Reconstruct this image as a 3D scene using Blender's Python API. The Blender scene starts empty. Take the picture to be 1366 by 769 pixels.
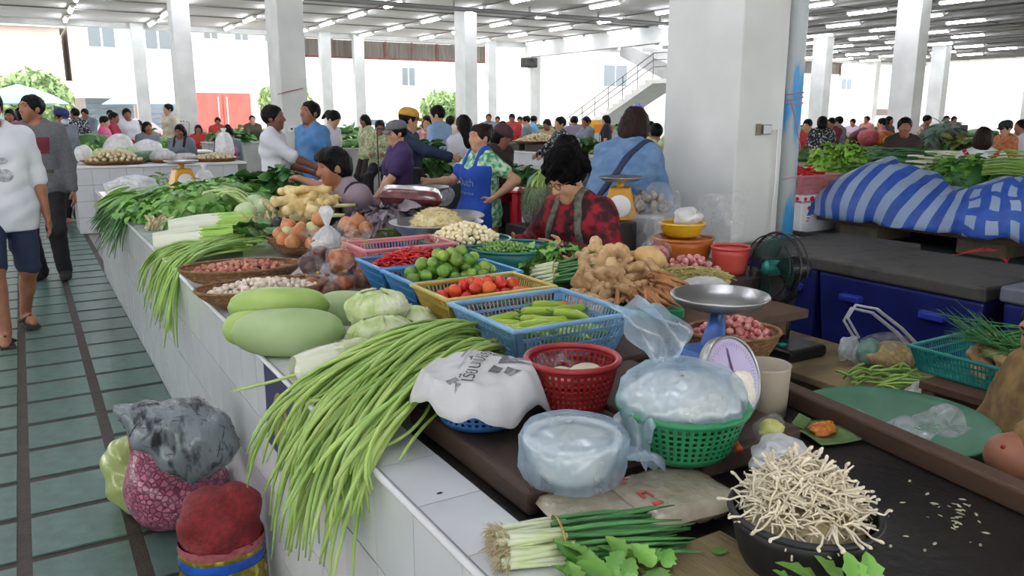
import bpy, bmesh, math, random
import numpy as np
from mathutils import Vector, Matrix, Euler
random.seed(7); np.random.seed(7)
S = bpy.context.scene
COL = S.collection
# ---------------------------------------------------------------- camera
CAM_H, FPX, YAW, PIT = 1.52, 1077.2, math.radians(30.87), math.radians(12.247)
cd = bpy.data.cameras.new('camera'); cam = bpy.data.objects.new('camera', cd); COL.objects.link(cam)
cam.location = (0, 0, CAM_H); cam.rotation_euler = (math.pi/2-PIT, 0, -YAW)
cd.sensor_width = 36.0; cd.lens = FPX/1366*36.0; cd.clip_start = 0.05; cd.clip_end = 400
S.camera = cam
# ---------------------------------------------------------------- sky and exposure
wd = bpy.data.worlds.new('overcast_sky'); S.world = wd; wd.use_nodes = True
bg = wd.node_tree.nodes['Background']; bg.inputs[0].default_value = (1.0, 1.0, 1.0, 1); bg.inputs[1].default_value = 4.2
S.view_settings.view_transform = 'Standard'; S.view_settings.look = 'None'
S.view_settings.gamma = 1.0; S.view_settings.exposure = 0.08; S.view_settings.use_curve_mapping = False
S.cycles.use_denoising = True; S.cycles.max_bounces = 8; S.cycles.transparent_max_bounces = 12
LAMP_W = 45.0          # strength of the fluorescent tubes
# ---------------------------------------------------------------- where the photograph's points lie in the place
FWD = np.array([math.sin(YAW)*math.cos(PIT), math.cos(YAW)*math.cos(PIT), -math.sin(PIT)])
RGT = np.array([math.cos(YAW), -math.sin(YAW), 0.0]); UPV = np.cross(RGT, FWD)
EYE = np.array([0, 0, CAM_H])
def ray(x, y): return FWD*FPX + RGT*(x-683) - UPV*(y-384.5)
def W(x, y, z):
    d = ray(x, y); return Vector(EYE + d*((z-CAM_H)/d[2]))
def D(x, y, k):
    return Vector(EYE + ray(x, y)*(k/FPX))
def atX(x, y, X):
    d = ray(x, y); return Vector(EYE + d*(X/d[0]))
def atY(x, y, Y):
    d = ray(x, y); return Vector(EYE + d*(Y/d[1]))
R = math.radians
rnd = random.uniform
# ---------------------------------------------------------------- materials
def lin(h):
    h = h.lstrip('#'); out = []
    for i in (0, 2, 4):
        c = int(h[i:i+2], 16)/255
        out.append(c/12.92 if c <= .04045 else ((c+.055)/1.055)**2.4)
    return (*out, 1)
MATS = {}
def nd(nt, t, **kw):
    n = nt.nodes.new(t)
    for k, v in kw.items():
        if hasattr(n, k): setattr(n, k, v)
        else: n.inputs[k].default_value = v
    return n
def pm(key, c, c2=None, s=8.0, r=.5, b=0.0, bs=40.0, rv=0.0, rh=0.0, metal=0.0, spec=.5, c3=None, lo=.35, hi=.65, sss=0.0, coat=0.0, stretch=None, det=3.0):
    """procedural surface: two or three mottled colours, random value per object, fine bump"""
    if key in MATS: return MATS[key]
    m = bpy.data.materials.new(key); m.use_nodes = True; nt = m.node_tree; p = nt.nodes['Principled BSDF']; L = nt.links.new
    tc = nd(nt, 'ShaderNodeTexCoord'); co = tc.outputs['Object']
    if stretch:
        mp = nd(nt, 'ShaderNodeMapping'); mp.inputs['Scale'].default_value = stretch; L(co, mp.inputs[0]); co = mp.outputs[0]
    col = None
    if c2:
        n = nd(nt, 'ShaderNodeTexNoise'); n.inputs['Scale'].default_value = s; n.inputs['Detail'].default_value = det; L(co, n.inputs['Vector'])
        cr = nd(nt, 'ShaderNodeValToRGB'); e = cr.color_ramp.elements
        e[0].position, e[0].color = lo, lin(c); e[1].position, e[1].color = hi, lin(c2)
        if c3: x = e.new((lo+hi)/2); x.color = lin(c3)
        L(n.outputs['Fac'], cr.inputs[0]); col = cr.outputs[0]
    if rv or rh:
        oi = nd(nt, 'ShaderNodeObjectInfo'); hs = nd(nt, 'ShaderNodeHueSaturation')
        if col is not None: L(col, hs.inputs['Color'])
        else: hs.inputs['Color'].default_value = lin(c)
        mr = nd(nt, 'ShaderNodeMapRange'); mr.inputs[3].default_value = 1-rv; mr.inputs[4].default_value = 1+rv; L(oi.outputs['Random'], mr.inputs[0]); L(mr.outputs[0], hs.inputs['Value'])
        if rh:
            wn = nd(nt, 'ShaderNodeTexWhiteNoise'); wn.noise_dimensions = '1D'; L(oi.outputs['Random'], wn.inputs['W'])
            m2 = nd(nt, 'ShaderNodeMapRange'); m2.inputs[3].default_value = .5-rh; m2.inputs[4].default_value = .5+rh; L(wn.outputs[0], m2.inputs[0]); L(m2.outputs[0], hs.inputs['Hue'])
        col = hs.outputs[0]
    if col is not None: L(col, p.inputs['Base Color'])
    else: p.inputs['Base Color'].default_value = lin(c)
    p.inputs['Roughness'].default_value = r; p.inputs['Metallic'].default_value = metal; p.inputs['Specular IOR Level'].default_value = spec
    if sss: p.inputs['Subsurface Weight'].default_value = sss; p.inputs['Subsurface Radius'].default_value = (.02, .01, .006); p.inputs['Subsurface Scale'].default_value = .5
    if coat: p.inputs['Coat Weight'].default_value = coat; p.inputs['Coat Roughness'].default_value = .15
    if b:
        n2 = nd(nt, 'ShaderNodeTexNoise'); n2.inputs['Scale'].default_value = bs; n2.inputs['Detail'].default_value = 4; L(co, n2.inputs['Vector'])
        bp = nd(nt, 'ShaderNodeBump'); bp.inputs['Strength'].default_value = b; bp.inputs['Distance'].default_value = .01
        L(n2.outputs['Fac'], bp.inputs['Height']); L(bp.outputs[0], p.inputs['Normal'])
    MATS[key] = m; return m
def emit(key, c, st):
    if key in MATS: return MATS[key]
    m = bpy.data.materials.new(key); m.use_nodes = True; p = m.node_tree.nodes['Principled BSDF']
    p.inputs['Base Color'].default_value = lin(c); p.inputs['Emission Color'].default_value = lin(c); p.inputs['Emission Strength'].default_value = st
    MATS[key] = m; return m
def film(key, c, alpha=.5, r=.25, crease=30.0, white=.5, b=.6, transl=.5):
    """thin crumpled plastic film: part clear, part milky, glossy creases"""
    if key in MATS: return MATS[key]
    m = bpy.data.materials.new(key); m.use_nodes = True; nt = m.node_tree; L = nt.links.new; nt.nodes.remove(nt.nodes['Principled BSDF'])
    out = nt.nodes['Material Output']; tc = nd(nt, 'ShaderNodeTexCoord')
    n = nd(nt, 'ShaderNodeTexNoise'); n.inputs['Scale'].default_value = crease; n.inputs['Detail'].default_value = 2.5; n.inputs['Distortion'].default_value = .8; L(tc.outputs['Object'], n.inputs['Vector'])
    bp = nd(nt, 'ShaderNodeBump'); bp.inputs['Strength'].default_value = b; bp.inputs['Distance'].default_value = .02; L(n.outputs['Fac'], bp.inputs['Height'])
    df = nd(nt, 'ShaderNodeBsdfDiffuse'); df.inputs[0].default_value = lin(c); L(bp.outputs[0], df.inputs['Normal'])
    tr = nd(nt, 'ShaderNodeBsdfTranslucent'); tr.inputs[0].default_value = lin(c)
    m1 = nd(nt, 'ShaderNodeMixShader'); m1.inputs[0].default_value = transl; L(df.outputs[0], m1.inputs[1]); L(tr.outputs[0], m1.inputs[2])
    gl = nd(nt, 'ShaderNodeBsdfGlossy'); gl.inputs[0].default_value = (1, 1, 1, 1); gl.inputs['Roughness'].default_value = r; L(bp.outputs[0], gl.inputs['Normal'])
    m2 = nd(nt, 'ShaderNodeMixShader'); m2.inputs[0].default_value = .16; L(m1.outputs[0], m2.inputs[1]); L(gl.outputs[0], m2.inputs[2])
    tp = nd(nt, 'ShaderNodeBsdfTransparent'); m3 = nd(nt, 'ShaderNodeMixShader')
    cr = nd(nt, 'ShaderNodeMapRange'); cr.inputs[1].default_value = .35; cr.inputs[2].default_value = .7; cr.inputs[3].default_value = max(0, alpha-.12); cr.inputs[4].default_value = min(1, alpha+.18); L(n.outputs['Fac'], cr.inputs[0])
    L(cr.outputs[0], m3.inputs[0]); L(tp.outputs[0], m3.inputs[1]); L(m2.outputs[0], m3.inputs[2]); L(m3.outputs[0], out.inputs[0])
    MATS[key] = m; return m
# ---------------------------------------------------------------- meshes
def mesh(name, V, F, m=None, smooth=True):
    me = bpy.data.meshes.new(name)
    if isinstance(V, np.ndarray) and isinstance(F, np.ndarray) and len(F):
        n = F.shape[1]
        me.vertices.add(len(V)); me.vertices.foreach_set('co', V.astype(np.float32).ravel())
        me.loops.add(F.size); me.loops.foreach_set('vertex_index', F.astype(np.int32).ravel())
        me.polygons.add(len(F)); me.polygons.foreach_set('loop_start', np.arange(0, F.size, n, dtype=np.int32))
        me.update(calc_edges=True); me.validate()
    else:
        me.from_pydata([tuple(v) for v in V], [], F)
    if smooth:
        me.polygons.foreach_set('use_smooth', [True]*len(me.polygons))
    for x in (m if isinstance(m, (list, tuple)) else [m]):
        if x: me.materials.append(x)
    return me
def put(name, me, parent=None, loc=None, rot=None, scale=None, mw=None):
    o = bpy.data.objects.new(name, me); COL.objects.link(o)
    if parent is not None: o.parent = parent
    if mw is not None: o.matrix_local = mw
    else:
        if loc is not None: o.location = loc
        if rot is not None: o.rotation_euler = rot
        if scale is not None: o.scale = (scale,)*3 if isinstance(scale, (int, float)) else scale
    return o
def tag(o, label, cat, group=None, kind=None):
    if label: o['label'] = label
    if cat: o['category'] = cat
    if group: o['group'] = group
    if kind: o['kind'] = kind
    return o
def struct(o): o['kind'] = 'structure'; return o
def thing(name, label, cat, loc=(0, 0, 0), rz=0.0, group=None):
    o = bpy.data.objects.new(name, None); COL.objects.link(o); o.location = loc; o.rotation_euler = (0, 0, rz); o.empty_display_size = .05
    return tag(o, label, cat, group)
def dup(root, loc=None, rz=None, label=None, group=None, rot=None, scale=None):
    r = root.copy(); COL.objects.link(r)
    if loc is not None: r.location = loc
    if rz is not None: r.rotation_euler = (0, 0, rz)
    if rot is not None: r.rotation_euler = rot
    if scale is not None: r.scale = (scale,)*3 if isinstance(scale, (int, float)) else scale
    if label: r['label'] = label
    if group: r['group'] = group
    for ch in list(root.children):
        c = ch.copy(); COL.objects.link(c); c.parent = r
        for g in list(ch.children):
            d = g.copy(); COL.objects.link(d); d.parent = c
    return r
class MB:
    def __init__(s): s.V = []; s.F = []
    def add(s, V, F):
        o = len(s.V); s.V += [Vector(v) for v in V]; s.F += [[i+o for i in f] for f in F]; return s
    def box(s, a, b, M=None):
        x0, y0, z0 = a; x1, y1, z1 = b
        V = [Vector(p) for p in ((x0,y0,z0),(x1,y0,z0),(x1,y1,z0),(x0,y1,z0),(x0,y0,z1),(x1,y0,z1),(x1,y1,z1),(x0,y1,z1))]
        if M: V = [M @ v for v in V]
        return s.add(V, [(0,3,2,1),(4,5,6,7),(0,1,5,4),(1,2,6,5),(2,3,7,6),(3,0,4,7)])
    def cbox(s, c, d, M=None):
        return s.box([c[i]-d[i]/2 for i in range(3)], [c[i]+d[i]/2 for i in range(3)], M)
    def tube(s, P, r, n=6, cap=True, flat=1.0):
        P = [Vector(p) for p in P]; rr = r if isinstance(r, (list, tuple)) else [r]*len(P)
        rings = []; up = Vector((0, 0, 1)); prev = None
        for i, p in enumerate(P):
            t = (P[min(i+1, len(P)-1)]-P[max(i-1, 0)])
            t = t.normalized() if t.length > 1e-9 else Vector((0, 0, 1))
            if prev is None:
                a = t.cross(up)
                if a.length < 1e-3: a = t.cross(Vector((1, 0, 0)))
            else:
                a = prev - t*prev.dot(t)
                if a.length < 1e-6: a = t.cross(up)
            a.normalize(); prev = a; b2 = t.cross(a)
            rings.append([p+(a*math.cos(q)+b2*math.sin(q)*flat)*rr[i] for q in (2*math.pi*j/n for j in range(n))])
        V = [v for R_ in rings for v in R_]; F = []
        for i in range(len(P)-1):
            for j in range(n):
                k = (j+1) % n; F.append((i*n+j, i*n+k, (i+1)*n+k, (i+1)*n+j))
        if cap: F.append(tuple(range(n))[::-1]); F.append(tuple((len(P)-1)*n+j for j in range(n)))
        return s.add(V, F)
    def lathe(s, prof, n=24, M=None, rx=1.0, ry=1.0, wob=None, cap0=True, cap1=False):
        V = []; F = []
        for i, (r, z) in enumerate(prof):
            for j in range(n):
                q = 2*math.pi*j/n; w = wob(q, z) if wob else 1.0
                V.append(Vector((r*rx*w*math.cos(q), r*ry*w*math.sin(q), z)))
        for i in range(len(prof)-1):
            for j in range(n):
                k = (j+1) % n; F.append((i*n+j, i*n+k, (i+1)*n+k, (i+1)*n+j))
        if cap0: F.append(tuple(range(n))[::-1])
        if cap1: F.append(tuple((len(prof)-1)*n+j for j in range(n)))
        if M: V = [M @ v for v in V]
        return s.add(V, F)
    def grid(s, f, nu, nv):
        V = [f(i/nu, j/nv) for j in range(nv+1) for i in range(nu+1)]
        F = [(j*(nu+1)+i, j*(nu+1)+i+1, (j+1)*(nu+1)+i+1, (j+1)*(nu+1)+i) for j in range(nv) for i in range(nu)]
        return s.add(V, F)
    def ell(s, c, r, nu=12, nv=8, M=None, dis=None):
        V = [Vector((0, 0, -1))]; F = []
        for i in range(1, nv):
            a = -math.pi/2+math.pi*i/nv
            for j in range(nu):
                q = 2*math.pi*j/nu; V.append(Vector((math.cos(a)*math.cos(q), math.cos(a)*math.sin(q), math.sin(a))))
        V.append(Vector((0, 0, 1)))
        for j in range(nu):
            k = (j+1) % nu; F.append((0, 1+k, 1+j)); F.append((len(V)-1, 1+(nv-2)*nu+j, 1+(nv-2)*nu+k))
            for i in range(nv-2): F.append((1+i*nu+j, 1+i*nu+k, 1+(i+1)*nu+k, 1+(i+1)*nu+j))
        if dis: V = [v*dis(v) for v in V]
        V = [Vector((v.x*r[0]+c[0], v.y*r[1]+c[1], v.z*r[2]+c[2])) for v in V]
        if M: V = [M @ v for v in V]
        return s.add(V, F)
    def me(s, name, m=None, smooth=True): return mesh(name, s.V, s.F, m, smooth)
    def build(s, name, m=None, parent=None, smooth=True, **kw): return put(name, s.me(name, m, smooth), parent, **kw)
def bev(o, w=.004, n=2, ang=40):
    b = o.modifiers.new('bevel', 'BEVEL'); b.width = w; b.segments = n; b.limit_method = 'ANGLE'; b.angle_limit = R(ang); return o
def solid(o, t): m = o.modifiers.new('thickness', 'SOLIDIFY'); m.thickness = t; m.offset = 0; return o
def sharp(o, ang=35):
    me = o.data; me.set_sharp_from_angle(angle=R(ang)); return o
def bumpy(seed, a=.1, f=2.0):
    r = random.Random(seed); K = [(Vector((r.gauss(0, 1), r.gauss(0, 1), r.gauss(0, 1)))*f, r.uniform(0, 6.28)) for _ in range(5)]
    return lambda v: 1+a*sum(math.sin(k.dot(v)+p) for k, p in K)/2.2
def qbez(a, b, c, n):
    a, b, c = Vector(a), Vector(b), Vector(c); return [a*(1-t)**2+b*2*t*(1-t)+c*t*t for t in (i/n for i in range(n+1))]
def rotm(a=0, b=0, c=0): return Euler((a, b, c)).to_matrix().to_4x4()
ORD = 'first second third fourth fifth sixth seventh eighth ninth tenth eleventh twelfth thirteenth fourteenth fifteenth sixteenth seventeenth eighteenth nineteenth twentieth'.split()
def rrot(): return (rnd(0, 6.28), rnd(0, 6.28), rnd(0, 6.28))
def wall_rot(n):  # matrix whose local z points along n
    return Vector(n).to_track_quat('Z', 'Y').to_matrix().to_4x4()
# ================================================================ the market hall
m_grout = pm('floor_grout', '#2a231c', '#3a3027', s=9, r=.55, b=.3, bs=60)
m_ftile = pm('floor_tile_green', '#4b665f', '#58766d', s=14, r=.34, b=.12, bs=90, rv=.10, c3='#516e66')
m_conc = pm('painted_concrete', '#c9cdc9', '#dcdedb', s=1.6, r=.75, b=.15, bs=25, c3='#d2d5d1')
m_ceil = pm('ceiling_paint', '#c4c2be', '#d4d2ce', s=.6, r=.8)
m_white = pm('white_paint', '#e2e2de', '#ececea', s=2, r=.7)
m_pipe = pm('grey_conduit', '#6e6c6a', r=.6)
m_steel = pm('steel_grey', '#8b8d8e', r=.35, metal=.8)
m_dark = pm('dark_void', '#14120f', r=.8)
m_wood = pm('weathered_wood', '#5b4230', '#3c2a1e', s=5, r=.7, b=.4, bs=30, stretch=(1, .12, 1), c3='#4a3526')
m_rust = pm('red_oxide_steel', '#7c4a40', '#93605a', s=4, r=.7)

fl = struct(MB().box((-.87, -9, -.12), (.6, 31.3, -.006)).build('floor', m_grout, smooth=False))
m_floor2 = pm('hall_floor', '#7d807a', '#92958e', s=1.2, r=.5, b=.1, bs=30); m_floor3 = pm('wet_stall_floor', '#35322d', '#45413a', s=3, r=.4, b=.2, bs=30)  # wet stall floor also kept dark to deepen shade under the right stalls
for a_, b_, m_ in (((-24, -16, -.12), (-.87, 31.3, -.006), m_floor2), ((.6, -16, -.12), (6.1, 7.0, -.006), m_floor3), ((6.1, -16, -.12), (48, 7.0, -.006), m_floor2), ((.6, 7.0, -.12), (48, 31.3, -.006), m_floor2), ((-.87, -16, -.12), (.6, -9, -.006), m_floor2)):
    struct(MB().box(a_, b_).build('floor', m_, smooth=False))
tile_me = {}
def fltile(w):
    if w not in tile_me:
        mb = MB().box((0, 0, -.03), (w, .312, 0)); o = mb.me('floor_tile', m_ftile, False)
        tile_me[w] = o
    return tile_me[w]
cols = [(-1.226, .303), (-.876, .303), (-.526, .303), (-.124, .300), (.228, .318)]
cols = [(-.826, .302), (-.476, .302), (-.126, .302), (.228, .318)]
for cx, cw in cols:
    for j in range(70):
        if len(fl.children) >= 296: break
        put('floor_tile', fltile(cw), fl, loc=(cx, 1.62+j*.361+rnd(-.002, .002), rnd(-.0015, .0015)), rot=(rnd(-.002, .002), rnd(-.004, .004), 0))
struct(MB().box((-80, -60, -.4), (120, 140, -.125)).build('ground_outside', pm('street_concrete', '#b9b6b0', '#c7c4be', s=.4, r=.9), smooth=False))
struct(MB().box((-24, -16, 4.45), (48, 31.3, 4.75)).build('ceiling', m_ceil, smooth=False))
def beam(n, a, b): return struct(MB().box(a, b).build(n, m_conc, smooth=False))
beam('beam_back', (-24, 30.7, 4.28), (48, 31.1, 4.449))
beam('beam_right', (19, 21.9, 3.86), (19.35, 30.69, 4.449))
beam('beam_left', (-24, -16, 4.1), (-23.6, 30.69, 4.449))
PA, PB = .40, .66
def pillar(x, y, a=PA, b=PB):
    o = MB().box((x, y, -.02), (x+a, y+b, 4.46)).build('pillar', m_conc, smooth=False)
    bev(o, .012, 2); struct(o); return o
big = pillar(3.70, 3.55)
c2 = pillar(3.46, 12.6); c1 = pillar(3.46, 21.9, .42, .62)
pillar(11.27, 21.5); pillar(19.15, 12.6); pillar(11.2, 30.4, .4, .25)
pillar(19.05, 30.3, .5, .3); pillar(26.95, 21.5); pillar(34.7, 21.5); pillar(3.5, 30.5, .4, .25); pillar(34.9, 30.4); pillar(26.9, 30.4); pillar(17.0, 30.35, .38, .3); pillar(42.5, 30.4); pillar(42.5, 21.5); pillar(9.9, 30.4, .4, .3)
# conduits and joists under the ceiling
for x in [1.6+2.45*k for k in range(0, 18)]:
    o = MB().tube([(x+.06, 8, 4.435), (x+.06, 30.6, 4.435)], .016, 5).build('trim_1', m_pipe); struct(o)
for y in (27.1, 24.6, 22.6, 15.6, 12.2):
    struct(MB().tube([(-4.5, y, 4.41), (46, y, 4.41)], .022, 5).build('trim_2', m_pipe))
struct(MB().tube([(4.5, 20.3, 4.25), (19, 20.3, 4.25)], .06, 8).build('trim_3', m_pipe))
for k in range(6): struct(MB().box((5.5+2.4*k, 20.27, 4.25), (5.53+2.4*k, 20.33, 4.449)).build('trim_4', m_pipe, smooth=False))
m_joist = pm('joist_grey', '#8f8e8c', r=.7)
for k in range(26):
    x = 19.7+k*1.02
    struct(MB().box((x, 5, 4.38), (x+.07, 30.69, 4.449)).build('trim_5', m_joist, smooth=False))
# fluorescent lights
tube_m = emit('tube_glow', '#f4f4ff', LAMP_W)
hb = MB().box((-.07, -.66, .0), (.07, .66, .05)).me('housing', m_white, False)
tb = MB().tube([(0, -.61, -.035), (0, .61, -.035)], .038, 8).me('tube', tube_m)  # tube widened so its shape carries the glow
eb = MB().box((-.05, -.022, -.05), (.05, .022, 0)).me('end_cap', m_white, False)
first = None
for k in range(-2, 17):
    for j in range(-6, 7):
        x, y = 1.6+2.45*k, 12.7+2.8*j+ (.0 if k % 2 else .12)
        if (x < 1 and j >= 0) or y > 30.3: continue
        if j >= 0 and y/ max(x, .1) < .55: continue
        if j < 0 and k > 0: continue
        lab_ = 'white ceiling tube light in the %s line from the left, %s from the street edge' % (ORD[k+2], ORD[6-j])
        if first is None:
            first = thing('ceiling_light', lab_, 'light', (x, y, 4.38), 0, 'ceiling tube lights')
            put('housing', hb, first); put('tube', tb, first); [put('end_cap', eb, first, loc=(0, e_, 0)) for e_ in (-.638, .638)]
        else: dup(first, (x, y, 4.38), label=lab_)
# far canopy of corrugated sheet with red oxide frame
m_corr = pm('corrugated_sheet', '#7b756b', '#8c867c', s=3, r=.7, stretch=(6, 1, .3))
cano = thing('sheet_canopy', 'grey brown corrugated sheet canopy on red frame hanging beyond the far edge', 'canopy', (8.3, 31.2, 3.60))
MB().grid(lambda u, v: (u*9.0, .03*math.sin(u*9*30), .05+v*.62), 400, 1).build('corrugated_sheet', m_corr, cano)
for k in range(9): MB().box((k*1.12-.03, -.09, 0), (k*1.12+.03, -.03, .68)).build('frame_post', m_rust, cano, smooth=False)
MB().box((-.1, -.1, -.02), (9.1, -.02, .05)).build('bottom_rail', m_rust, cano, smooth=False)
cano2 = thing('sheet_canopy', 'small slatted sheet canopy with red trusses seen between the right hand pillars', 'canopy', (37.2, 31.2, 3.55))
MB().grid(lambda u, v: (u*3.2, .03*math.sin(u*80), .1+v*.6), 120, 1).build('corrugated_sheet', m_corr, cano2)
for k in range(4): MB().box((k*1.05-.03, -.09, 0), (k*1.05+.03, -.03, .85)).build('frame_post', m_rust, cano2, smooth=False)
MB().box((-.1, -.1, .68), (3.3, -.02, .76)).build('top_rail', m_rust, cano2, smooth=False)
# staircase
st = thing('staircase', 'pale concrete staircase with thin steel railing rising behind the big pillar', 'staircase', (20.3, 23.0, 0)); st['kind'] = 'structure'
def stp(y0, z0, y1, z1, x0, x1, n):
    for i in range(n):
        ya, yb = y0+(y1-y0)*i/n, y0+(y1-y0)*(i+1)/n; za = z0+(z1-z0)*i/n; zb = z0+(z1-z0)*(i+1)/n
        V = [(x0, ya, za-.17), (x0, yb, zb-.17), (x0, yb, zb), (x0, ya, zb)]
        V2 = [(x1,)+v[1:] for v in V]
        MB().add(V+V2, [(0,1,2,3), (7,6,5,4), (0,4,5,1), (1,5,6,2), (2,6,7,3), (3,7,4,0)]).build('step', m_white, st, smooth=False)
stp(7.6, .0, 1.2, 2.75, .3, 1.6, 16)          # lower flight, climbing towards the viewer
stp(.2, 2.75, 5.0, 4.45, 1.75, 3.2, 10)       # upper flight, turning back
MB().box((.3, -.8, 2.6), (3.2, 1.2, 2.75)).build('landing', m_white, st, smooth=False)
m_soff = pm('shaded_stair_soffit', '#a9aaa8', '#b6b7b5', s=2, r=.8)  # underside shade put into the colour, greyer than the steps
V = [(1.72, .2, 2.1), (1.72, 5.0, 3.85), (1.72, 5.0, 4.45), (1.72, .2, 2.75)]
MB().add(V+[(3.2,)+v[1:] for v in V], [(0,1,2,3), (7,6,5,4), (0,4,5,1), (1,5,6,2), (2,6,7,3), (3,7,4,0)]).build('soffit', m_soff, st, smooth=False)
for zz in (.45, .7, .95):
    MB().tube([(.34, 7.6, .0+zz), (.34, 1.2, 2.75+zz), (.34, -.7, 2.75+zz)], .022, 5).build('rail', m_steel, st)
for i in range(8):
    t = i/7; y = 7.5-6.3*t; z = .05+2.72*t
    MB().tube([(.34, y, z), (.34, y, z+.95)], .02, 5).build('rail_post', m_steel, st)
# pillar dressings
def scuff(o, px, py, k): pass
# ================================================================ smooth bodies: distance fields turned into one skin
def seg(a, b, r0, r1=None, k=.02): return ('s', np.array(a, float), np.array(b, float), r0, r0 if r1 is None else r1, k)
def ball(c, r, k=.02, M=None): return ('e', np.array(c, float), np.array(r if hasattr(r, '__len__') else (r, r, r), float), M, 0, k)
def sdf_eval(p, X, Y, Z):
    if p[0] == 's':
        a, b = p[1], p[2]; ba = b-a; L2 = max(ba @ ba, 1e-9)
        t = np.clip(((X-a[0])*ba[0]+(Y-a[1])*ba[1]+(Z-a[2])*ba[2])/L2, 0, 1)
        return np.sqrt((X-a[0]-t*ba[0])**2+(Y-a[1]-t*ba[1])**2+(Z-a[2]-t*ba[2])**2)-(p[3]+(p[4]-p[3])*t)
    c, r, M = p[1], p[2], p[3]
    x, y, z = X-c[0], Y-c[1], Z-c[2]
    if M is not None:
        x, y, z = (M[0, 0]*x+M[1, 0]*y+M[2, 0]*z, M[0, 1]*x+M[1, 1]*y+M[2, 1]*z, M[0, 2]*x+M[1, 2]*y+M[2, 2]*z)
    q = np.sqrt((x/r[0])**2+(y/r[1])**2+(z/r[2])**2); g = np.sqrt((x/r[0]**2)**2+(y/r[1]**2)**2+(z/r[2]**2)**2)
    return q*(q-1)/np.maximum(g, 1e-6)
def bbox(p, pad):
    if p[0] == 's':
        r = max(p[3], p[4])+pad; return np.minimum(p[1], p[2])-r, np.maximum(p[1], p[2])+r
    r = (p[2].max() if p[3] is not None else p[2])+pad; return p[1]-r, p[1]+r
def field(prims, h, sub=None, warp=None, pad=.03, grow=0.0, clip=None):
    lo = np.min([bbox(p, pad+grow)[0] for p in prims], axis=0); hi = np.max([bbox(p, pad+grow)[1] for p in prims], axis=0)
    if clip is not None: lo = np.maximum(lo, clip[0]); hi = np.minimum(hi, clip[1])
    n = np.maximum(((hi-lo)/h).astype(int)+2, 3)
    ax = [lo[i]+h*np.arange(n[i]) for i in range(3)]
    F = np.full(tuple(n), .2, np.float32)
    for p in prims:
        a, b = bbox(p, pad+grow+p[5]); i0 = np.clip(((a-lo)/h).astype(int), 0, n); i1 = np.clip(((b-lo)/h).astype(int)+2, 0, n)
        if np.any(i1 <= i0): continue
        sl = tuple(slice(i0[i], i1[i]) for i in range(3))
        X, Y, Z = ax[0][sl[0]][:, None, None], ax[1][sl[1]][None, :, None], ax[2][sl[2]][None, None, :]
        d = sdf_eval(p, X, Y, Z)-grow; f = F[sl]; k = p[5]
        hh = np.clip(.5+.5*(f-d)/k, 0, 1); F[sl] = f*(1-hh)+d*hh-k*hh*(1-hh)
    X, Y, Z = ax[0][:, None, None], ax[1][None, :, None], ax[2][None, None, :]
    if warp is not None: F = F+warp(X, Y, Z)
    for p in sub or []:
        if callable(p): F = np.maximum(F, p(X, Y, Z))
        else:
            d = -sdf_eval(p, X, Y, Z); F = np.maximum(F, d)
    return F, lo
def surfnet(F, lo, h):
    F = np.pad(F, 1, constant_values=.1); lo = lo-h
    s = F < 0; n = np.array(F.shape); c = [(i, j, k) for i in (0, 1) for j in (0, 1) for k in (0, 1)]
    cnt = np.zeros(tuple(n-1), np.int8)
    for i, j, k in c: cnt += s[i:n[0]-1+i, j:n[1]-1+j, k:n[2]-1+k]
    act = (cnt > 0) & (cnt < 8); I = np.argwhere(act)
    if len(I) == 0: return np.zeros((0, 3)), np.zeros((0, 4), int)
    idx = np.full(act.shape, -1, np.int64); idx[act] = np.arange(len(I))
    val = {q: F[I[:, 0]+q[0], I[:, 1]+q[1], I[:, 2]+q[2]] for q in c}
    P = np.zeros((len(I), 3)); w = np.zeros(len(I))
    for a in c:
        for ax in range(3):
            if a[ax]: continue
            b = list(a); b[ax] = 1; b = tuple(b); va, vb = val[a], val[b]; m = (va < 0) != (vb < 0)
            t = np.where(m, va/np.where(m, va-vb, 1), 0)
            for d in range(3): P[:, d] += np.where(m, (a[d]+(t if d == ax else 0)), 0)
            w += m
    V = lo+h*(I+P/w[:, None]); Q = []
    for ax in range(3):
        o1, o2 = [(1, 2), (2, 0), (0, 1)][ax]
        sa = [slice(None)]*3; sb = [slice(None)]*3; sa[ax] = slice(0, -1); sb[ax] = slice(1, None)
        A, B = s[tuple(sa)], s[tuple(sb)]; E = np.argwhere(A != B)
        ok = (E[:, o1] > 0) & (E[:, o2] > 0) & (E[:, o1] < n[o1]-1) & (E[:, o2] < n[o2]-1); E = E[ok]
        ins = A[E[:, 0], E[:, 1], E[:, 2]]
        def g(d1, d2):
            q = E.copy(); q[:, o1] += d1; q[:, o2] += d2; return idx[q[:, 0], q[:, 1], q[:, 2]]
        q = np.stack([g(-1, -1), g(0, -1), g(0, 0), g(-1, 0)], 1); q[~ins] = q[~ins][:, ::-1]; Q.append(q)
    return V, np.concatenate(Q)
def sdf_mesh(name, prims, h, m, **kw):
    F, lo = field(prims, h, **kw); V, Q = surfnet(F, lo, h); return mesh(name, V, Q, m)
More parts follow.
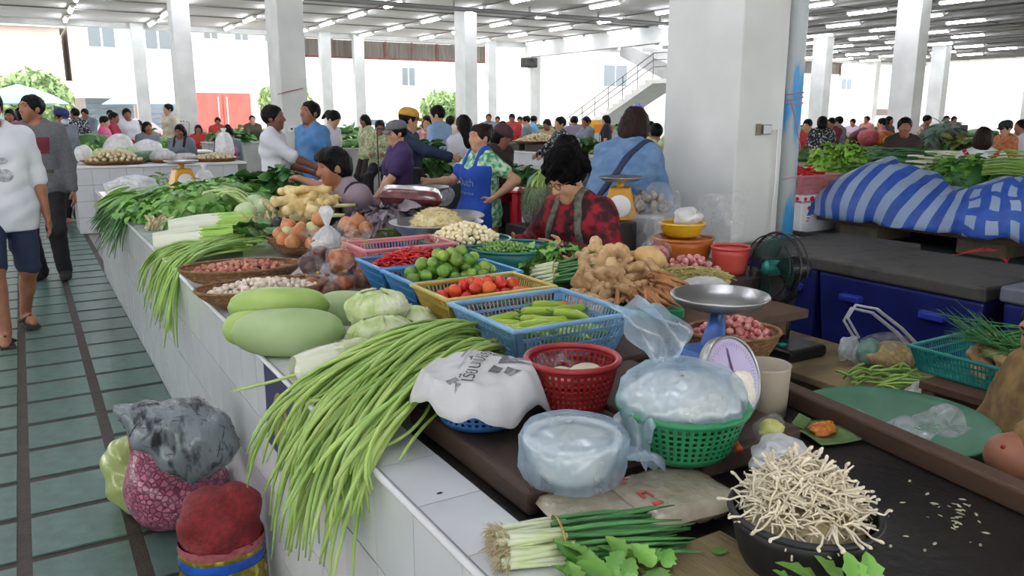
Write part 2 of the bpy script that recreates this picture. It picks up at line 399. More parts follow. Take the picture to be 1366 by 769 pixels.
# ================================================================ the tiled counter along the aisle
m_tile = pm('white_glazed_tile', '#c9cdd0', '#d6dadb', s=2.5, r=.16, b=.03, bs=12, rv=.035)
m_body = pm('counter_concrete', '#8d8c88', '#7b7a77', s=6, r=.85)
m_trim = pm('white_plastic_trim', '#d9dcdc', r=.3)
ctr = thing('market_counter', 'long white tiled market counter running down beside the green aisle', 'counter', (0, 0, 0))
Y0, Y1 = .30, 8.58
MB().box((.562, Y0, 0), (1.62, Y1, .76)).build('counter_body', m_body, ctr, smooth=False)
MB().box((.69, 1.80, .7601), (1.60, Y1, .788)).build('counter_top', m_tile, ctr, smooth=False)
MB().box((.69, Y0, .7601), (1.62, 1.80, .79)).build('worktop', pm('wet_black_worktop', '#121010', '#1f1b18', s=7, r=.45, b=.25, bs=40), ctr, smooth=False)
tl = [MB().box((-.006, -.0985, 0), (.006, .0985, h)).me('front_tile', m_tile, False) for h in (.2035, .19)]
tt = MB().box((-.066, -.0985, -.006), (.066, .0985, .006)).me('top_tile', m_tile, False)
nY = int((Y1-Y0)/.2)
for j in range(nY+1):
    y = Y0+.08+.2*j
    if y > Y1-.05: break
    for i in range(4):
        z = .79-.207*(i+1)
        if i == 3: z = .0
        put('front_tile', tl[0] if i < 3 else tl[1].copy() if False else tl[0] if i < 3 else tl[1], ctr, loc=(.556+rnd(-.0006, .0006), y, z if i < 3 else -.022))
    t = put('top_tile', tt, ctr, loc=(.628, y, .794+rnd(-.0006, .0006)))
for x in (.556,):
    MB().tube([(.552, Y0, .796), (.552, Y1+.01, .796)], .0075, 8).build('edge_trim', m_trim, ctr)
MB().box((.55, Y1, 0), (1.6, Y1+.012, .8)).build('end_face', m_tile, ctr, smooth=False)
for y in (1.31, 1.06, 1.62):
    MB().ell((0, 0, 0), (.007, .004, .0015), 6, 4).build('dark_chip', m_dark, ctr, loc=(.60+.02*(y > 1.2), y, .8005))
# dark wooden rail along the vendor's side
rail = thing('counter_rail', 'dark wooden rail bordering the black worktop in front of the green basin', 'rail', (0, 0, 0))
bev(MB().box((-.025, -1.0, .791), (.025, .62, .838)).build('rail_board', m_wood, rail, smooth=False, loc=(1.618, 1.30, 0), rot=(0, 0, R(-7.5))), .006)
# thick dark board the baskets stand on
m_board = pm('dark_chopping_wood', '#4a3426', '#2f2118', s=6, r=.6, b=.35, bs=25, stretch=(1, .15, 1), c3='#3c2a1f')
for (x0, x1, ya, yb, lab) in ((.722, 1.10, 1.15, 1.69, 'thick dark wooden board with rounded corner under the newspaper basket'),
                              (1.105, 1.40, 1.10, 1.69, 'dark wooden board under the red and green colanders')):
    o = bev(MB().box((x0, ya, .7905), (x1, yb, .848)).build('wooden_board', m_board, smooth=False), .012, 3); tag(o, lab, 'board')
o = bev(MB().box((1.03, 1.705, .7905), (1.62, 2.98, .846)).build('wooden_board', m_board, smooth=False), .01, 2); tag(o, 'long dark board under the row of plastic produce baskets', 'board')
# wet plank and mat close to the viewer
o = bev(MB().box((.70, .36, .7905), (.985, .93, .80)).build('straw_mat', pm('straw_mat', '#8a7a55', '#6d5f40', s=14, r=.9, b=.5, bs=60, stretch=(1, .2, 1)), smooth=False), .003); tag(o, 'brown fibre mat under the spring onion bunch', 'mat')
# blue stickered sign on the front of the counter
sg = thing('counter_sticker', 'dark blue sticker with gold oval on the counter front below the cabbage', 'sticker', (.5485, 2.19, .66))
MB().box((-.002, -.17, -.12), (0, .17, .13)).build('backing', pm('sticker_blue', '#2c2f55', r=.4), sg, smooth=False)
mb = MB()
mb.lathe([(.001, 0), (.085, 0), (.085, .001)], 28, Matrix.Translation((-.0025, 0, -.02)) @ rotm(0, -math.pi/2, 0) @ Matrix.Diagonal((1.25, 1, 1, 1)), cap1=True)
ov = mb.build('gold_oval', pm('sticker_gold', '#9a9256', '#867e48', s=30, r=.4), sg, smooth=False)
MB().lathe([(.055, 0), (.06, 0), (.06, .001), (.055, .001)], 28, Matrix.Translation((-.0035, 0, -.03)) @ rotm(0, -math.pi/2, 0) @ Matrix.Diagonal((1.3, 1, 1, 1)), cap0=False).build('oval_ring', pm('sticker_dark', '#5d5733', r=.5), ov, smooth=False)

# ================================================================ basket makers
def rect_basket(name, label, x0, x1, y0, y1, zb, zt, m, taper=.045, rim=.016, rz=0, group=None, open_=.5, nz=2, pitch=.014):
    cx, cy = (x0+x1)/2, (y0+y1)/2; a, b2 = (x1-x0)/2, (y1-y0)/2; h = zt-zb
    t = thing(name, label, 'basket', (cx, cy, zb), rz, group)
    A, B = a-taper, b2-taper; tk = .0035
    bev(MB().box((-A, -B, 0), (A, B, .006)).build('base', m, t, smooth=False), .003)
    mb = MB(); n = 6
    P = [(-a, -b2), (a, -b2), (a, b2), (-a, b2)]; o2 = [(-1, -1), (1, -1), (1, 1), (-1, 1)]
    # rim: square ring
    rw = rim; V = []; F = []
    for (dx, dz) in ((0, 0), (rw, 0), (rw, .012), (0, .012)):
        for (sx, sy) in o2: V.append((sx*(a-.004+dx-rw*.3), sy*(b2-.004+dx-rw*.3), h-.012+dz))
    for k in range(4):
        for i in range(4): j = (i+1) % 4; k2 = (k+1) % 4; F.append((k*4+i, k*4+j, k2*4+j, k2*4+i))
    bev(MB().add(V, F).build('rim', m, t, smooth=False), .004, 2)
    # lattice walls: vertical ribs and three hoops, posts at the corners
    wl = MB(); pan = MB()
    for s in range(4):
        (ax, ay), (bx, by) = o2[s], o2[(s+1) % 4]
        L0 = Vector((ax*A, ay*B, .004)); L1 = Vector((bx*A, by*B, .004)); U0 = Vector((ax*(a-.004), ay*(b2-.004), h-.006)); U1 = Vector((bx*(a-.004), by*(b2-.004), h-.006))
        nrm = (L1-L0).cross(U0-L0).normalized()*tk
        def P4(u, v): return (L0*(1-u)+L1*u)*(1-v)+(U0*(1-u)+U1*u)*v
        def strip(u0, v0, u1, v1):
            q = [P4(u0, v0), P4(u1, v0), P4(u1, v1), P4(u0, v1)]
            wl.add(q+[p+nrm for p in q], [(3,2,1,0), (4,5,6,7), (0,1,5,4), (1,2,6,5), (2,3,7,6), (3,0,4,7)])
        Ln = (U1-U0).length; k = max(4, int(Ln/pitch))
        for i in range(k): strip((i+.5-.5*open_)/k, .08, (i+.5+.5*open_)/k-.25/k, .92)
        for v in [0.0]+[(q+1)/(nz+1) for q in range(nz)]+[.93]: strip(0, v, 1, min(1, v+.075))
        strip(0, 0, .05, 1); strip(.95, 0, 1, 1)
    o = wl.build('lattice_wall', m, t, smooth=False); o['kind'] = 'stuff'
    return t
def round_basket(name, label, c, r, zb, h, m, r0=None, nr=40, nz=7, solid_=False, group=None, rz=0, ry=1.0, cat='basket', rim=.008):
    r0 = r0 or r*.72; t = thing(name, label, cat, (c[0], c[1], zb), rz, group)
    if solid_:
        mb = MB().lathe([(r0*.98, .004)]+[(r0+(r-r0)*(v**.7), h*v) for v in (0, .25, .5, .75, 1)], nr, ry=ry)
        o = mb.build('bowl_wall', m, t); solid(o, .004)
    else:
        V = []; F = []
        for i in range(nz+1):
            v = i/nz; rr = r0+(r-r0)*(v**.75)
            for j in range(nr*2):
                q = math.pi*j/nr; V.append((rr*math.cos(q), rr*math.sin(q)*ry, h*v+.003))
        n2 = nr*2
        for i in range(nz):
            for j in range(n2):
                k = (j+1) % n2
                if 0 < i < nz-1 and j % 2 == 0: 
                    # leave a slot in the middle, keep top and bottom thirds as bars
                    a0, a1, b0, b1 = i*n2+j, i*n2+k, (i+1)*n2+j, (i+1)*n2+k
                    o = len(V)
                    for (p, q_) in ((a0, b0), (a1, b1)):
                        P, Q = Vector(V[p]), Vector(V[q_]); V += [tuple(P.lerp(Q, .22)), tuple(P.lerp(Q, .78))]
                    F += [(a0, a1, o+2, o), (o+1, o+3, b1, b0)]
                else: F.append((i*n2+j, i*n2+k, (i+1)*n2+k, (i+1)*n2+j))
        o = MB().add(V, F).build('lattice_wall', m, t); solid(o, .003)
        MB().lathe([(.001, .004), (r0, .004)], nr, ry=ry, cap0=False).build('base', m, t)
    ring = [(Vector((r*math.cos(q), r*ry*math.sin(q), h))) for q in (2*math.pi*j/48 for j in range(49))]
    MB().tube(ring, rim, 7, cap=False).build('rim', m, t)
    return t
def heap_pts(n_layers, a, b, d, z0, h, pw=1.6, seed=1, edge=.92):
    """centres of touching pieces lying in layers over an elliptic dome"""
    r = random.Random(seed); out = []
    for L in range(n_layers):
        pts = []; tries = 0
        sc = edge
        while tries < 2500:
            tries += 1
            x, y = r.uniform(-1, 1), r.uniform(-1, 1); q = x*x+y*y
            if q > sc*sc: continue
            P = Vector((x*a, y*b, 0))
            if all((P-p).length > d*.86 for p in pts): pts.append(P)
        for p in pts:
            q = (p.x/a)**2+(p.y/b)**2
            z = z0+h*max(0, 1-q**(pw/2))-L*d*.72
            if z < z0-.02: continue
            out.append(Vector((p.x, p.y, z+r.uniform(-.08, .08)*d)))
    return out
def heap(name, label, cat, group, mes, c, a, b, d, z0, h, layers=2, pw=1.8, seed=1, rz=0, scale=(.85, 1.12), rot=None, mx=300, edge=.92):
    pts = heap_pts(layers, a, b, d, z0, h, pw, seed, edge)[:mx]; r = random.Random(seed+99)
    Mz = Matrix.Rotation(rz, 4, 'Z'); n = 0
    for p in pts:
        q = Mz @ p
        o = put(name, r.choice(mes), None, loc=(c[0]+q.x, c[1]+q.y, q.z), rot=rot(r) if rot else (r.uniform(0, 6.3), r.uniform(0, 6.3), r.uniform(0, 6.3)), scale=r.uniform(*scale))
        tag(o, label, cat, group); n += 1
    return n
# ---------------------------------------------------------------- small produce meshes
def veg(name, r, m, seed=0, amp=.06, nu=12, nv=8, prof=None):
    mb = MB().ell((0, 0, 0), r, nu, nv, dis=bumpy(seed, amp))
    if prof: mb.V = [prof(v) for v in mb.V]
    return mb.me(name, m)
m_lime = pm('lime_skin', '#4c7a24', '#86a643', s=9, r=.35, b=.12, bs=220, rv=.22, rh=.02)
m_tom = pm('tomato_skin', '#c8321f', '#d9542c', s=12, r=.25, rv=.18, rh=.015)
m_onion = pm('onion_skin', '#b0663a', '#c48a58', s=14, r=.4, rv=.18, stretch=(3, 3, .5))
m_shal = pm('shallot_skin', '#a45a48', '#c98f78', s=30, r=.45, rv=.25, rh=.01)
m_pshal = pm('pink_shallot_skin', '#b96a68', '#dba09a', s=30, r=.4, rv=.2)
m_garl = pm('garlic_clove_skin', '#d6c3ab', '#efe5d5', s=40, r=.55, rv=.14, c3='#e3d5c2')
m_peel = pm('peeled_garlic', '#ead9a6', '#f4ecca', s=20, r=.4, rv=.07)
m_ging = pm('ginger_skin', '#a08058', '#c9aa7c', s=22, r=.7, b=.3, bs=90, rv=.12, c3='#b6956a')
m_chil = pm('red_chili_skin', '#b0161a', '#d02a22', s=10, r=.22, rv=.25)
m_stem = pm('green_stem', '#5d8a3a', '#7fa653', s=20, r=.5)
M_lime = [veg('lime', (.024, .023, .022), m_lime, i, .03) for i in range(2)]
M_tom = [veg('tomato', (.024, .024, .021), m_tom, i, .04, prof=lambda v: Vector((v.x, v.y, v.z*(1-.12*max(0, 1-(v.x**2+v.y**2)/.0002))))) for i in range(2)]
M_onion = [veg('onion', (.036, .036, .031), m_onion, i, .03, prof=lambda v: Vector((v.x, v.y, v.z+.012*max(0, 1-(v.x**2+v.y**2)/.0003)))) for i in range(2)]
M_shal = [veg('shallot', (.013, .012, .015), m_shal, i, .05, 8, 6, prof=lambda v: Vector((v.x, v.y, v.z+.006*max(0, 1-(v.x**2+v.y**2)/.00006)))) for i in range(2)]
M_pshal = [veg('pink_shallot', (.016, .015, .018), m_pshal, i, .05, 8, 6) for i in range(2)]
M_garl = [veg('garlic_clove', (.013, .010, .016), m_garl, i+4, .12, 8, 6) for i in range(3)]
M_peel = [veg('peeled_garlic_clove', (.0115, .0105, .0135), m_peel, i+4, .1, 8, 6) for i in range(3)]
# ================================================================ bundles of yardlong beans
m_bean = pm('yardlong_bean', '#8fb254', '#b0cb74', s=7, r=.42, b=.1, bs=120, rv=.16, rh=.012)
m_band = pm('rubber_band', '#a98a4a', r=.6)
def bean_bundle(label, root, n, ends, seed, sp):
    r = random.Random(seed); t = thing('yardlong_bean_bundle', label, 'beans', root, 0, 'bundles of yardlong beans')
    root = Vector(root)
    for i in range(n):
        q = i/(n-1)
        a = r.uniform(0, 6.28); rad = sp*math.sqrt(r.random())
        off = Vector((math.cos(a)*rad*.5, math.cos(a)*rad*.9, abs(math.sin(a))*rad*1.1+.008))
        e = ends(r, q, i); P0 = off+Vector((.02+r.uniform(-.03, .03), r.uniform(-.01, .01), 0)); P3 = e['end']-root
        m1 = e['m1']-root+off*.8; m2 = e['m2']-root+off*.5
        pts = []
        for k in range(15):
            u = k/14
            p = P0*(1-u)**3+m1*3*u*(1-u)**2+m2*3*u*u*(1-u)+P3*u**3
            p = p+Vector((.004*math.sin(5*u+i), .005*math.sin(7*u+2*i), .003*math.sin(9*u+i)))
            w = p+root
            # rest on the ledge, then hang clear of the tiles
            if w.x > .545: w.z = max(w.z, .803+.006)
            elif w.z < .81: w.x = min(w.x, .536)
            pts.append(w-root)
        rr = .0052*r.uniform(.85, 1.2)
        MB().tube(pts, [rr*.6]+[rr]*12+[rr*.8, rr*.35], 6).build('bean', m_bean, t)
    ring = [Vector((.005, math.cos(q)*sp*.95, .012+abs(sp)*.5+math.sin(q)*sp*.75)) for q in (6.283*j/20 for j in range(21))]
    MB().tube(ring, .0022, 5, cap=False).build('rubber_band', m_band, t)
    return t
def endsA(r, q, i):
    # where the tips hang in front of the counter face
    ex = r.uniform(.40, .53); ey = r.uniform(1.50, 2.02); ez = .80-r.uniform(.02, .33)*(1.1-.55*abs(ey-1.8)/.3)
    return dict(m1=Vector((.95, 1.95+r.uniform(-.1, .08), .93+r.uniform(-.01, .05))), m2=Vector((.50+r.uniform(-.06, .05), ey+r.uniform(-.03, .05), .90+r.uniform(-.03, .05))), end=Vector((ex, ey, ez)))
def endsB(r, q, i):
    ex = r.uniform(.44, .535); ey = r.uniform(1.42, 1.8); ez = .80-r.uniform(.0, .30)*(1 if ey > 1.5 else .3)
    return dict(m1=Vector((.93, 1.80+r.uniform(-.1, .05), .91+r.uniform(-.01, .04))), m2=Vector((.50+r.uniform(-.05, .06), ey+r.uniform(-.02, .05), .88+r.uniform(-.03, .05))), end=Vector((ex, ey, ez)))
bean_bundle('upper bundle of long green beans tied by its stalks beside the light blue basket', (1.045, 1.99, .86), 72, endsA, 11, .046)
bean_bundle('lower bundle of long green beans whose stalks reach the newspaper', (1.045, 1.86, .85), 60, endsB, 12, .040)
def stray(pts, label):
    o = MB().tube([Vector(p) for p in pts], [.003]+[.0042]*(len(pts)-2)+[.0016], 6).build('yardlong_bean', m_bean); tag(o, label, 'bean')
stray(qbez((.72, 2.02, .89), (.585, 2.06, .83), (.40, 2.12, .80), 10), 'single bean sticking out to the left past the blue sticker')
stray(qbez((.74, 1.60, .87), (.66, 1.50, .845), (.60, 1.55, .812), 10), 'lone pale bean lying on the tile ledge by the newspaper')
stray(qbez((.82, 1.62, .858), (.70, 1.55, .858), (.60, 1.46, .815), 10), 'short bean crossing the ledge below the newspaper basket')
# ================================================================ near end of the counter
m_blue = pm('blue_plastic', '#2f5f9e', '#3a6dab', s=5, r=.35, rv=.05)
m_ltblue = pm('light_blue_plastic', '#6d9cc4', '#7eabd0', s=5, r=.35)
m_skyb = pm('sky_blue_plastic', '#3f86bd', '#4e93c6', s=5, r=.35)
m_red = pm('red_plastic', '#8f1f22', '#a32a2c', s=5, r=.35)
m_pink = pm('pink_plastic', '#cf7f86', '#d98f95', s=5, r=.4)
m_yel = pm('yellow_plastic', '#b7a24a', '#c3b05c', s=5, r=.4)
m_grn = pm('green_plastic', '#1f7a4c', '#268a58', s=5, r=.35)
m_teal = pm('teal_plastic', '#1f6e66', '#2a7d74', s=5, r=.35)
m_dteal = pm('deep_green_plastic', '#23605a', '#2d6c64', s=5, r=.3)
m_alu = pm('dull_aluminium', '#9b9c9b', '#b2b3b2', s=12, r=.32, metal=.85, b=.05, bs=60)
m_black = pm('black_rubber', '#19191b', '#222225', s=10, r=.5)
f_clear = film('clear_bag_film', '#eef2f4', alpha=.16, r=.15, crease=26)
f_pouch = film('pouch_film', '#f4f2ee', alpha=.06, r=.12, crease=24)
f_milk = film('milky_bag_film', '#e9eef2', alpha=.72, r=.22, crease=22)
f_blue = film('blue_bag_film', '#b9d2e4', alpha=.50, r=.25, crease=16, b=.45)
f_white = film('white_bag_film', '#f2f4f6', alpha=.9, r=.25, crease=20)
f_grey = film('grey_bag_film', '#c9ccd2', alpha=.5, r=.2, crease=30)
round_basket('round_colander', 'blue round colander covered with a sheet of newspaper', (.815, 1.50), .118, .849, .085, m_blue, .085)
# newspaper sheet draped over it
m_news = pm('newsprint', '#bfc0c1', '#cbcccd', s=5, r=.9, b=.35, bs=22)
def news_h(x, y):
    rr = math.hypot(x, y*1.0)
    dome = .954+.030*math.cos(min(1, rr/.17)*1.5)
    drop = max(0, rr-.122)
    return dome-1.7*drop-14*drop*drop+.0025*math.sin(70*x+50*y)*math.sin(60*y-30*x)+.0035*math.sin(31*x+9*y)*min(1, rr/.1)+.003*math.sin(23*y-40*x+1)+.0025*math.sin(17*math.atan2(y, x))*min(1, max(0, rr-.09)/.05)
def news_pt(u, v):
    a = (u-.5)*2; b2 = (v-.5)*2
    ang = math.atan2(b2, a); 
    ra = max(abs(a), abs(b2)); rad = ra*(.150+.004*math.sin(3*ang+1)+.003*math.sin(7*ang)+.012*max(0, math.cos(ang+.5))**4)
    x, y = rad*math.cos(ang), rad*math.sin(ang)
    return Vector((x, y*.98, max(news_h(x, y), .872)-.85))
nw = thing('newspaper_sheet', 'crumpled sheet of newspaper spread over the blue colander', 'newspaper', (.812, 1.505, .85), R(0))
solid(MB().grid(news_pt, 44, 44).build('sheet', m_news, nw), .0012)
NEWS_AX = None
def news_text(txt, size, px, py, rot, name, m, sx=1.0):
    cu = bpy.data.curves.new(name, 'FONT'); cu.body = txt; cu.size = size; cu.align_x = 'CENTER'; cu.resolution_u = 2
    o = bpy.data.objects.new(name, cu); COL.objects.link(o)
    dg = bpy.context.evaluated_depsgraph_get(); me = bpy.data.meshes.new_from_object(o.evaluated_get(dg)); bpy.data.objects.remove(o)
    bm = bmesh.new(); bm.from_mesh(me); bmesh.ops.triangulate(bm, faces=bm.faces[:]); bmesh.ops.subdivide_edges(bm, edges=bm.edges[:], cuts=1)
    c, s = math.cos(rot), math.sin(rot)
    for v in bm.verts:
        x, y = v.co.x*sx*c-v.co.y*s+px, v.co.x*sx*s+v.co.y*c+py
        v.co = (x, y*.98, max(news_h(x, y), .872)-.85+.0016)
    bm.to_mesh(me); bm.free(); me.materials.append(m); return put(name, me, nw)
m_ink = pm('newspaper_ink', '#3d3d40', '#555558', s=40, r=.8); m_ink2 = pm('newspaper_grey_ink', '#77777b', '#a2a2a5', s=30, r=.85, c3='#5c5c60'); m_ink3 = pm('newspaper_light_ink', '#8d8d90', r=.85)
NR = R(48)
def npos(a, b): return (a*math.cos(NR)-b*math.sin(NR), a*math.sin(NR)+b*math.cos(NR))
news_text('เรียนเมื่อ.ย.ด', .046, *npos(.005, -.015), NR, 'headline', m_ink, 1.0)
news_text('ประชุมสภาการศึกษาชาติ', .014, *npos(.012, .026), NR, 'subheadline', m_ink3)
def npatch(pts, name, m):
    P = [npos(*p) for p in pts]; n = len(P); C = (sum(p[0] for p in P)/n, sum(p[1] for p in P)/n)
    def at(p): return Vector((p[0], p[1]*.98, max(news_h(*p), .872)-.85+.0014))
    V = [at(C)]; F = []
    for k in (.5, 1):
        for i in range(n):
            for q in (0, .5):
                a, b2 = P[i], P[(i+1) % n]; e = (a[0]+(b2[0]-a[0])*q, a[1]+(b2[1]-a[1])*q)
                V.append(at((C[0]+(e[0]-C[0])*k, C[1]+(e[1]-C[1])*k)))
    N = 2*n
    for i in range(N):
        j = (i+1) % N; F.append((0, 1+i, 1+j)); F.append((1+i, 1+N+i, 1+N+j, 1+j))
    return MB().add(V, F).build(name, m, nw)
npatch([(-.055, -.035), (-.015, -.04), (-.02, -.062), (-.05, -.056)], 'photo', m_ink2)
npatch([(-.04, -.066), (-.012, -.07), (-.03, -.105), (-.055, -.085)], 'photo', m_ink2)
npatch([(.0, -.045), (.05, -.043), (.055, -.08), (.01, -.085)], 'photo', m_ink2)
npatch([(.075, .045), (.105, .04), (.10, .015), (.08, .018)], 'photo', m_ink2)
npatch([(.03, .05), (.07, .048), (.072, .04), (.03, .042)], 'text_block', m_ink3)
npatch([(.055, -.02), (.10, -.015), (.10, -.05), (.06, -.055)], 'photo', m_ink2)
npatch([(.06, -.06), (.085, -.06), (.085, -.1), (.055, -.105)], 'photo', m_ink3)
npatch([(.02, -.08), (.045, -.08), (.04, -.115), (.02, -.11)], 'photo', m_ink2)
npatch([(-.125, .03), (-.105, .045), (-.095, .025), (-.11, .012)], 'emblem', m_ink2)
npatch([(-.132, .018), (-.115, .02), (-.12, .006)], 'emblem', m_ink2)
# bowl wrapped in a bluish white bag
bw = round_basket('covered_bowl', 'white bowl of noodles wrapped in a bluish white plastic bag', (.83, 1.165), .086, .849, .075, m_white, .06, solid_=True, cat='bowl')
def bagdome(name, label, c, prof, n, m, seed, amp=.06, rx=1, ry=1, cat='plastic bag', parent=None, rz=0, top=None, group=None):
    r = random.Random(seed); ph = [r.uniform(0, 6.28) for _ in range(8)]
    def wob(q, z): return 1+amp*(math.sin(3*q+ph[0]+z*20)+.7*math.sin(7*q+ph[1]-z*35)+.5*math.sin(13*q+ph[2]+z*50)+.35*math.sin(21*q+ph[3]-z*90))/1.6
    o = MB().lathe(prof, n, rx=rx, ry=ry, wob=wob, cap0=False, cap1=True).build(name, m, parent, loc=c, rot=(0, 0, rz))
    if parent is None: tag(o, label, cat, group)
    return o
bagdome('wrapping_bag', '', (0, 0, 0), [(.098, .002), (.104, .02), (.102, .05), (.104, .078), (.092, .094), (.05, .102), (.012, .105)], 56, f_blue, 3, .035, parent=bw)
m_nood = pm('white_noodles', '#dcd9cd', '#ebe9df', s=18, r=.6, b=.4, bs=70, stretch=(1, .25, 1))
MB().ell((0, 0, .062), (.074, .074, .022), 18, 8).build('noodles', m_nood, bw)
o = MB().grid(lambda u, v: Vector((.06+.10*u+.01*math.sin(9*v), -.07+.02*u+.11*(v-.5)*(1-.3*u)+.008*math.sin(14*u+5*v), .055-.05*u*u+.012*math.sin(11*v+6*u))), 16, 16).build('bag_tail', f_blue, bw)
# red colander
rb = round_basket('round_colander', 'dark red lattice colander holding packets of white noodles', (1.045, 1.475), .108, .849, .112, m_red, .078, nr=44, nz=8)
for k, (x, y, rz) in enumerate(((-.02, .01, .5), (.035, -.01, .1))):
    o = MB().ell((0, 0, 0), (.05, .032, .026), 14, 8, dis=bumpy(k, .1)).build('noodle_packet', pm('packet_noodles', '#cfcaa8', '#dedbc2', s=14, r=.4, b=.5, bs=60, stretch=(1, .2, 1)), None, loc=(1.045+x, 1.475+y, .915+.008*k), rot=(0, 0.1, rz))
    tag(o, 'packet of pale noodles in the red colander, '+('left one' if k == 0 else 'right one'), 'noodles')
o = MB().grid(lambda u, v: Vector((.09*(u-.5), .05*(v-.5), .03+.02*math.sin(8*u+3)*math.sin(6*v)+.03*abs(v-.5))), 12, 8).build('plastic_bag', f_clear, None, loc=(1.03, 1.525, .905)); tag(o, 'torn clear bag at the back inside the red colander', 'plastic bag')
# green colander with bag of noodles
gb = round_basket('round_colander', 'bright green lattice colander under a bag of rice noodles', (1.085, 1.145), .128, .849, .098, m_grn, .092, nr=50, nz=8)
o = MB().lathe([(.09, .0), (.112, .035), (.11, .055), (.085, .075), (.04, .088), (.004, .09)], 40, wob=lambda q, z: 1+.04*math.sin(5*q+1)+.03*math.sin(11*q)).build('rice_noodles', m_nood, None, loc=(1.085, 1.15, .915)); tag(o, 'mound of white rice noodles inside the blue bag on the green colander', 'noodles')
nb = thing('noodle_bag', 'pale blue translucent bag with twisted top over the green colander', 'plastic bag', (1.085, 1.15, .94))
ph = [rnd(0, 6) for _ in range(4)]
MB().lathe([(.10, -.004), (.134, .0), (.13, .03), (.12, .055), (.095, .075), (.05, .092), (.006, .098)], 72, wob=lambda q, z: 1+.03*math.sin(4*q+1+z*30)+.022*math.sin(9*q+z*60)+.018*math.sin(17*q-z*40), cap0=False, cap1=True).build('bag_body', f_blue, nb)
def tail(u, v):
    s = v; w = .022+.065*math.sin(min(1, s*1.25)*math.pi*.75)*(1-.25*s)
    a = (u-.5)*2
    return Vector((-.015+.055*s-.055*s*s*2.2+a*w*.75+.006*math.sin(9*s+4*a), .045+.02*s-a*w*.5+.012*math.sin(6*a+5*s), .085+.135*s+.012*math.cos(7*a)-.02*abs(a)*s))
MB().grid(tail, 22, 22).build('bag_neck', f_blue, nb)
MB().grid(lambda u, v: Vector((-.13-.02*u-.02*v*u, -.02+.11*(v-.5), .01-.075*u+.012*math.sin(12*v+5*u))), 12, 14).build('bag_fold', f_blue, nb)
# clump of white noodles by the dial
o = MB().ell((0, 0, 0), (.034, .03, .038), 22, 14, dis=bumpy(5, .16, 4)).build('noodle_clump', pm('cream_noodles', '#e6dfca', '#f2eee2', s=30, r=.6, b=.6, bs=70), None, loc=D(988, 522, 1.66), rot=(0, .2, .6)); tag(o, 'crumpled cream coloured clump leaning against the scale dial', 'noodles')
# dial scale
sc = thing('dial_scale', 'blue spring scale with lilac dial and wide metal pan', 'scale', D(965, 530, 1.95)); scl = sc.location
B = Vector((1.30, 1.30, .849)); sc.location = B
dc = D(978, 503, 1.80)-B; nrm = Vector((.12, -.92, .36)).normalized(); Mn = Matrix.Translation(dc) @ wall_rot(nrm)
MB().lathe([(.094, -.02), (.094, .004), (.088, .006), (.086, .001)], 48, Mn, cap0=True).build('dial_rim', m_alu, sc)
df = MB().lathe([(.0005, .0005), (.0865, .0005)], 48, Mn, cap0=False).build('dial_face', pm('dial_lilac', '#bfb4da', '#cfc6e4', s=8, r=.3), sc)
mt = MB()
for i in range(60):
    q = 6.283*i/60; L = .008 if i % 5 else .014
    mt.add([Mn @ Vector((math.cos(q+e)*rr, math.sin(q+e)*rr, .0012)) for rr in (.077, .077-L) for e in (-.006, .006)], [(0, 1, 3, 2)])
o = mt.build('tick_marks', pm('dial_ink', '#3c3850', r=.6), df, smooth=False); o['kind'] = 'stuff'
MB().add([Mn @ Vector(p) for p in ((-.004, 0, .003), (.004, 0, .003), (.002, .065, .003), (-.002, .065, .003))], [(0, 1, 2, 3)]).build('needle', pm('needle_dark', '#4a3f60', r=.5), df, smooth=False)
MB().lathe([(.012, .0), (.012, .006), (.002, .007)], 12, Mn, cap1=True).build('hub', pm('hub_green', '#28403a', r=.5), df)
bev(MB().box((dc.x-.075, dc.y+.025, .0), (dc.x+.06, dc.y+.12, .15)).build('scale_body', pm('scale_blue', '#244a86', '#2e5594', s=6, r=.4), sc, smooth=False), .015, 3)
pc = D(960, 397, 2.02)-B
MB().tube([(dc.x, dc.y+.07, .14), (pc.x, pc.y, pc.z-.035)], [.03, .018], 8).build('pan_post', MATS['scale_blue'], sc)
pn = MB().lathe([(.01, -.024), (.07, -.022), (.105, -.008), (.118, .008), (.121, .009), (.123, .005), (.108, -.012), (.07, -.027), (.01, -.029)], 48, Matrix.Translation(pc)).build('pan', m_alu, sc)
# beige tub behind the dial
o = thing('round_tub', 'empty beige plastic tub behind the scale dial', 'tub', D(1016, 553, 2.02)); o.location.z = .849 if o.location.x < 1.49 else .79
tz = o.location.z
MB().lathe([(.001, .0), (.058, .0), (.062, .12), (.0635, .125), (.0585, .124), (.055, .006), (.001, .006)], 32, cap0=False).build('tub_wall', pm('beige_plastic', '#b5aa96', '#c2b8a5', s=6, r=.5), o)
# two noodle packages in clear wrap
m_pack = pm('wrapped_noodle_block', '#9b927e', '#b5ad99', s=16, r=.25, b=.5, bs=45, coat=.6, c3='#a89f8b')
pk = thing('noodle_package', 'flat clear-wrapped block of dried noodles with red stripes, on the wooden board end', 'package', (.93, 1.045, .80))
def pillow(u, v, a, b2, t, top):
    x, y = (u-.5)*2, (v-.5)*2; e = (1-abs(x)**6)*(1-abs(y)**6)
    return Vector((x*a*(1+.02*math.sin(5*y)), y*b2*(1+.02*math.sin(6*x)), t/2+(t/2)*e**.35*(1 if top else -1)+.002*math.sin(22*x)*math.cos(17*y)*e))
def pillow_mb(a, b2, t, n=16):
    mb = MB().grid(lambda u, v: pillow(u, v, a, b2, t, 1), n, n); return mb.grid(lambda u, v: pillow(1-u, v, a, b2, t, 0), n, n)
pillow_mb(.105, .093, .042).build('block', m_pack, pk, loc=(.04, -.005, 0), rot=(0, 0, -.06))
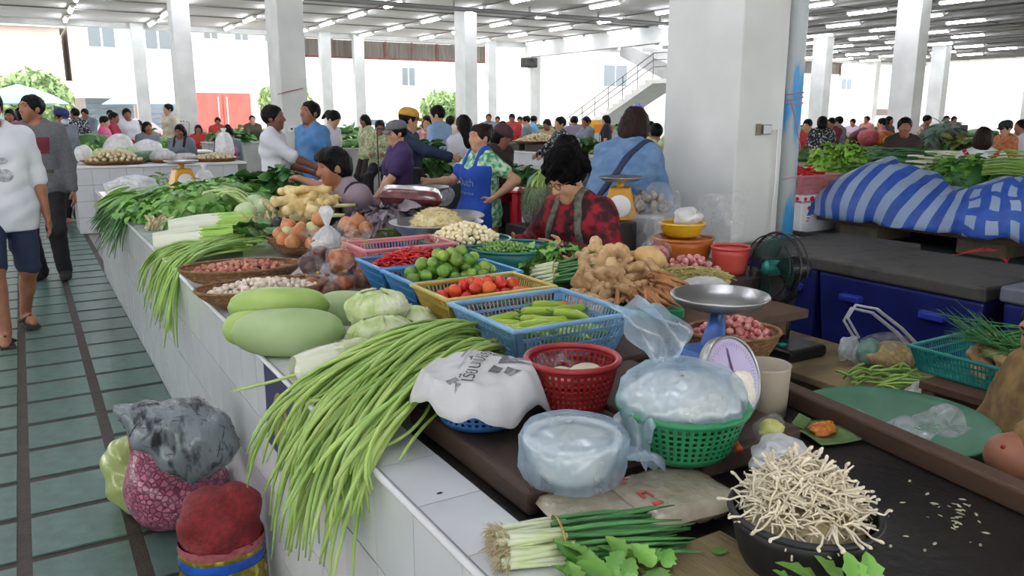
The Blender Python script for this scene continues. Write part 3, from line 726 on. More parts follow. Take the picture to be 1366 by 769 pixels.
pillow_mb(.075, .085, .036).build('block', m_pack, pk, loc=(-.125, .025, 0), rot=(0, 0, -.08))
mb = MB()
for (x, y, w) in ((-.04, .05, .03), (-.035, .02, .03)): pass
m_pr = pm('red_print', '#b53a3a', '#c9655c', s=40, r=.4)
def prt(x0, y0, x1, y1, nm): MB().box((x0, y0, .0), (x1, y1, .0008)).build(nm, m_pr, pk, smooth=False, loc=(0, 0, .0425))
prt(-.038, .045, -.028, .082, 'red_stripe'); prt(-.022, .055, -.016, .082, 'red_stripe'); prt(-.04, -.002, -.018, .006, 'red_bar'); prt(-.04, -.018, -.034, -.002, 'red_bar'); prt(-.024, -.022, -.018, -.005, 'red_bar'); prt(-.04, -.05, -.02, -.038, 'red_bar')
MB().add([(.145+.001, -.07, .006), (.147, .07, .006), (.147, .07, .024), (.146, -.07, .024)], [(0, 1, 2, 3)]).build('red_label', m_pr, pk, smooth=False, rot=(0, 0, -.06))
# fallen petal wrapper between package and green colander
o = MB().grid(lambda u, v: Vector(((u-.5)*.05, (v-.5)*.022*(1-.5*u), .006+.008*math.sin(7*u)*math.sin(5*v))), 8, 6).build('candy_wrapper', pm('pink_white_wrapper', '#b57aa0', '#e6dde4', s=60, r=.35), None, loc=(1.045, 1.17-.02, .848), rot=(0, 0, -.5)); tag(o, 'scrap of pink and white wrapper by the green colander', 'wrapper')
# ---------------------------------------------------------------- black tub of bean sprouts
tb_ = round_basket('plastic_tub', 'black round tub heaped with bean sprouts', (1.025, .79), .116, .7905, .098, m_black, .086, solid_=True, cat='tub', rim=.006)
MB().ell((0, 0, .07), (.095, .095, .048), 24, 10).build('sprout_core', pm('sprout_mass', '#c9bb90', '#b3a375', s=60, r=.5), tb_)
m_spr = pm('bean_sprout', '#ddd0b0', '#efe8d4', s=14, r=.35, rv=.1, lo=.3, hi=.7)
sp = []
for k in range(5):
    L = rnd(.045, .065); c = rnd(-.018, .018); mb = MB().tube([(-L/2, 0, 0), (-L/4, c*.6, .004), (0, c, .002), (L/4, c*.5, -.003), (L/2, -c*.4, 0)], [.0011, .0018, .0019, .0018, .0024], 5)
    mb.ell((L/2+.003, -c*.4, 0), (.0052, .003, .0028), 6, 4); sp.append(mb.me('bean_sprout', m_spr))
r_ = random.Random(5); n = 0
mb = MB()
for k in range(520):
    x, y = r_.gauss(0, .55), r_.gauss(0, .55)
    if x*x+y*y > 1: continue
    q = r_.gauss(.5, 1.2); L = r_.uniform(.018, .03); z = .868+.072*(1-(x*x+y*y))**.7; p = Vector((1.028+x*.107, .795+y*.104, z)); d = Vector((math.cos(q)*L, math.sin(q)*L, r_.gauss(-.004, .008)))
    mb.tube([p-d, p+Vector((0, 0, .004)), p+d], [.0012, .0018, .0018], 4)
o = mb.build('bean_sprouts', m_spr, None); tag(o, 'tangled mass of bean sprouts filling the black tub', 'bean sprouts', None, 'stuff')
while n < 270:
    x, y = r_.gauss(0, .5), r_.gauss(0, .5)
    if x*x+y*y > .98: continue
    z = .885+.075*(1-(x*x+y*y))+r_.uniform(-.006, .008)
    o = put('bean_sprout', sp[n % 5], None, loc=(1.03+x*.104, .80+y*.100, z), rot=(r_.gauss(0, .45), r_.gauss(0, .45)+.25*x, r_.gauss(.5, 1.0)), scale=r_.uniform(.8, 1.15))
    tag(o, 'pale bean sprout in the heap on the black tub', 'bean sprout', 'bean sprouts in the black tub'); n += 1
for k in range(14):
    q = rnd(0, 6.28); o = put('bean_sprout', sp[k % 5], None, loc=(1.025+.106*math.cos(q), .79+.106*math.sin(q), .901), rot=(rnd(-.2, .2), rnd(.05, .25), q+rnd(-.5, .5))); tag(o, 'pale bean sprout hanging over the black tub rim', 'bean sprout', 'sprouts over the tub rim')
# white bag and pickled greens packet on the sprouts
wb = thing('knotted_bag', 'crumpled white plastic bag behind the bean sprouts', 'plastic bag', D(1040, 610, 1.56))
MB().ell((0, 0, 0), (.052, .045, .046), 26, 18, dis=bumpy(8, .16, 3)).build('bag', f_white, wb)
MB().ell((.01, .02, -.03), (.04, .035, .03), 18, 12, dis=bumpy(9, .16, 3)).build('bag_fold', f_white, wb)
pg_ = thing('pickle_packet', 'small clear packet of yellow green pickles above the white bag', 'packet', D(1028, 572, 1.62))
MB().ell((0, 0, 0), (.032, .027, .028), 18, 12, dis=bumpy(10, .18, 3)).build('bag', f_clear, pg_)
MB().ell((0, 0, -.004), (.027, .023, .021), 14, 8, dis=bumpy(12, .2, 4)).build('pickles', pm('pickled_mustard', '#a9a83f', '#c4c46a', s=40, r=.4), pg_)
# banana leaf with curry paste
bl = thing('banana_leaf', 'square of banana leaf holding orange curry paste', 'leaf', Vector((1.515, 1.135, .792)))
solid(MB().grid(lambda u, v: Vector(((u-.5)*.11, (v-.5)*.13, .006+.004*math.sin(5*u+2)*math.sin(4*v)+.012*(u-.5)**2)), 12, 12).build('leaf_sheet', pm('banana_leaf', '#4e6b3c', '#66824f', s=30, r=.4, stretch=(.2, 3, 1)), bl, rot=(0, 0, -.25)), .002)
o = MB().ell((0, 0, 0), (.034, .026, .014), 20, 10, dis=bumpy(3, .16, 4)).build('curry_paste', pm('orange_paste', '#a85d1c', '#c9802f', s=60, r=.45, b=.6, bs=90), None, loc=(1.512, 1.135, .808)); tag(o, 'small heap of orange curry paste on the banana leaf', 'paste')
MB().grid(lambda u, v: Vector(((u-.5)*.05, (v-.5)*.03, .02*u)), 4, 4).build('leaf_flap', MATS['banana_leaf'], bl, loc=(-.02, .05, .012), rot=(.3, .2, .5))
# scraps on the black worktop
m_scr = pm('pale_scrap', '#b9b5a0', '#8f9a6a', s=80, r=.5, rv=.25)
sm = MB().ell((0, 0, 0), (.006, .0025, .0012), 6, 4).me('scrap', m_scr)
for k in range(46):
    px, py = (random.gauss(1275, 30), random.gauss(690, 16)) if k < 26 else (rnd(1150, 1350), rnd(600, 740))
    w = W(px, py, .7915)
    if w.x > 1.49: continue
    o = put('vegetable_scrap', sm, None, loc=w, rot=(0, 0, rnd(0, 6)), scale=rnd(.5, 1.5)); tag(o, 'tiny pale vegetable scrap on the wet black worktop', 'scrap', 'scraps on the black worktop')
o = MB().tube([W(975, 565, .872), W(978, 585, .862), W(986, 600, .858)], [.004, .006, .009], 6).build('carrot_end', pm('carrot', '#c2542a', '#cf6d3e', s=20, r=.4), None); tag(o, 'orange carrot end lying beside the green colander', 'carrot')
# ---------------------------------------------------------------- spring onion bunch at the ledge
m_son = pm('spring_onion_leaf', '#2f6a35', '#4d8a48', s=9, r=.4, rv=.18, rh=.01, stretch=(.4, 3, 3))
m_sow = pm('spring_onion_white', '#dfe3cf', '#c3d39a', s=14, r=.4)
m_root = pm('onion_roots', '#b5a880', '#cbbf9b', s=60, r=.9)
def onion_bunch(label, a, b2, n, rad, seed, group='bunches of spring onions', L_white=.22, thick=.0042, roots=True, nroot=8):
    a, b2 = Vector(a), Vector(b2); t = thing('spring_onion_bunch', label, 'spring onions', a, 0, group); r = random.Random(seed); ax = (b2-a); side = ax.cross(Vector((0, 0, 1))).normalized(); up = Vector((0, 0, 1))
    wm = MB(); rm = MB()
    for i in range(n):
        q = r.uniform(0, 6.28); s = math.sqrt(r.random())*rad; o0 = side*math.cos(q)*s*1.6+up*(abs(math.sin(q))*s*.9+.006); o1 = o0*r.uniform(.9, 1.5)+side*r.gauss(0, rad*.25)
        l = ax*r.uniform(.86, 1.08); st_ = ax*r.uniform(-.03, .05)
        P = [o0+st_+l*u*1.0+(o1-o0)*u+up*(.006*math.sin(u*4+i)-.006*u*u) for u in (0, .1, .22, .34, .5, .68, .85, 1.0)]
        k = 3
        MB().tube(P[:4], [thick*1.25, thick*1.05, thick*.95, thick*.95], 6).build('white_stalk', m_sow, t)
        MB().tube(P[3:], [thick*.95, thick*1.1, thick*1.15, thick*.8, thick*.25], 6, flat=.7).build('green_leaf', m_son, t)
        if roots:
            for j in range(nroot):
                d = (-ax.normalized()*r.uniform(.3, 1)+side*r.gauss(0, .6)+up*r.gauss(0, .5)).normalized()*r.uniform(.01, .03)
                rm.tube([P[0], P[0]+d*.6, P[0]+d+Vector((0, 0, -.004))], [.0009, .0007, .0004], 3, cap=False)
    if roots: o = rm.build('roots', m_root, t); o['kind'] = 'stuff'
    ring = [ax*.33+side*math.cos(q)*rad*1.5+up*(.008+rad*.5+math.sin(q)*rad*.8) for q in (6.283*j/16 for j in range(17))]
    MB().tube(ring, .002, 4, cap=False).build('rubber_band', m_band, t)
    return t
onion_bunch('tied bunch of spring onions with pale bearded roots, lying across the tile ledge', W(668, 742, .805), W(895, 716, .805), 74, .034, 21, thick=.0050)
# ---------------------------------------------------------------- leaf tools
def leaf(L, w, fold=.25, bend=.3, nu=6, tip=1.0, wave=0.0, neck=.12, lobes=0):
    """blade along +x with midrib fold, bend and wavy edge"""
    mb = MB()
    def f(u, v):
        a = (v-.5)*2; prof = math.sin(math.pi*min(1, (u*.96+neck*.3))**.8)**.8 if u < 1 else 0
        ww = w*max(.05, prof)*(1+(lobes*.35*math.sin(u*22) if lobes else 0))
        return Vector((L*u, a*ww/2, fold*abs(a)*ww/2+wave*w*math.sin(14*u+a*2)*abs(a)-bend*L*u*u*.5))
    mb.grid(f, nu, 4 if wave or lobes else 2); return mb
m_leafA = pm('dark_green_leaf', '#305f26', '#4b823a', s=8, r=.42, rv=.22, rh=.012, b=.15, bs=80)
m_leafB = pm('fresh_green_leaf', '#578f38', '#82b555', s=8, r=.42, rv=.2, rh=.012, b=.15, bs=80)
m_leafC = pm('light_lettuce_leaf', '#79b038', '#a3cc5d', s=8, r=.42, rv=.15, rh=.01, b=.2, bs=60)
m_pale = pm('pale_cabbage_leaf', '#a9bd78', '#dfe6c8', s=13, r=.42, rv=.06, b=.7, bs=42, c3='#c6d5a0', lo=.38, hi=.64)
m_stal = pm('pale_green_stalk', '#8fb05a', '#b3c985', s=12, r=.4, rv=.12)
LF = {}; LLEN = {}
def leaves(kind):
    if kind in LF: return LF[kind]
    if kind == 'round': L = [leaf(.06*rnd(.9, 1.1), .05, .3, rnd(.2, .6), 6).me('leaf', m_leafA) for _ in range(3)]
    elif kind == 'herb': L = [leaf(.035*rnd(.9, 1.2), .026, .3, rnd(.1, .6), 5, lobes=1).me('leaf', m_leafB) for _ in range(3)]
    elif kind == 'blade': L = [leaf(.17*rnd(.85, 1.1), .026, .35, rnd(.3, .9), 8).me('leaf', m_leafB) for _ in range(3)]
    elif kind == 'celery': L = [leaf(.05*rnd(.9, 1.2), .038, .25, rnd(.2, .6), 8, lobes=.6).me('leaf', m_leafB) for _ in range(3)]
    elif kind == 'lettuce': L = [leaf(.09*rnd(.9, 1.1), .085, .3, rnd(.2, .8), 9, wave=.12).me('leaf', m_leafC) for _ in range(4)]
    elif kind == 'kale': L = [leaf(.10*rnd(.9, 1.1), .085, .3, rnd(.2, .8), 8, wave=.05).me('leaf', m_leafA) for _ in range(3)]
    elif kind == 'grass': L = [MB().tube([(0, 0, 0), (.12, 0, .004), (.24, 0, -.01), (.34, 0, -.06)], [.003, .003, .0025, .0008], 4, flat=.5).me('leaf', m_son) for _ in range(2)]
    LF[kind] = L; return L
def greens(name, label, c, a, b2, h, n, kind, rz=0, seed=1, out=.5, scale=(.8, 1.25), cat='greens', group=None, hang=None, pitch=(-.3, .5), dirx=None, part='leaf', core=None, parent=None, pw=1.0):
    """a heap of one kind of leaf: leaves on the outside of a low dome, pointing outwards"""
    t = parent or thing(name, label, cat, c, rz, group); r = random.Random(seed); L = leaves(kind)
    if core: MB().ell((0, 0, h*.30), (a*.86, b2*.86, h*.62), 16, 8, dis=bumpy(seed, .1, 3)).build('inner_leaves', core, t)
    for i in range(n):
        q = r.uniform(0, 6.283); s = r.random()**.5
        x, y = s*math.cos(q), s*math.sin(q); z = h*max(0, 1-s**2)**.5*r.uniform(.8, 1.04)
        yaw = (math.atan2(y*b2, x*a) if dirx is None else dirx)+r.gauss(0, out); pi_ = r.uniform(*pitch)+.9*(s-.45); me_ = r.choice(L); sc_ = r.uniform(*scale)
        if me_.name not in LLEN: LLEN[me_.name] = (max(v.co.x for v in me_.vertices), min(v.co.z for v in me_.vertices))
        lx, lz = LLEN[me_.name]; pi_ = min(pi_, math.asin(max(-.9, min(1, (z+.004+lz*sc_*.8)/(lx*sc_)))))
        o = put(part, me_, t, loc=(x*a, y*b2, z+.004), rot=(r.gauss(0, .4), pi_, yaw), scale=sc_)
    return t
# lettuce and herb leaves at the bottom edge
for k, (px, py, z, yw, sc_) in enumerate(((775, 752, .82, 2.2, 1.2), (800, 748, .83, 1.2, 1.1), (835, 758, .82, .5, 1.2), (870, 752, .82, .2, 1.1), (760, 762, .81, 2.8, 1.0), (815, 768, .82, 1.8, 1.2), (780, 742, .825, 1.5, .9))):
    pass
ca = thing('celery_bunch', 'bunch of Chinese celery leaves in front of the spring onion roots', 'greens', W(815, 775, .80))
for k in range(34):
    px, py = rnd(765, 890), rnd(742, 800)
    w = W(px, py, .812+rnd(0, .022))-ca.location
    put('leaf', random.choice(leaves('celery')), ca, loc=w, rot=(rnd(-.5, .5), rnd(-.7, .1), rnd(.4, 2.8)), scale=rnd(.7, 1.1))
ca2 = thing('celery_bunch', 'sprig of green leaves standing before the black sprout tub', 'greens', W(1120, 800, .80))
for k, (px, py, yw, s_) in enumerate(((1140, 765, 1.6, 1.0), (1128, 790, 1.9, 1.2), (1100, 790, 2.2, 1.2), (1150, 800, 1.2, 1.1), (1075, 800, 2.4, 1.2), (1060, 806, 2.8, 1.1), (1165, 795, .9, 1))):
    put('leaf', leaves('celery')[k % 3], ca2, loc=W(px, py, .84)-ca2.location, rot=(0.2, -.9+.1*(k % 3), yw), scale=s_*1.1)
o = put('loose_leaf', leaves('celery')[0], None, loc=W(955, 740, .803), rot=(0, 0, .3), scale=.6); tag(o, 'single small leaf lying on the mat near the black tub', 'leaf')
# ================================================================ produce along the counter
m_wick = pm('woven_bamboo', '#8a6440', '#a98054', s=40, r=.75, b=.6, bs=90, stretch=(1, 1, 3), c3='#765434')
def woven(name, label, c, r, ry, zb, h, rz=0, tilt=(0, 0), cat='basket'):
    t = thing(name, label, cat, (c[0], c[1], zb), rz); t.rotation_euler = (tilt[0], tilt[1], rz)
    mb = MB().lathe([(r*.55, 0), (r*.8, h*.28), (r*.95, h*.7), (r, h), (r*1.02, h*1.02), (r*.985, h*1.0), (r*.93, h*.7), (r*.76, h*.3), (.001, h*.12)], 40, ry=ry/r, wob=lambda q, z: 1+.006*math.sin(40*q)*(1 if z < h else 0))
    mb.build('bowl_wall', m_wick, t)
    MB().tube([Vector((r*math.cos(q), ry*math.sin(q), h*1.01)) for q in (6.2832*j/40 for j in range(41))], .006, 6, cap=False).build('rim', m_wick, t)
    return t
# wax gourds
m_gourd = pm('wax_gourd_skin', '#86a650', '#a9c36c', s=5, r=.42, rv=.05, c3='#97b55c', b=.06, bs=60)
m_gourd2 = pm('wax_gourd_bloom', '#86a06a', '#a3b886', s=4, r=.55, c3='#94ac74')
def gourd(label, c, L, rr, yaw, m, pitch=0, seed=1):
    mb = MB(); n = 20
    prof = []
    for i in range(n+1):
        u = i/n*2-1; prof.append((max(.002, rr*(1-abs(u)**3.2)**.5*(1+.05*math.sin(2*u+seed))), u*L/2))
    o = mb.lathe(prof, 28, wob=lambda q, z: 1+.015*math.sin(3*q+seed)).build('wax_gourd', m, None, loc=c); o.rotation_euler = (Matrix.Rotation(yaw, 3, 'Z') @ Matrix.Rotation(math.pi/2+pitch, 3, 'Y')).to_euler()
    tag(o, label, 'gourd', 'wax gourds on the counter'); return o
gy = R(-31)
gourd('pale green wax gourd in front, nearest to the counter edge with a bloom of wax', W(385, 444, .872), .345, .071, gy+.02, m_gourd2, -.0, 1)
gourd('bright green wax gourd lying on top behind the front gourd', W(372, 409, .905), .33, .062, gy+.06, m_gourd, -.02, 2)
gourd('wax gourd showing only its rounded end at the far left under the two others', W(345, 437, .858), .22, .055, gy+.3, m_gourd, 0, 3)
gourd('dull green wax gourd behind the cabbages', W(478, 412, .868), .30, .062, gy-.1, m_gourd2, 0, 4)
gourd('dull green wax gourd lying under the cabbages', W(500, 438, .86), .30, .058, gy-1.1, m_gourd2, 0, 5)
# cabbages as heads wrapped in separate leaves
def cabbage(name, label, c, a, b2, h, yaw, seed, m=None, n=9, group='cabbages by the gourds', tilt=0):
    t = thing(name, label, 'cabbage', c, yaw, group); t.rotation_euler = (0, tilt, yaw); r = random.Random(seed); m = m or m_pale
    MB().ell((0, 0, 0), (a*.95, b2*.95, h*.95), 22, 14, dis=bumpy(seed, .05, 2.5)).build('head', m, t)
    for i in range(n):
        q = 6.283*i/n+r.uniform(-.3, .3); el = r.uniform(-.5, .9); wd = r.uniform(.7, 1.15)
        def f(u, v, q=q, el=el, wd=wd, ph=r.uniform(0, 6)):
            th = q+(v-.5)*wd*1.5; fi = el+(u-.5)*1.5
            k = 1.0+.035*math.sin(v*19+ph)*u+.03*math.sin(u*11+ph)+.05*max(0, u-.75)*4*(.5+.5*math.sin(v*9+ph))
            return Vector((a*math.cos(fi)*math.cos(th)*k, b2*math.cos(fi)*math.sin(th)*k, h*math.sin(fi)*k))
        MB().grid(f, 9, 12).build('leaf', m, t)
    return t
cabbage('cabbage', 'pale oval cabbage on top of the heap beside the tomato basket', W(503, 412, .93), .10, .07, .062, gy+.25, 1)
cabbage('cabbage', 'crinkled pale cabbage in front of the other cabbages', W(512, 449, .87), .11, .075, .062, gy+.15, 2)
cabbage('cabbage', 'small pale cabbage at the right by the yellow basket', W(553, 432, .87), .07, .065, .06, gy, 3)
m_napa = pm('napa_cabbage_white', '#d5dcc0', '#e9ecdc', s=6, r=.4, b=.2, bs=50, stretch=(.4, 3, 3))
def napa(label, c, L, rr, yaw, seed, group='napa cabbages', flare=1.0, tilt=0):
    t = thing('napa_cabbage', label, 'cabbage', c, yaw, group); t.rotation_euler = (0, tilt, yaw); r = random.Random(seed)
    def prof(u): return rr*(.55+.5*math.sin(math.pi*min(1, u*.62+.12)))
    MB().lathe([(.004, 0)]+[(prof(u/10)*.9, L*.92*u/10) for u in range(1, 10)]+[(.01, L*.92)], 18, rotm(0, math.pi/2, 0)).build('heart', m_napa, t)
    for i in range(12):
        q = 6.283*i/12+r.uniform(-.2, .2); l = L*r.uniform(.85, 1.08)
        ph = r.uniform(0, 6)
        def f(u, v, q=q, l=l, ph=ph):
            th = q+(v-.5)*1.1*(1-.6*max(0, u-.55)); k = prof(u)*(1.0+.06*u*math.sin(v*16+ph)*flare+.28*flare*max(0, u-.7))
            return Vector((l*u, k*math.cos(th), k*math.sin(th)))
        st_ = MB().grid(lambda u, v: f(u*.62, v), 6, 6).build('white_leaf_base', m_napa, t)
        MB().grid(lambda u, v: f(.6+u*.4, v)+Vector((0, 0, .003*math.sin(u*9+v*12))), 6, 8).build('green_leaf_tip', m_leafC if flare > 1.2 else m_pale, t)
    return t
napa('napa cabbage lying by the counter edge in front of the beans', W(393, 497, .845), .20, .058, gy+.62, 5)
napa('white napa cabbage with loose green tip, nearest of the two by the green stalk bundle', W(205, 325, .85), .42, .075, gy+.35, 6, 'napa cabbages at the middle of the counter', 1.6)
napa('white napa cabbage behind its neighbour, under the leafy celery heap', W(225, 307, .87), .44, .075, gy+.45, 7, 'napa cabbages at the middle of the counter', 1.6)
# woven trays of shallots and garlic
c = W(322, 366, .84)
woven('woven_basket', 'shallow woven basket full of brown shallots', c, .25, .16, .802, .075, gy+.35)
heap('shallot', 'brown shallot in the shallow woven basket', 'shallot', 'shallots in the woven basket', M_shal, c, .215, .13, .026, .855, .035, 2, 1.8, 3, gy+.35)
c = W(352, 392, .84)
woven('woven_basket', 'shallow woven basket full of loose garlic cloves', c, .25, .15, .802, .07, gy+.5)
heap('garlic_clove', 'loose garlic clove in the shallow woven basket', 'garlic', 'garlic cloves in the woven basket', M_garl, c, .215, .122, .024, .85, .04, 2, 1.8, 4, gy+.5)
# curry paste bags
m_cur = [pm('orange_curry', '#8a451c', '#b0662f', s=40, r=.3, b=.4), pm('brown_curry', '#5e3220', '#7c4a32', s=40, r=.3, b=.4), pm('purple_paste', '#3b2027', '#553039', s=40, r=.5), pm('amber_curry', '#9a5430', '#c07a48', s=30, r=.3, b=.4)]
def pouch(label, c, rr, h, k, rot, seed, group='bags of curry paste', tailh=.05, film_=None):
    t = thing('paste_bag', label, 'bag', c, 0, group); t.rotation_euler = rot; r = random.Random(seed)
    d = bumpy(seed, .07, 2)
    MB().lathe([(.002, -h*.5), (rr*.55, -h*.45), (rr*.9, -h*.22), (rr*.97, 0), (rr*.82, h*.18), (rr*.3, h*.27), (.002, h*.28)], 18, wob=lambda q, z: 1+.05*math.sin(3*q+seed)).build('paste', m_cur[k], t)
    ph = r.uniform(0, 6)
    MB().lathe([(.002, -h*.53), (rr*.62, -h*.47), (rr*.98, -h*.22), (rr*1.05, 0), (rr*.95, h*.2), (rr*.6, h*.42), (rr*.16, h*.55), (rr*.12, h*.58), (rr*.5, h*.58+tailh*.6), (rr*.7, h*.58+tailh)], 30, wob=lambda q, z: 1+(.05+.12*max(0, z/h))*math.sin(5*q+ph+20*z)+.05*math.sin(11*q-ph), cap0=False).build('film', film_ or f_pouch, t)
    MB().tube([Vector((rr*.15*math.cos(q), rr*.15*math.sin(q), h*.565)) for q in (6.283*j/8 for j in range(9))], .004, 5, cap=False).build('tie', m_red if seed % 3 == 0 else m_band, t)
    return t
o = MB().box((-.17, -.13, 0), (.17, .13, .012)).build('tray_cloth', m_dteal, None, smooth=False, loc=W(430, 388, .80), rot=(0, 0, gy)); tag(o, 'flat dark green tray under the bags of curry paste', 'tray'); bev(o, .005)
for i, (px, py, z, rr, h, k, rot, lab) in enumerate((
    (398, 375, .85, .032, .10, 0, (.9, .6, 0), 'curry paste bag lying on the garlic, tipped to the left'),
    (418, 382, .845, .045, .11, 0, (.35, .3, 0), 'front left bag of orange brown curry paste with clear puffed top'),
    (438, 386, .845, .045, .11, 1, (.2, -.1, 0), 'front middle bag of brown curry paste by the gourd'),
    (458, 380, .85, .045, .11, 0, (.25, -.3, 1), 'curry paste bag in the front row behind the middle gourd'),
    (487, 370, .865, .05, .12, 1, (0, .1, 0), 'brown curry paste bag at the right end of the front row, hanging low'),
    (415, 352, .91, .05, .10, 2, (.5, .2, 0), 'dark purple paste bag on top at the left'),
    (424, 338, .93, .048, .10, 2, (-.2, -.3, 0), 'second dark purple paste bag leaning behind the first'),
    (455, 345, .93, .06, .14, 3, (.1, .15, 0), 'large amber curry paste bag at the middle of the heap'),
    (470, 330, .95, .055, .13, 3, (-.1, -.3, 0), 'amber curry paste bag behind the large one'),
    (490, 345, .93, .05, .13, 3, (0, -.15, 1), 'amber curry paste bag beside the red chilli basket'))):
    pouch(lab, W(px, py, z), rr, h, k, rot, i+1, None)
# onions in a woven bowl and more behind
c = W(400, 320, .87)
woven('woven_basket', 'round woven bowl piled with brown onions', c, .17, .14, .802, .09, gy)
def place(name, label, cat, group, mes, pts, rot=None):
    for i, (px, py, z, s) in enumerate(pts):
        o = put(name, mes[i % len(mes)], None, loc=W(px, py, z), rot=rot or (rnd(-.6, .6), rnd(-.6, .6), rnd(0, 6)), scale=s); tag(o, label if isinstance(label, str) else label[i], cat, group)
place('onion', 'brown onion piled in the woven bowl', 'onion', 'onions in the woven bowl', M_onion, [(385, 302, .95, 1.2), (401, 303, .96, .8), (378, 320, .90, 1.0), (390, 323, .91, 1.05), (415, 325, .9, .9), (398, 313, .93, 1.35), (372, 312, .92, .9), (428, 292, 1.0, 1.35), (424, 315, .92, 1.0)])
place('onion', 'brown onion in the second heap behind the knotted bag', 'onion', 'onions behind the knotted bag', M_onion, [(463, 300, .95, 1.3), (477, 298, .96, 1.4), (488, 305, .94, 1.1), (470, 310, .92, 1.2), (490, 308, .91, 1.0), (483, 312, .9, .9)])
m_squash = pm('pale_green_squash', '#b7c283', '#cfd6a4', s=10, r=.4)
M_sq = [veg('squash', (.05, .05, .042), m_squash, i, .05) for i in range(2)]
place('pale_squash', ['pale yellow green squash between the onions', 'yellow squash at the right of the onion bowl'], 'squash', None, M_sq, [(383, 309, .93, .62), (418, 305, .95, .9)])
m_egg = pm('pale_round_eggplant', '#a5bf86', '#c2d3a8', s=10, r=.35, rv=.08)
M_egg = [veg('eggplant', (.06, .06, .055), m_egg, i, .04) for i in range(2)]
place('round_eggplant', ['pale round gourd at the left behind the onions', 'lowest pale round gourd above the napa cabbage', 'pale round gourd beside the root cluster', 'pale round gourd at the back by the celery heap'], 'gourd', None, M_egg, [(328, 284, .93, 1.15), (330, 299, .88, 1.1), (350, 280, .93, 1.25), (340, 272, .96, 1.1)])
# straw coloured mushrooms bundle
bm_ = thing('reed_bundle', 'bundle of straw coloured roots standing beside the onion bowl', 'roots', W(358, 315, .83))
m_straw = pm('straw_root', '#a48f63', '#c2af84', s=30, r=.7, rv=.15)
for k in range(34):
    a = Vector((rnd(-.07, .07), rnd(-.06, .06), rnd(0, .05))); d = Vector((rnd(-.06, .06), rnd(-.05, .05), rnd(.05, .1)))
    MB().tube([a, a+d*.6, a+d], [.006, .008, .005], 5).build('root', m_straw, bm_)
o = MB().ell((0, 0, 0), (.04, .034, .042), 18, 12, dis=bumpy(4, .09, 3)).build('black_bag', pm('black_polythene', '#1f2226', r=.3), None, loc=W(371, 300, .93)); tag(o, 'small black knotted bag on the reed bundle', 'plastic bag')
# galangal roots with stalks
m_gal = pm('galangal_skin', '#c9ab6a', '#e2cf9a', s=18, r=.55, b=.25, bs=80, c3='#d6bd80')
m_gst = pm('galangal_stalk', '#bcc07a', '#d9d3a0', s=10, r=.5)
def knob(seed, s=1.0, n=8):
    r = random.Random(seed); P = []; p = np.zeros(3)
    for i in range(n):
        q = p+np.array([r.gauss(0, .02), r.gauss(0, .02), r.gauss(0, .012)])*s; P.append(seg(p, q, .013*s*r.uniform(.8, 1.2), .012*s*r.uniform(.7, 1.2), .01*s))
        p = q if r.random() < .7 else np.zeros(3)
    return P
K_gal = [sdf_mesh('galangal', knob(i, 1.7, 10), .006, m_gal) for i in range(3)]
K_gin = [sdf_mesh('ginger', knob(i+20, 1.15, 10), .0042, m_ging, warp=lambda X, Y, Z: .0012*np.sin(260*X)*np.sin(240*Y+200*Z)) for i in range(4)]
for i, (px, py, z, s) in enumerate(((385, 272, .97, 1.2), (400, 278, .95, 1.2), (415, 258, 1.03, 1.1), (420, 248, 1.06, .9), (392, 288, .92, 1.1), (405, 268, .99, 1.1), (425, 275, .97, 1.1), (412, 287, .93, 1.1), (438, 270, .98, 1.0), (418, 265, 1.0, 1.0))):
    t = thing('galangal_root', 'knobbly cream galangal root in the heap in front of the reaching man', 'galangal', W(px, py, z), rnd(0, 6), 'galangal heap')
    put('rhizome', K_gal[i % 3], t, scale=s)
    if i % 2 == 0 or i > 5:
        e = Vector((.17+rnd(0, .08), rnd(-.06, .06), rnd(-.02, .05))); q = Matrix.Rotation(-t.rotation_euler.z+gy+rnd(-.2, .25), 3, 'Z') @ e
        MB().tube([(0, 0, .01), q*.5, q], [.012, .0125, .010], 8).build('stalk', m_gst, t)
for i, (px, py0, py1) in enumerate(((448, 288, 256), (459, 290, 254), (468, 290, 262), (476, 290, 268))):
    a = W(px, py0, .88); b2 = D(px+1, py1, (a-Vector(EYE)).dot(Vector(FWD)))
    o = MB().tube([a, (a+b2)/2, b2], .017 if i == 1 else .012, 8).build('stalk_stick', m_gst, None); tag(o, 'upright cut pale stalk beside the galangal heap, %s from the left' % ORD[i], 'stalk', 'upright cut stalks')
o = MB().tube([W(345, 262, 1.0), W(358, 275, .97), W(366, 282, .95)], [.012, .016, .014], 8).build('root_stick', m_straw, None); tag(o, 'brown root stick leaning above the pale gourds', 'root')
bk = MB().lathe([(.2, 0), (.26, .05), (.28, .07), (.27, .07), (.19, .01)], 36).build('black_tray', m_black, None, loc=W(430, 296, .835)); tag(bk, 'round black tray under the galangal heap', 'tray')
# knotted clear bag on a blue basket
rect_basket('plastic_basket', 'small blue rectangular basket, empty at its right end', *(lambda a: (a.x-.17, a.x+.22, a.y-.12, a.y+.12))(W(480, 330, .9)), .80, .905, m_blue, .03)
kb = thing('knotted_bag', 'clear knotted bag of pale grains standing by the onions', 'plastic bag', W(437, 322, .93))
MB().lathe([(.002, -.06), (.05, -.05), (.07, -.01), (.06, .03), (.03, .06), (.01, .075), (.018, .10), (.034, .14), (.02, .165)], 26, wob=lambda q, z: 1+.1*math.sin(3*q+z*30)+.06*math.sin(7*q), cap0=False).build('film', f_milk, kb)
MB().ell((0, 0, -.015), (.058, .058, .036), 14, 8).build('grains', pm('pale_grain', '#c9b699', '#dccdb5', s=90, r=.6), kb)
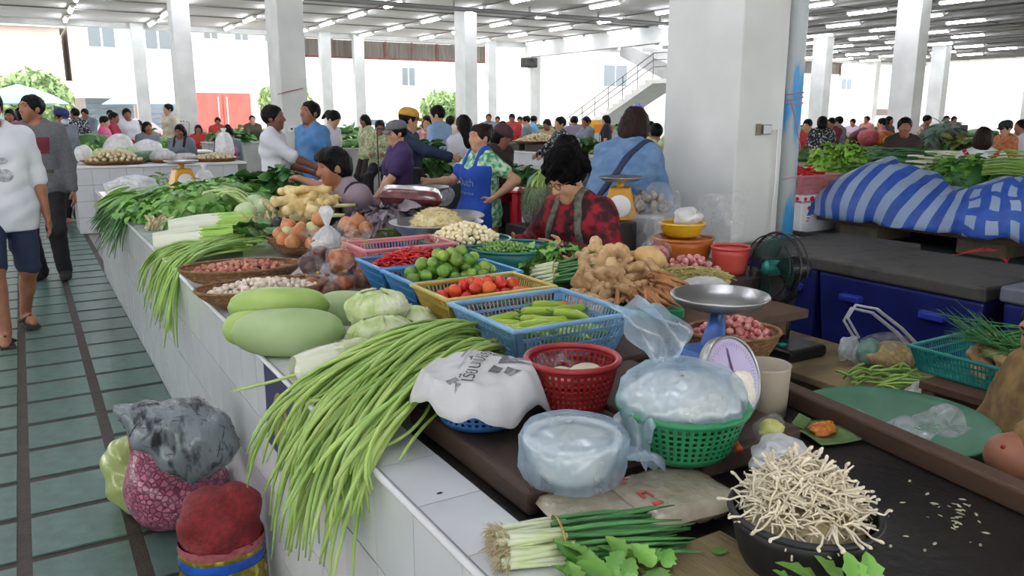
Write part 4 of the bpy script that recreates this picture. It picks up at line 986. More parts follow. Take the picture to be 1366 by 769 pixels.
# ---------------------------------------------------------------- plastic baskets with vegetables
rect_basket('plastic_basket', 'light blue plastic basket holding a few green and orange peppers', 1.045, 1.445, 1.735, 2.11, .848, .968, m_ltblue, .04, .018)
rect_basket('plastic_basket', 'yellow plastic basket of tomatoes', 1.05, 1.44, 2.135, 2.40, .848, .972, m_yel, .04, .016)
rect_basket('plastic_basket', 'blue plastic basket of limes', 1.065, 1.49, 2.425, 2.70, .848, .968, m_skyb, .045, .015)
rect_basket('plastic_basket', 'blue plastic basket heaped with red chillies', 1.07, 1.42, 2.725, 2.97, .848, .968, m_skyb, .045, .015)
rect_basket('plastic_basket', 'pink plastic basket behind the red chillies', 1.12, 1.52, 3.0, 3.26, .802, .99, m_pink, .04, .015)
# peppers
m_pep = pm('green_pepper_skin', '#8faf2f', '#b2c94d', s=8, r=.25, rv=.12); m_pepo = pm('orange_pepper_skin', '#d0672a', '#e08b44', s=8, r=.25, rv=.1)
def pepper(label, c, L, yaw, m, rr=.016, pitch=0, bend=.02):
    t = thing('pepper', label, 'pepper', c, 0, 'peppers in the light blue basket'); t.rotation_euler = (0, pitch, yaw)
    MB().tube([(-L/2, 0, 0), (-L*.42, 0, .0), (-L*.2, bend*.5, 0), (L*.1, bend*.6, 0), (L*.35, bend*.2, 0), (L/2, -bend*.3, 0)], [rr*.5, rr*.95, rr, rr*.9, rr*.6, rr*.1], 10).build('pod', m, t)
    MB().tube([(-L/2+.002, 0, 0), (-L/2-.02, .004, .006)], [.005, .003], 5).build('stem', m_stem, t)
r_ = random.Random(3)
for i in range(30):
    x = r_.uniform(1.13, 1.38); y = 1.86+r_.uniform(-.06, .16)
    pepper('long pale green pepper in the light blue basket', Vector((x, y, .885+r_.uniform(0, .06))), r_.uniform(.10, .15), gy+r_.uniform(-.5, .6)+3.14*(i % 2), m_pep, r_.uniform(.013, .018), r_.uniform(-.15, .15))
for i, (px, py, z, yw) in enumerate(((722, 403, .915, 1.2), (757, 409, .92, .2), (768, 406, .915, -.2))):
    pepper('orange pepper among the green ones in the light blue basket', W(px, py, z), .075, gy+yw, m_pepo, .017)
# tomatoes
cy = Vector((1.25, 2.27, 0)); n = 0
heap('tomato', 'red tomato in the yellow basket', 'tomato', 'tomatoes in the yellow basket', M_tom, cy, .165, .10, .046, .918, .055, 2, 3, 5, 0, edge=.95)
cy = Vector((1.275, 2.56, 0))
heap('lime', 'green lime heaped in the blue basket', 'lime', 'limes in the blue basket', M_lime, cy, .175, .115, .046, .935, .10, 3, 2.0, 6, 0, edge=.95)
chm = [MB().tube([(-.032, 0, 0), (-.02, .001, .002), (0, .004*s, .001), (.02, .002*s, -.001), (.034, -.004*s, 0)], [.003, .0048, .0046, .0036, .0008], 6).me('red_chilli', m_chil) for s in (-1, 1, 2)]
heap('red_chilli', 'long red chilli heaped in the blue basket', 'chilli', 'red chillies in the blue basket', chm, Vector((1.26, 2.83, 0)), .17, .115, .0155, .945, .055, 2, 2.0, 8, 0, (.9, 1.25), rot=lambda r: (r.gauss(0, .25), r.gauss(0, .25), r.uniform(0, 6.3)), mx=220, edge=.97)
# round trays
def rtray(label, c, r, zb, h, m, cat='tray'): return round_basket('round_tray', label, c, r, zb, h, m, r*.78, solid_=True, cat=cat, rim=.007)
tb0 = thing('side_table', 'low dark wooden table carrying the vendor trays beside the counter', 'table', (0, 0, 0))
bev(MB().box((1.64, 1.98, .755), (2.50, 3.00, .79)).build('tabletop', m_wood, tb0, smooth=False), .005)
for x, y in ((1.68, 2.02), (2.30, 2.06), (1.68, 2.95), (2.30, 2.95)): MB().box((x-.025, y-.025, 0), (x+.025, y+.025, .755)).build('leg', m_wood, tb0, smooth=False)
MB().box((1.7, 2.0, .70), (2.40, 2.02, .755)).build('apron_board', m_wood, tb0, smooth=False)
tb1 = thing('side_table', 'wooden table under the garlic and shredded papaya trays', 'table', (0, 0, 0))
bev(MB().box((1.64, 3.08, .755), (2.15, 4.6, .79)).build('tabletop', m_wood, tb1, smooth=False), .005)
for x, y in ((1.68, 3.12), (2.1, 3.12), (1.68, 4.55), (2.1, 4.55)): MB().box((x-.025, y-.025, 0), (x+.025, y+.025, .755)).build('leg', m_wood, tb1, smooth=False)
c = W(620, 316, .975); rtray('dark green round tray of peeled garlic', c, .205, .80, .165, m_dteal)
heap('peeled_garlic_clove', 'peeled cream garlic clove on the dark green tray', 'garlic', 'peeled garlic on the green tray', M_peel, c, .165, .14, .023, .965, .07, 2, 1.7, 9, 0, mx=280)
c = W(684, 328, .96); rtray('deep teal round tray of pea eggplants and herbs', c, .19, .80, .155, m_teal)
m_pea = pm('pea_eggplant', '#5d8c34', '#7fa84f', s=30, r=.35, rv=.15)
M_pea = [veg('pea_eggplant', (.0075, .0075, .0075), m_pea, 1, .02, 7, 5)]
heap('pea_eggplant', 'small green pea eggplant on the teal tray', 'eggplant', 'pea eggplants on the teal tray', M_pea, (c.x-.04, c.y+.03, 0), .13, .12, .015, .948, .025, 1, 1.8, 10, 0, mx=240)
# coriander, parsley heaps
greens('coriander_bunch', 'fresh green coriander heap between the limes and the spring onions', W(712, 360, .875), .12, .09, .085, 130, 'herb', gy, 31, .8, (.8, 1.4), core=m_leafA, cat='herbs')
greens('coriander_bunch', 'light green parsley tops on the teal tray behind the coriander', W(745, 345, .93), .09, .07, .06, 70, 'herb', gy, 32, .8, (.8, 1.4), cat='herbs')
onion_bunch('small bunch of spring onions with white bulbs toward the limes', W(712, 372, .88), W(800, 352, .95), 26, .04, 33, None, thick=.006, nroot=3)
onion_bunch('second small bunch of spring onions under the first, bulbs to the left', W(715, 385, .86), W(795, 368, .92), 20, .035, 34, None, thick=.006, nroot=3)
# ginger on a green tray, fingerroot
bt = MB().box((-.22, -.2, 0), (.22, .2, .035)); o = bt.build('flat_tray', m_grn, None, smooth=False, loc=W(822, 408, .80), rot=(0, 0, gy)); bev(o, .008); tag(o, 'flat bright green tray under the ginger and brown roots', 'tray')
for i in range(64):
    px, py = random.gauss(815, 32), random.gauss(374, 17)
    if not (745 < px < 880 and 338 < py < 408): continue
    o = put('ginger_root', K_gin[i % 4], None, loc=W(px, py, .845+.10*max(0, 1-((px-815)/65)**2)*max(.1, min(1, (412-py)/55))), rot=rrot(), scale=rnd(.85, 1.25)); tag(o, 'knobbly tan ginger root in the heap in front of the lady in red', 'ginger', 'ginger heap')
for i, (px, py, z, s) in enumerate(((795, 348, .965, 1.1), (800, 340, .98, 1.1), (835, 352, .95, 1.1), (858, 352, .95, 1.0), (805, 360, .94, 1.2), (850, 362, .93, 1.1), (790, 335, .985, .9), (818, 352, .95, 1.0), (780, 362, .92, 1.0))):
    o = put('ginger_root', K_gin[i % 4], None, loc=W(px, py, z), rot=rrot(), scale=s*1.15); tag(o, 'knobbly tan ginger root in the heap in front of the lady in red', 'ginger', 'ginger heap')
m_finger = pm('fingerroot_skin', '#8e5c38', '#b07d4f', s=20, r=.7, b=.2, bs=90, rv=.12)
def fingerroot(label, c, n, seed, yaw):
    t = thing('fingerroot_bunch', label, 'roots', c, yaw, None); r = random.Random(seed)
    for i in range(n):
        a = r.uniform(-1.2, 1.2); L = r.uniform(.07, .12); z = r.uniform(.0, .05)
        d = Vector((math.cos(a)*L, math.sin(a)*L*.8, -z-r.uniform(0, .02))); s = Vector((r.uniform(-.03, .02), r.uniform(-.04, .04), z))
        MB().tube([s, s+d*.35+Vector((0, 0, .006)), s+d*.7, s+d], [.006, .0085, .007, .002], 6).build('root_finger', m_finger, t)
    return t
fingerroot('tangle of brown fingerroot hanging over the green tray edge', W(868, 398, .865), 40, 1, -1.2)
fingerroot('brown fingerroot heap behind the first tangle', W(875, 380, .90), 34, 2, -.4)
fingerroot('thin brown fingerroot on the left side near the ginger', W(835, 400, .86), 18, 3, -1.8)
o = put('yam', veg('yam', (.075, .05, .045), pm('yam_skin', '#c6a262', '#d8ba80', s=20, r=.6), 5, .1, 16, 10), None, loc=W(868, 343, .97), rot=(0, .2, gy+.4)); tag(o, 'smooth tan yam at the right of the ginger heap', 'yam')
# ================================================================ greens at the far end of the counter
def hanging(name, label, root, n, ends, m, seed, rr=.004, spread=(.05, .05, .03), lift=.06, flat=1.0, part='stem', cat='greens', group=None):
    """a bundle of stems lying over the counter edge; tips hang in front of the tiles"""
    t = thing(name, label, cat, root, 0, group); root = Vector(root); r = random.Random(seed)
    for i in range(n):
        s = Vector((r.uniform(-spread[0], spread[0]), r.uniform(-spread[1], spread[1]), r.uniform(0, spread[2])))
        e = ends(r)-root; mid = Vector((.60+r.uniform(-.05, .03), (root.y*.35+(e.y+root.y)*.65)+r.uniform(-.05, .05), .835+r.uniform(0, lift)))-root
        edge = Vector((.525+r.uniform(-.02, .0), e.y+root.y+.25*(root.y-e.y-root.y)*.3, .80+r.uniform(0, lift*.6)))-root
        P = []
        for k in range(11):
            u = k/10; p = s*(1-u)**3+mid*3*u*(1-u)**2+edge*3*u*u*(1-u)+e*u**3; w = p+root
            if w.x > .545: w.z = max(w.z, .808)
            elif w.z < .81: w.x = min(w.x, .538)
            P.append(w-root)
        q = rr*r.uniform(.75, 1.25)
        MB().tube(P, [q]*8+[q*.9, q*.7, q*.3], 5, flat=flat).build(part, m, t)
    return t
m_gstem = pm('kale_stem', '#7da446', '#9cbf66', s=9, r=.42, rv=.18, rh=.01)
def e1(r):
    px, py = r.uniform(188, 250), r.uniform(375, 418); p = atX(px, py, .50); 
    if px > 232: py = r.uniform(345, 390); p = atX(px, py, .505)
    p.x = r.uniform(.44, .53); p.y = r.uniform(3.75, 4.75); p.z = .80-r.uniform(.08, .34); return p
kb1 = hanging('leafy_stem_bundle', 'bundle of long green leafy stems hanging over the counter edge beside the shallots', (.95, 4.32, .83), 70, e1, m_gstem, 41, .0062, (.12, .14, .06), .08)
for k in range(24):
    put('leaf', random.choice(leaves('kale')), kb1, loc=(rnd(-.05, .28), rnd(-.15, .2), rnd(.03, .1)), rot=(rnd(-.5, .5), rnd(-.4, .3), rnd(-1.2, 1.0)), scale=rnd(1.0, 1.6))
def e2(r): return Vector((r.uniform(.36, .52), r.uniform(5.9, 7.2), .80-r.uniform(0, .26)))
ch1 = hanging('chive_bunch', 'dark green garlic chive bunch spilling over the counter edge at the far end', (.90, 6.35, .85), 120, e2, m_leafA, 42, .0095, (.14, .22, .08), .13, flat=.35, part='blade')
for k in range(60):
    q = rnd(0, 1); put('leaf', random.choice(leaves('blade')), ch1, loc=(rnd(-.30, .12), rnd(-.3, .6), rnd(.02, .14)), rot=(rnd(-.6, .6), rnd(-.2, .5), 3.14+rnd(-.8, .8)), scale=rnd(1.2, 1.9))
rt = MB(); r_ = random.Random(4)
o = thing('celery_root_end', 'pale rooty ends of a green bunch beside the chive leaves', 'greens', W(205, 305, .85))
for k in range(18):
    MB().tube([(rnd(-.05, .05), rnd(-.05, .05), 0), (rnd(-.04, .12), rnd(-.06, .06), rnd(.03, .09))], [.012, .007], 6).build('stalk', m_sow if k % 2 else m_straw, o)
greens('celery_heap', 'large bright green heap of leafy Chinese celery in the middle of the far counter', W(288, 290, .815), .42, .62, .25, 520, 'celery', gy, 51, .8, (.9, 1.6), core=m_leafB)
greens('celery_heap', 'leafy green heap spreading left toward the chives', W(215, 285, .815), .22, .5, .13, 220, 'celery', gy, 52, .8, (.9, 1.5), core=m_leafA)
cs = thing('celery_stalk_bundle', 'pale green celery stalks arching at the right of the leafy heap', 'greens', W(325, 272, .90))
for k in range(26):
    a = W(rnd(325, 345), rnd(270, 285), .93)-cs.location; b2 = W(rnd(270, 300), rnd(238, 262), 1.03)-cs.location
    MB().tube(qbez(a, (a+b2)/2+Vector((0, 0, .10)), b2, 6), .008, 5).build('stalk', m_stal, cs)
greens('kale_bunch', 'dark green kale bunch behind the leafy celery', W(338, 268, .83), .22, .26, .19, 90, 'kale', 0, 53, .9, (1.0, 1.6), core=m_leafA)
greens('kale_bunch', 'glossy green leafy bunch under the reaching hand', W(378, 268, .86), .15, .17, .24, 100, 'round', 0, 54, .9, (1.3, 2.0), core=m_leafA)
o = MB().ell((0, 0, .09), (.2, .14, .12), 30, 18, dis=bumpy(22, .14, 3)).build('plastic_bag', f_milk, None, loc=W(180, 262, .80)); tag(o, 'crumpled clear plastic bag at the far counter corner left of the yellow scale', 'plastic bag')
MB().ell((0, 0, 0), (.16, .11, .08), 14, 10, dis=bumpy(23, .1, 3)).build('garlic_fill', pm('pale_fill', '#dcd8cf', '#ebe8e2', s=30, r=.6), o, loc=(0, 0, .09))
o = MB().lathe([(.06, 0), (.085, .05), (.08, .13), (.05, .18), (.015, .2), (.03, .25)], 24, wob=lambda q, z: 1+.08*math.sin(4*q+z*30)).build('plastic_bag', f_white, None, loc=W(274, 253, .80)); tag(o, 'white upright plastic bag beside the yellow scale', 'plastic bag')
greens('chive_bunch', 'small dark grassy bunch between the clear bag and the yellow scale', W(216, 250, .81), .14, .12, .12, 40, 'blade', 0, 55, 1.2, (.8, 1.2))
# yellow spring scale
m_yscale = pm('scale_yellow', '#c98f1e', '#d69f33', s=6, r=.4)
def yscale(label, loc, s=1.0, rz=0):
    t = thing('spring_scale', label, 'scale', loc, rz); t.scale = (s, s, s)
    V = [(-.11, -.09, 0), (.11, -.09, 0), (.11, .09, 0), (-.11, .09, 0), (-.06, -.06, .19), (.06, -.06, .19), (.06, .06, .19), (-.06, .06, .19)]
    bev(MB().add(V, [(0,3,2,1), (4,5,6,7), (0,1,5,4), (1,2,6,5), (2,3,7,6), (3,0,4,7)]).build('housing', m_yscale, t, smooth=False), .012, 2)
    Mx = Matrix.Translation((0, -.079, .085)) @ rotm(math.pi/2-.16, 0, 0)
    MB().lathe([(.0005, .004), (.062, .004), (.066, 0)], 28, Mx, cap0=False).build('dial_face', m_white, t)
    MB().tube([(0, 0, .18), (0, 0, .225)], .022, 10).build('post', m_yscale, t)
    MB().lathe([(.01, .222), (.10, .226), (.13, .245), (.135, .252), (.125, .247), (.095, .231), (.01, .228)], 36).build('pan', m_alu, t)
    return t
a_ = W(245, 256, .80); yscale('yellow spring scale with round dial at the far end of the counter', a_, 1.15, R(10))
# papaya shreds on a metal basin
c = W(582, 296, 1.0)
pt = thing('metal_basin', 'wide aluminium basin heaped with shredded papaya', 'basin', (c.x, c.y, .79))
MB().lathe([(.001, 0), (.15, .0), (.17, .15), (.225, .205), (.232, .212), (.225, .214), (.165, .17), (.001, .165)], 48, cap0=False).build('basin_wall', m_alu, pt)
m_pap = pm('shredded_papaya', '#ddc98a', '#efe3b8', s=20, r=.5, c3='#e6d6a2')
mb = MB().ell((0, 0, .01), (.125, .12, .085), 18, 10); r_ = random.Random(9)
for k in range(800):
    q = r_.uniform(0, 6.283); s = r_.random()**.5; x, y = .13*s*math.cos(q), .125*s*math.sin(q); z = .10*(1-s*s)**.6
    a = r_.uniform(0, 6.283); L = r_.uniform(.02, .04); d = Vector((math.cos(a)*L, math.sin(a)*L, r_.uniform(-.012, .012)-.02*s)); p = Vector((x, y, z))
    mb.tube([p-d/2, p+Vector((0, 0, .004)), p+d/2-Vector((0, 0, .003))], [.0014, .0017, .001], 3, cap=False)
o = mb.build('shredded_papaya', m_pap, None, loc=(c.x, c.y, .965)); tag(o, 'heap of pale yellow shredded papaya on the aluminium basin', 'papaya', None, 'stuff')
o = MB().lathe([(.001, 0), (.14, .004), (.165, .016), (.16, .02), (.13, .009), (.001, .005)], 40, cap0=False).build('metal_plate', m_alu, None, loc=Vector((c.x+.17, c.y+.16, .985)), rot=(.06, -.05, 0)); tag(o, 'flat metal plate overlapping the rim behind the papaya', 'plate')
st2 = MB().lathe([(.12, 0), (.13, .02), (.13, .19)], 24, cap1=True).build('plastic_tub', m_dteal, None, loc=Vector((c.x+.22, c.y+.24, .79))); tag(st2, 'dark tub propping up the metal plate', 'tub')
# dark leaf heap with a maroon pack in an olive basin
c = W(512, 300, .93)
m_olive = pm('olive_plastic', '#5c6a3a', '#6b7946', s=5, r=.4)
round_basket('round_basin', 'olive green round basin under purple grey leaves', c, .19, .80, .13, m_olive, .15, solid_=True, cat='basin')
m_pleaf = pm('purple_grey_leaf', '#5f545c', '#8b828a', s=12, r=.45, b=.2, bs=60, rv=.2)
LF['purple'] = [leaf(.10*rnd(.9, 1.1), .06, .4, rnd(.2, .7), 7, wave=.1).me('leaf', m_pleaf) for _ in range(3)]
greens('purple_leaf_heap', 'heap of wilted purple grey leaves in the olive basin', Vector((c.x, c.y, .90)), .20, .15, .12, 110, 'purple', gy, 61, .7, (.8, 1.3), core=m_pleaf)
mp = pillow_mb(.17, .12, .09, 14).build('wrapped_block', pm('maroon_wrap', '#4a2227', '#6a383b', s=18, r=.2, b=.4, bs=40, coat=.8), None, loc=W(548, 272, 1.03), rot=(.05, .08, gy+.1)); tag(mp, 'glossy clear-wrapped maroon block behind the purple leaves', 'package')
o = round_basket('round_tub', 'dark tub supporting the maroon block', W(548, 282, .95), .13, .79, .19, m_black, .11, solid_=True, cat='tub')
ys = D(565, 249, 4.9); yscale('yellow spring scale with wide pan in front of the purple shirted woman', Vector((ys.x, ys.y, ys.z-.252*1.15)), 1.15, R(-20))
o = bev(MB().box((ys.x-.2, ys.y-.2, 0), (ys.x+.3, ys.y+.25, ys.z-.252*1.15)).build('stall_block', m_wood, None, smooth=False), .01); tag(o, 'dark wooden block under the second yellow scale', 'block')
o = MB().ell((0, 0, 0), (.07, .06, .06), 16, 10).build('red_ball_cap', m_red, None, loc=D(436, 249, 5.3)); tag(o, 'round red bundle behind the upright stalks', 'bundle')
# red plastic stool by the blue apron
def stool(label, loc, rz, m, h=.45):
    t = thing('plastic_stool', label, 'stool', loc, rz)
    bev(MB().box((-.15, -.15, h-.03), (.15, .15, h)).build('seat', m, t, smooth=False), .012, 2)
    for sx in (-1, 1):
        for sy in (-1, 1):
            V = [(sx*.12+dx, sy*.12+dy, h-.03) for dx in (-.03, .03) for dy in (-.03, .03)]+[(sx*.16+dx, sy*.16+dy, 0) for dx in (-.025, .025) for dy in (-.025, .025)]
            MB().add(V, [(0,1,3,2), (4,6,7,5), (0,4,5,1), (1,5,7,3), (3,7,6,2), (2,6,4,0)]).build('leg', m, t, smooth=False)
    for k, (a, b2) in enumerate((((-.15, -.155), (.15, -.145)), ((-.15, .145), (.15, .155)))): MB().box((a[0], a[1], h-.13), (b2[0], b2[1], h-.03)).build('skirt', m, t, smooth=False)
    return t
m_redst = pm('stool_red', '#b0141e', '#bd222b', s=4, r=.3)
ps = D(688, 252, 7.0); tall = stool('stack of red plastic stools beside the woman in the blue apron', Vector((ps.x, ps.y, 0)), .3, m_redst, ps.z)
# ================================================================ right hand side: bench, fan, cool boxes
m_ply = pm('worn_plywood', '#8b7a58', '#6d5e42', s=5, r=.75, b=.3, bs=30, c3='#9a8862', stretch=(.3, 1, 1))
bn = thing('low_bench', 'low worn plywood bench carrying the fan and the bag of yellow food', 'bench', (0, 0, 0))
bev(MB().box((2.64, 1.62, .44), (3.16, 2.60, .47)).build('top', m_ply, bn, smooth=False), .004)
MB().box((2.645, 1.63, .36), (2.675, 2.59, .44)).build('front_rail', m_wood, bn, smooth=False)
for x, y in ((2.68, 1.68), (3.1, 1.68), (2.68, 2.54), (3.1, 2.54)): MB().box((x-.03, y-.03, 0), (x+.03, y+.03, .44)).build('leg', m_wood, bn, smooth=False)
# desk fan
m_fand = pm('fan_dark_green', '#173a33', '#1f4a40', s=4, r=.35); m_fanb = pm('fan_black', '#17181a', r=.4); m_fant = pm('fan_teal', '#1f8f80', r=.35)
fb = W(1046, 462, .50); fh = D(1034, 357, (fb-Vector(EYE)).dot(Vector(FWD))+.12)
fan = thing('desk_fan', 'dark green desk fan with black wire guard on a black base by the pillar', 'fan', (fb.x, fb.y, .47), 0)
bev(MB().box((-.12, -.14, 0), (.12, .14, .055)).build('base', m_fanb, fan, smooth=False), .02, 3)
for k in range(3): MB().box((-.09, -.06+.05*k, .055), (-.05, -.03+.05*k, .062)).build('button', m_fant, fan, smooth=False)
H_ = fh-fan.location; fn = Vector((-.95, .12, .10)).normalized(); Mf = Matrix.Translation(H_) @ wall_rot(fn)
MB().tube([(.03, .03, .05), (H_.x+.12, H_.y-.02, H_.z-.06)], .02, 8).build('neck', m_fanb, fan)
MB().lathe([(.001, -.19), (.045, -.185), (.058, -.15), (.058, -.07), (.05, -.05)], 20, Mf).build('motor', m_fanb, fan)
RF = .158
gd = MB()
for zz, r_ in ((-.045, RF), (.0, RF+.004), (.05, RF*.93)): MB().tube([Mf @ Vector((r_*math.cos(q), r_*math.sin(q), zz)) for q in (6.2832*j/48 for j in range(49))], .0035 if zz else .006, 5, cap=False).build('guard_ring', m_fanb, fan)
for k in range(60):
    q = 6.2832*k/60; d = (math.cos(q), math.sin(q))
    for (r0, z0, r1, z1, r2, z2) in ((.035, .065, RF*.7, .062, RF, 0), (.05, -.06, RF*.8, -.058, RF, 0)):
        gd.tube([Mf @ Vector((d[0]*a, d[1]*a, z)) for a, z in ((r0, z0), (r1, z1), (r2, z2))], .0011, 3, cap=False)
o = gd.build('guard_wires', m_fanb, fan); o['kind'] = 'stuff'
for k in range(3):
    def bl_(u, v, k=k):
        r_ = .03+u*(RF*.86-.03); a = 2.0944*k+(v-.5)*(.75+.75*math.sin(u*2.4)); return Mf @ Vector((r_*math.cos(a), r_*math.sin(a), .012+.03*(v-.5)))
    solid(MB().grid(bl_, 10, 8).build('blade', m_fand, fan), .002)
MB().lathe([(.034, -.03), (.034, .045), (.026, .058), (.001, .062)], 20, Mf).build('hub', m_fant, fan)
# blue drain pipe against the pillar with string
m_bpipe = pm('blue_pipe_paint', '#4aa3de', '#b9c1c0', s=5, r=.45, stretch=(1.6, 1.6, .35), lo=.42, hi=.50, b=.1, bs=30, det=6)
pp = Vector((4.235, 3.62, 0))
pipe_o = thing('drain_pipe', 'blue painted drain pipe with peeling grey patches beside the big pillar', 'pipe', (4.235, 3.62, 0))
MB().tube([(0, 0, 0), (0, 0, 4.45)], .068, 24).build('pipe', m_bpipe, pipe_o)
m_str = pm('pink_string', '#b9707c', '#c98a94', s=30, r=.8)
st_ = thing('string_tie', 'pink plastic string wound around the blue pipe', 'string', (4.235, 3.62, 0)); st_['category'] = 'string'
for z in (1.585, 1.61, 1.635): MB().tube([Vector((.073*math.cos(q), .073*math.sin(q), z+.012*math.sin(q+z*40))) for q in (6.2832*j/20 for j in range(21))], .004, 4, cap=False).build('loop', m_str, st_)
MB().tube([(-.06, -.05, 1.6), (-.03, -.078, 1.45), (.05, -.06, 1.3), (.072, 0, 1.2), (0, -.085, 1.12), (-.09, -.05, 1.10)], .003, 4).build('string_end', m_str, st_)
# fittings on the big pillar
a = Vector((3.93, 3.538, 1.42)); bx = thing('wall_socket', 'rusty metal socket box on the front face of the big pillar', 'socket', a)
bev(MB().box((-.035, -.02, -.03), (.035, .012, .03)).build('box', m_steel, bx, smooth=False), .005); MB().box((-.075, 0, -.035), (-.038, .012, .035)).build('stain_plate', pm('brown_plate', '#8b8272', '#75695a', s=30, r=.9), bx, smooth=False)
MB().tube([(.04, -.01, -.01), (.09, -.015, .0), (.1, -.015, -.3), (.07, -.015, -.9)], .006, 5).build('cable', m_white, bx)
# cool boxes
m_cool = pm('cooler_blue', '#141d57', '#1b2669', s=4, r=.42); m_lid = pm('cooler_lid_grey', '#454440', '#33322f', s=7, r=.65, b=.15, bs=40, c3='#4a4844'); m_cool2 = pm('cooler_bright_blue', '#26349a', '#2f3fae', s=4, r=.4)
def cooler(label, x0, x1, y0, y1, z0, z1, lm=None):
    t = thing('cool_box', label, 'cool box', ((x0+x1)/2, (y0+y1)/2, z0)); a, b2, h = (x1-x0)/2, (y1-y0)/2, z1-z0
    V = [(sx*(a-.04*(1-z)), sy*(b2-.04*(1-z)), z*(h-.07)) for z in (0, 1) for sx, sy in ((-1, -1), (1, -1), (1, 1), (-1, 1))]
    bev(MB().add(V, [(0,3,2,1), (4,5,6,7), (0,1,5,4), (1,2,6,5), (2,3,7,6), (3,0,4,7)]).build('body', m_cool, t, smooth=False), .02, 3)
    bev(MB().box((-a-.012, -b2-.012, h-.072), (a+.012, b2+.012, h)).build('lid', lm or m_lid, t, smooth=False), .015, 3)
    for s in (-1, 1): bev(MB().box((-a-.035, s*b2*.5-.06, h-.2), (-a+.03, s*b2*.5+.06, h-.165)).build('handle', m_cool2, t, smooth=False), .006)
    return t
cooler('large dark blue cool box with dirty grey lid behind the bench', 3.66, 4.36, 1.96, 2.86, .10, .75)
cooler('dark blue cool box with bright blue lid edge behind the large one', 3.70, 4.62, 2.90, 3.46, .08, .74)
cooler('dark blue cool box with pale lid at the right edge of the view', 3.62, 4.35, .95, 1.86, .12, .78, pm('cooler_lid_pale', '#6b6f7c', '#585b66', s=7, r=.5))
o = bev(MB().box((3.6, .9, -.006), (4.7, 3.5, .08)).build('pallet', m_wood, None, smooth=False), .01); tag(o, 'flat dark wooden pallet under the blue cool boxes', 'pallet')
# dark steel table behind the cool boxes
m_dsteel = pm('dark_green_steel', '#262d2d', '#333a39', s=5, r=.5)
ft = thing('steel_table', 'long dark steel frame table behind the cool boxes', 'table', (0, 0, 0))
MB().box((5.0, .6, .60), (6.0, 4.62, .615)).build('sheet_top', m_dsteel, ft, smooth=False)
for x in (4.98, 6.0): MB().box((x, .6, .61), (x+.03, 4.64, .64)).build('edge_bar', m_dsteel, ft, smooth=False)
MB().box((4.98, 4.62, .61), (6.03, 4.65, .64)).build('end_bar', m_dsteel, ft, smooth=False)
for x, y in ((5.0, .65), (6.0, .65), (5.0, 4.6), (6.0, 4.6), (5.0, 2.6)): MB().box((x-.015, y-.015, 0), (x+.015, y+.015, .6)).build('leg', m_dsteel, ft, smooth=False)
for k, y in enumerate((1.0, 1.95, 2.9)):  # blocks added to darken the space under the table
    o = bev(MB().box((5.1, y, 0), (5.9, y+.85, .52)).build('shade_block', m_dsteel, None, smooth=False), .01); tag(o, ('added dark block filling the shade under the steel table, nearest the right edge', 'added dark block filling the shade under the steel table, middle one', 'added dark block filling the shade under the steel table, behind the largest cool box')[k], 'crate')
m_blk = pm('concrete_block', '#6a5f52', '#57503f', s=9, r=.9, b=.3, bs=40)
for k, y in enumerate((1.35, 2.7, 3.6)):
    o = bev(MB().box((5.22, y, .6152), (5.62, y+.32, .715)).build('concrete_block', m_blk, None, smooth=False), .008); tag(o, ('rough block under the plank at the right edge', 'rough block under the middle of the tarp plank', 'rough block under the left end of the tarp plank')[k], 'block')
o = bev(MB().box((5.20, .7, .716), (6.1, 4.12, .745)).build('stall_plank', pm('stall_plank', '#6d5640', '#59452f', s=5, r=.7, stretch=(2, .2, 1)), None, smooth=False), .004); tag(o, 'wide wooden plank under the blue striped tarp', 'plank')
# striped tarpaulin
m_tb = pm('tarp_blue', '#274fa8', '#3460ba', s=12, r=.45, b=.25, bs=35); m_tw = pm('tarp_pale', '#8fa7c6', '#a9bcd6', s=12, r=.45, b=.25, bs=35)
def tarp(u, v):
    y = 4.14-u*2.75; 
    top = .28+.14*math.exp(-((u-.14)/.12)**2)-.06*math.exp(-((u-.34)/.09)**2)+.08*math.exp(-((u-.62)/.16)**2)+.12*u
    if u < .05: top *= (.45+.55*(u/.05)**.5)
    a = v*math.pi*.72
    fold = .02*math.sin(38*u+5*v)+.016*math.sin(61*u-9*v+1)+.012*math.sin(25*v+17*u)
    x = 5.55-.42*math.cos(a)**1 if False else 5.16+(.62*(1-math.cos(a))*.55)+fold*(.5+.5*math.sin(a))
    z = .742+top*math.sin(a)**.8 if a < math.pi/2 else .742+top*math.sin(a)**1.0
    return Vector((x-.05*(1-v)**3, y+.03*math.sin(6*v+9*u), max(z+fold*.7, .7465)))
def tarp_mat():
    m = pm('tarp_stripes', '#274fa8', '#3460ba', s=12, r=.45, b=.3, bs=30); nt = m.node_tree; L = nt.links.new; p = nt.nodes['Principled BSDF']
    u = nd(nt, 'ShaderNodeUVMap'); sx = nd(nt, 'ShaderNodeSeparateXYZ'); L(u.outputs[0], sx.inputs[0])
    def mth(op, a, b2=None):
        n = nd(nt, 'ShaderNodeMath'); n.operation = op
        for i, x in enumerate((a, b2)):
            if x is None: continue
            if isinstance(x, float): n.inputs[i].default_value = x
            else: L(x, n.inputs[i])
        return n.outputs[0]
    a = mth('GREATER_THAN', mth('FRACT', mth('MULTIPLY', sx.outputs[0], .5)), .5); b2 = mth('GREATER_THAN', mth('FRACT', sx.outputs[1]), .38); f = mth('MULTIPLY', a, b2)
    src = p.inputs['Base Color'].links[0].from_socket; mx = nd(nt, 'ShaderNodeMix'); mx.data_type = 'RGBA'; L(f, mx.inputs[0]); L(src, mx.inputs[6]); mx.inputs[7].default_value = lin('#93aac8'); L(mx.outputs[2], p.inputs['Base Color'])
    return m
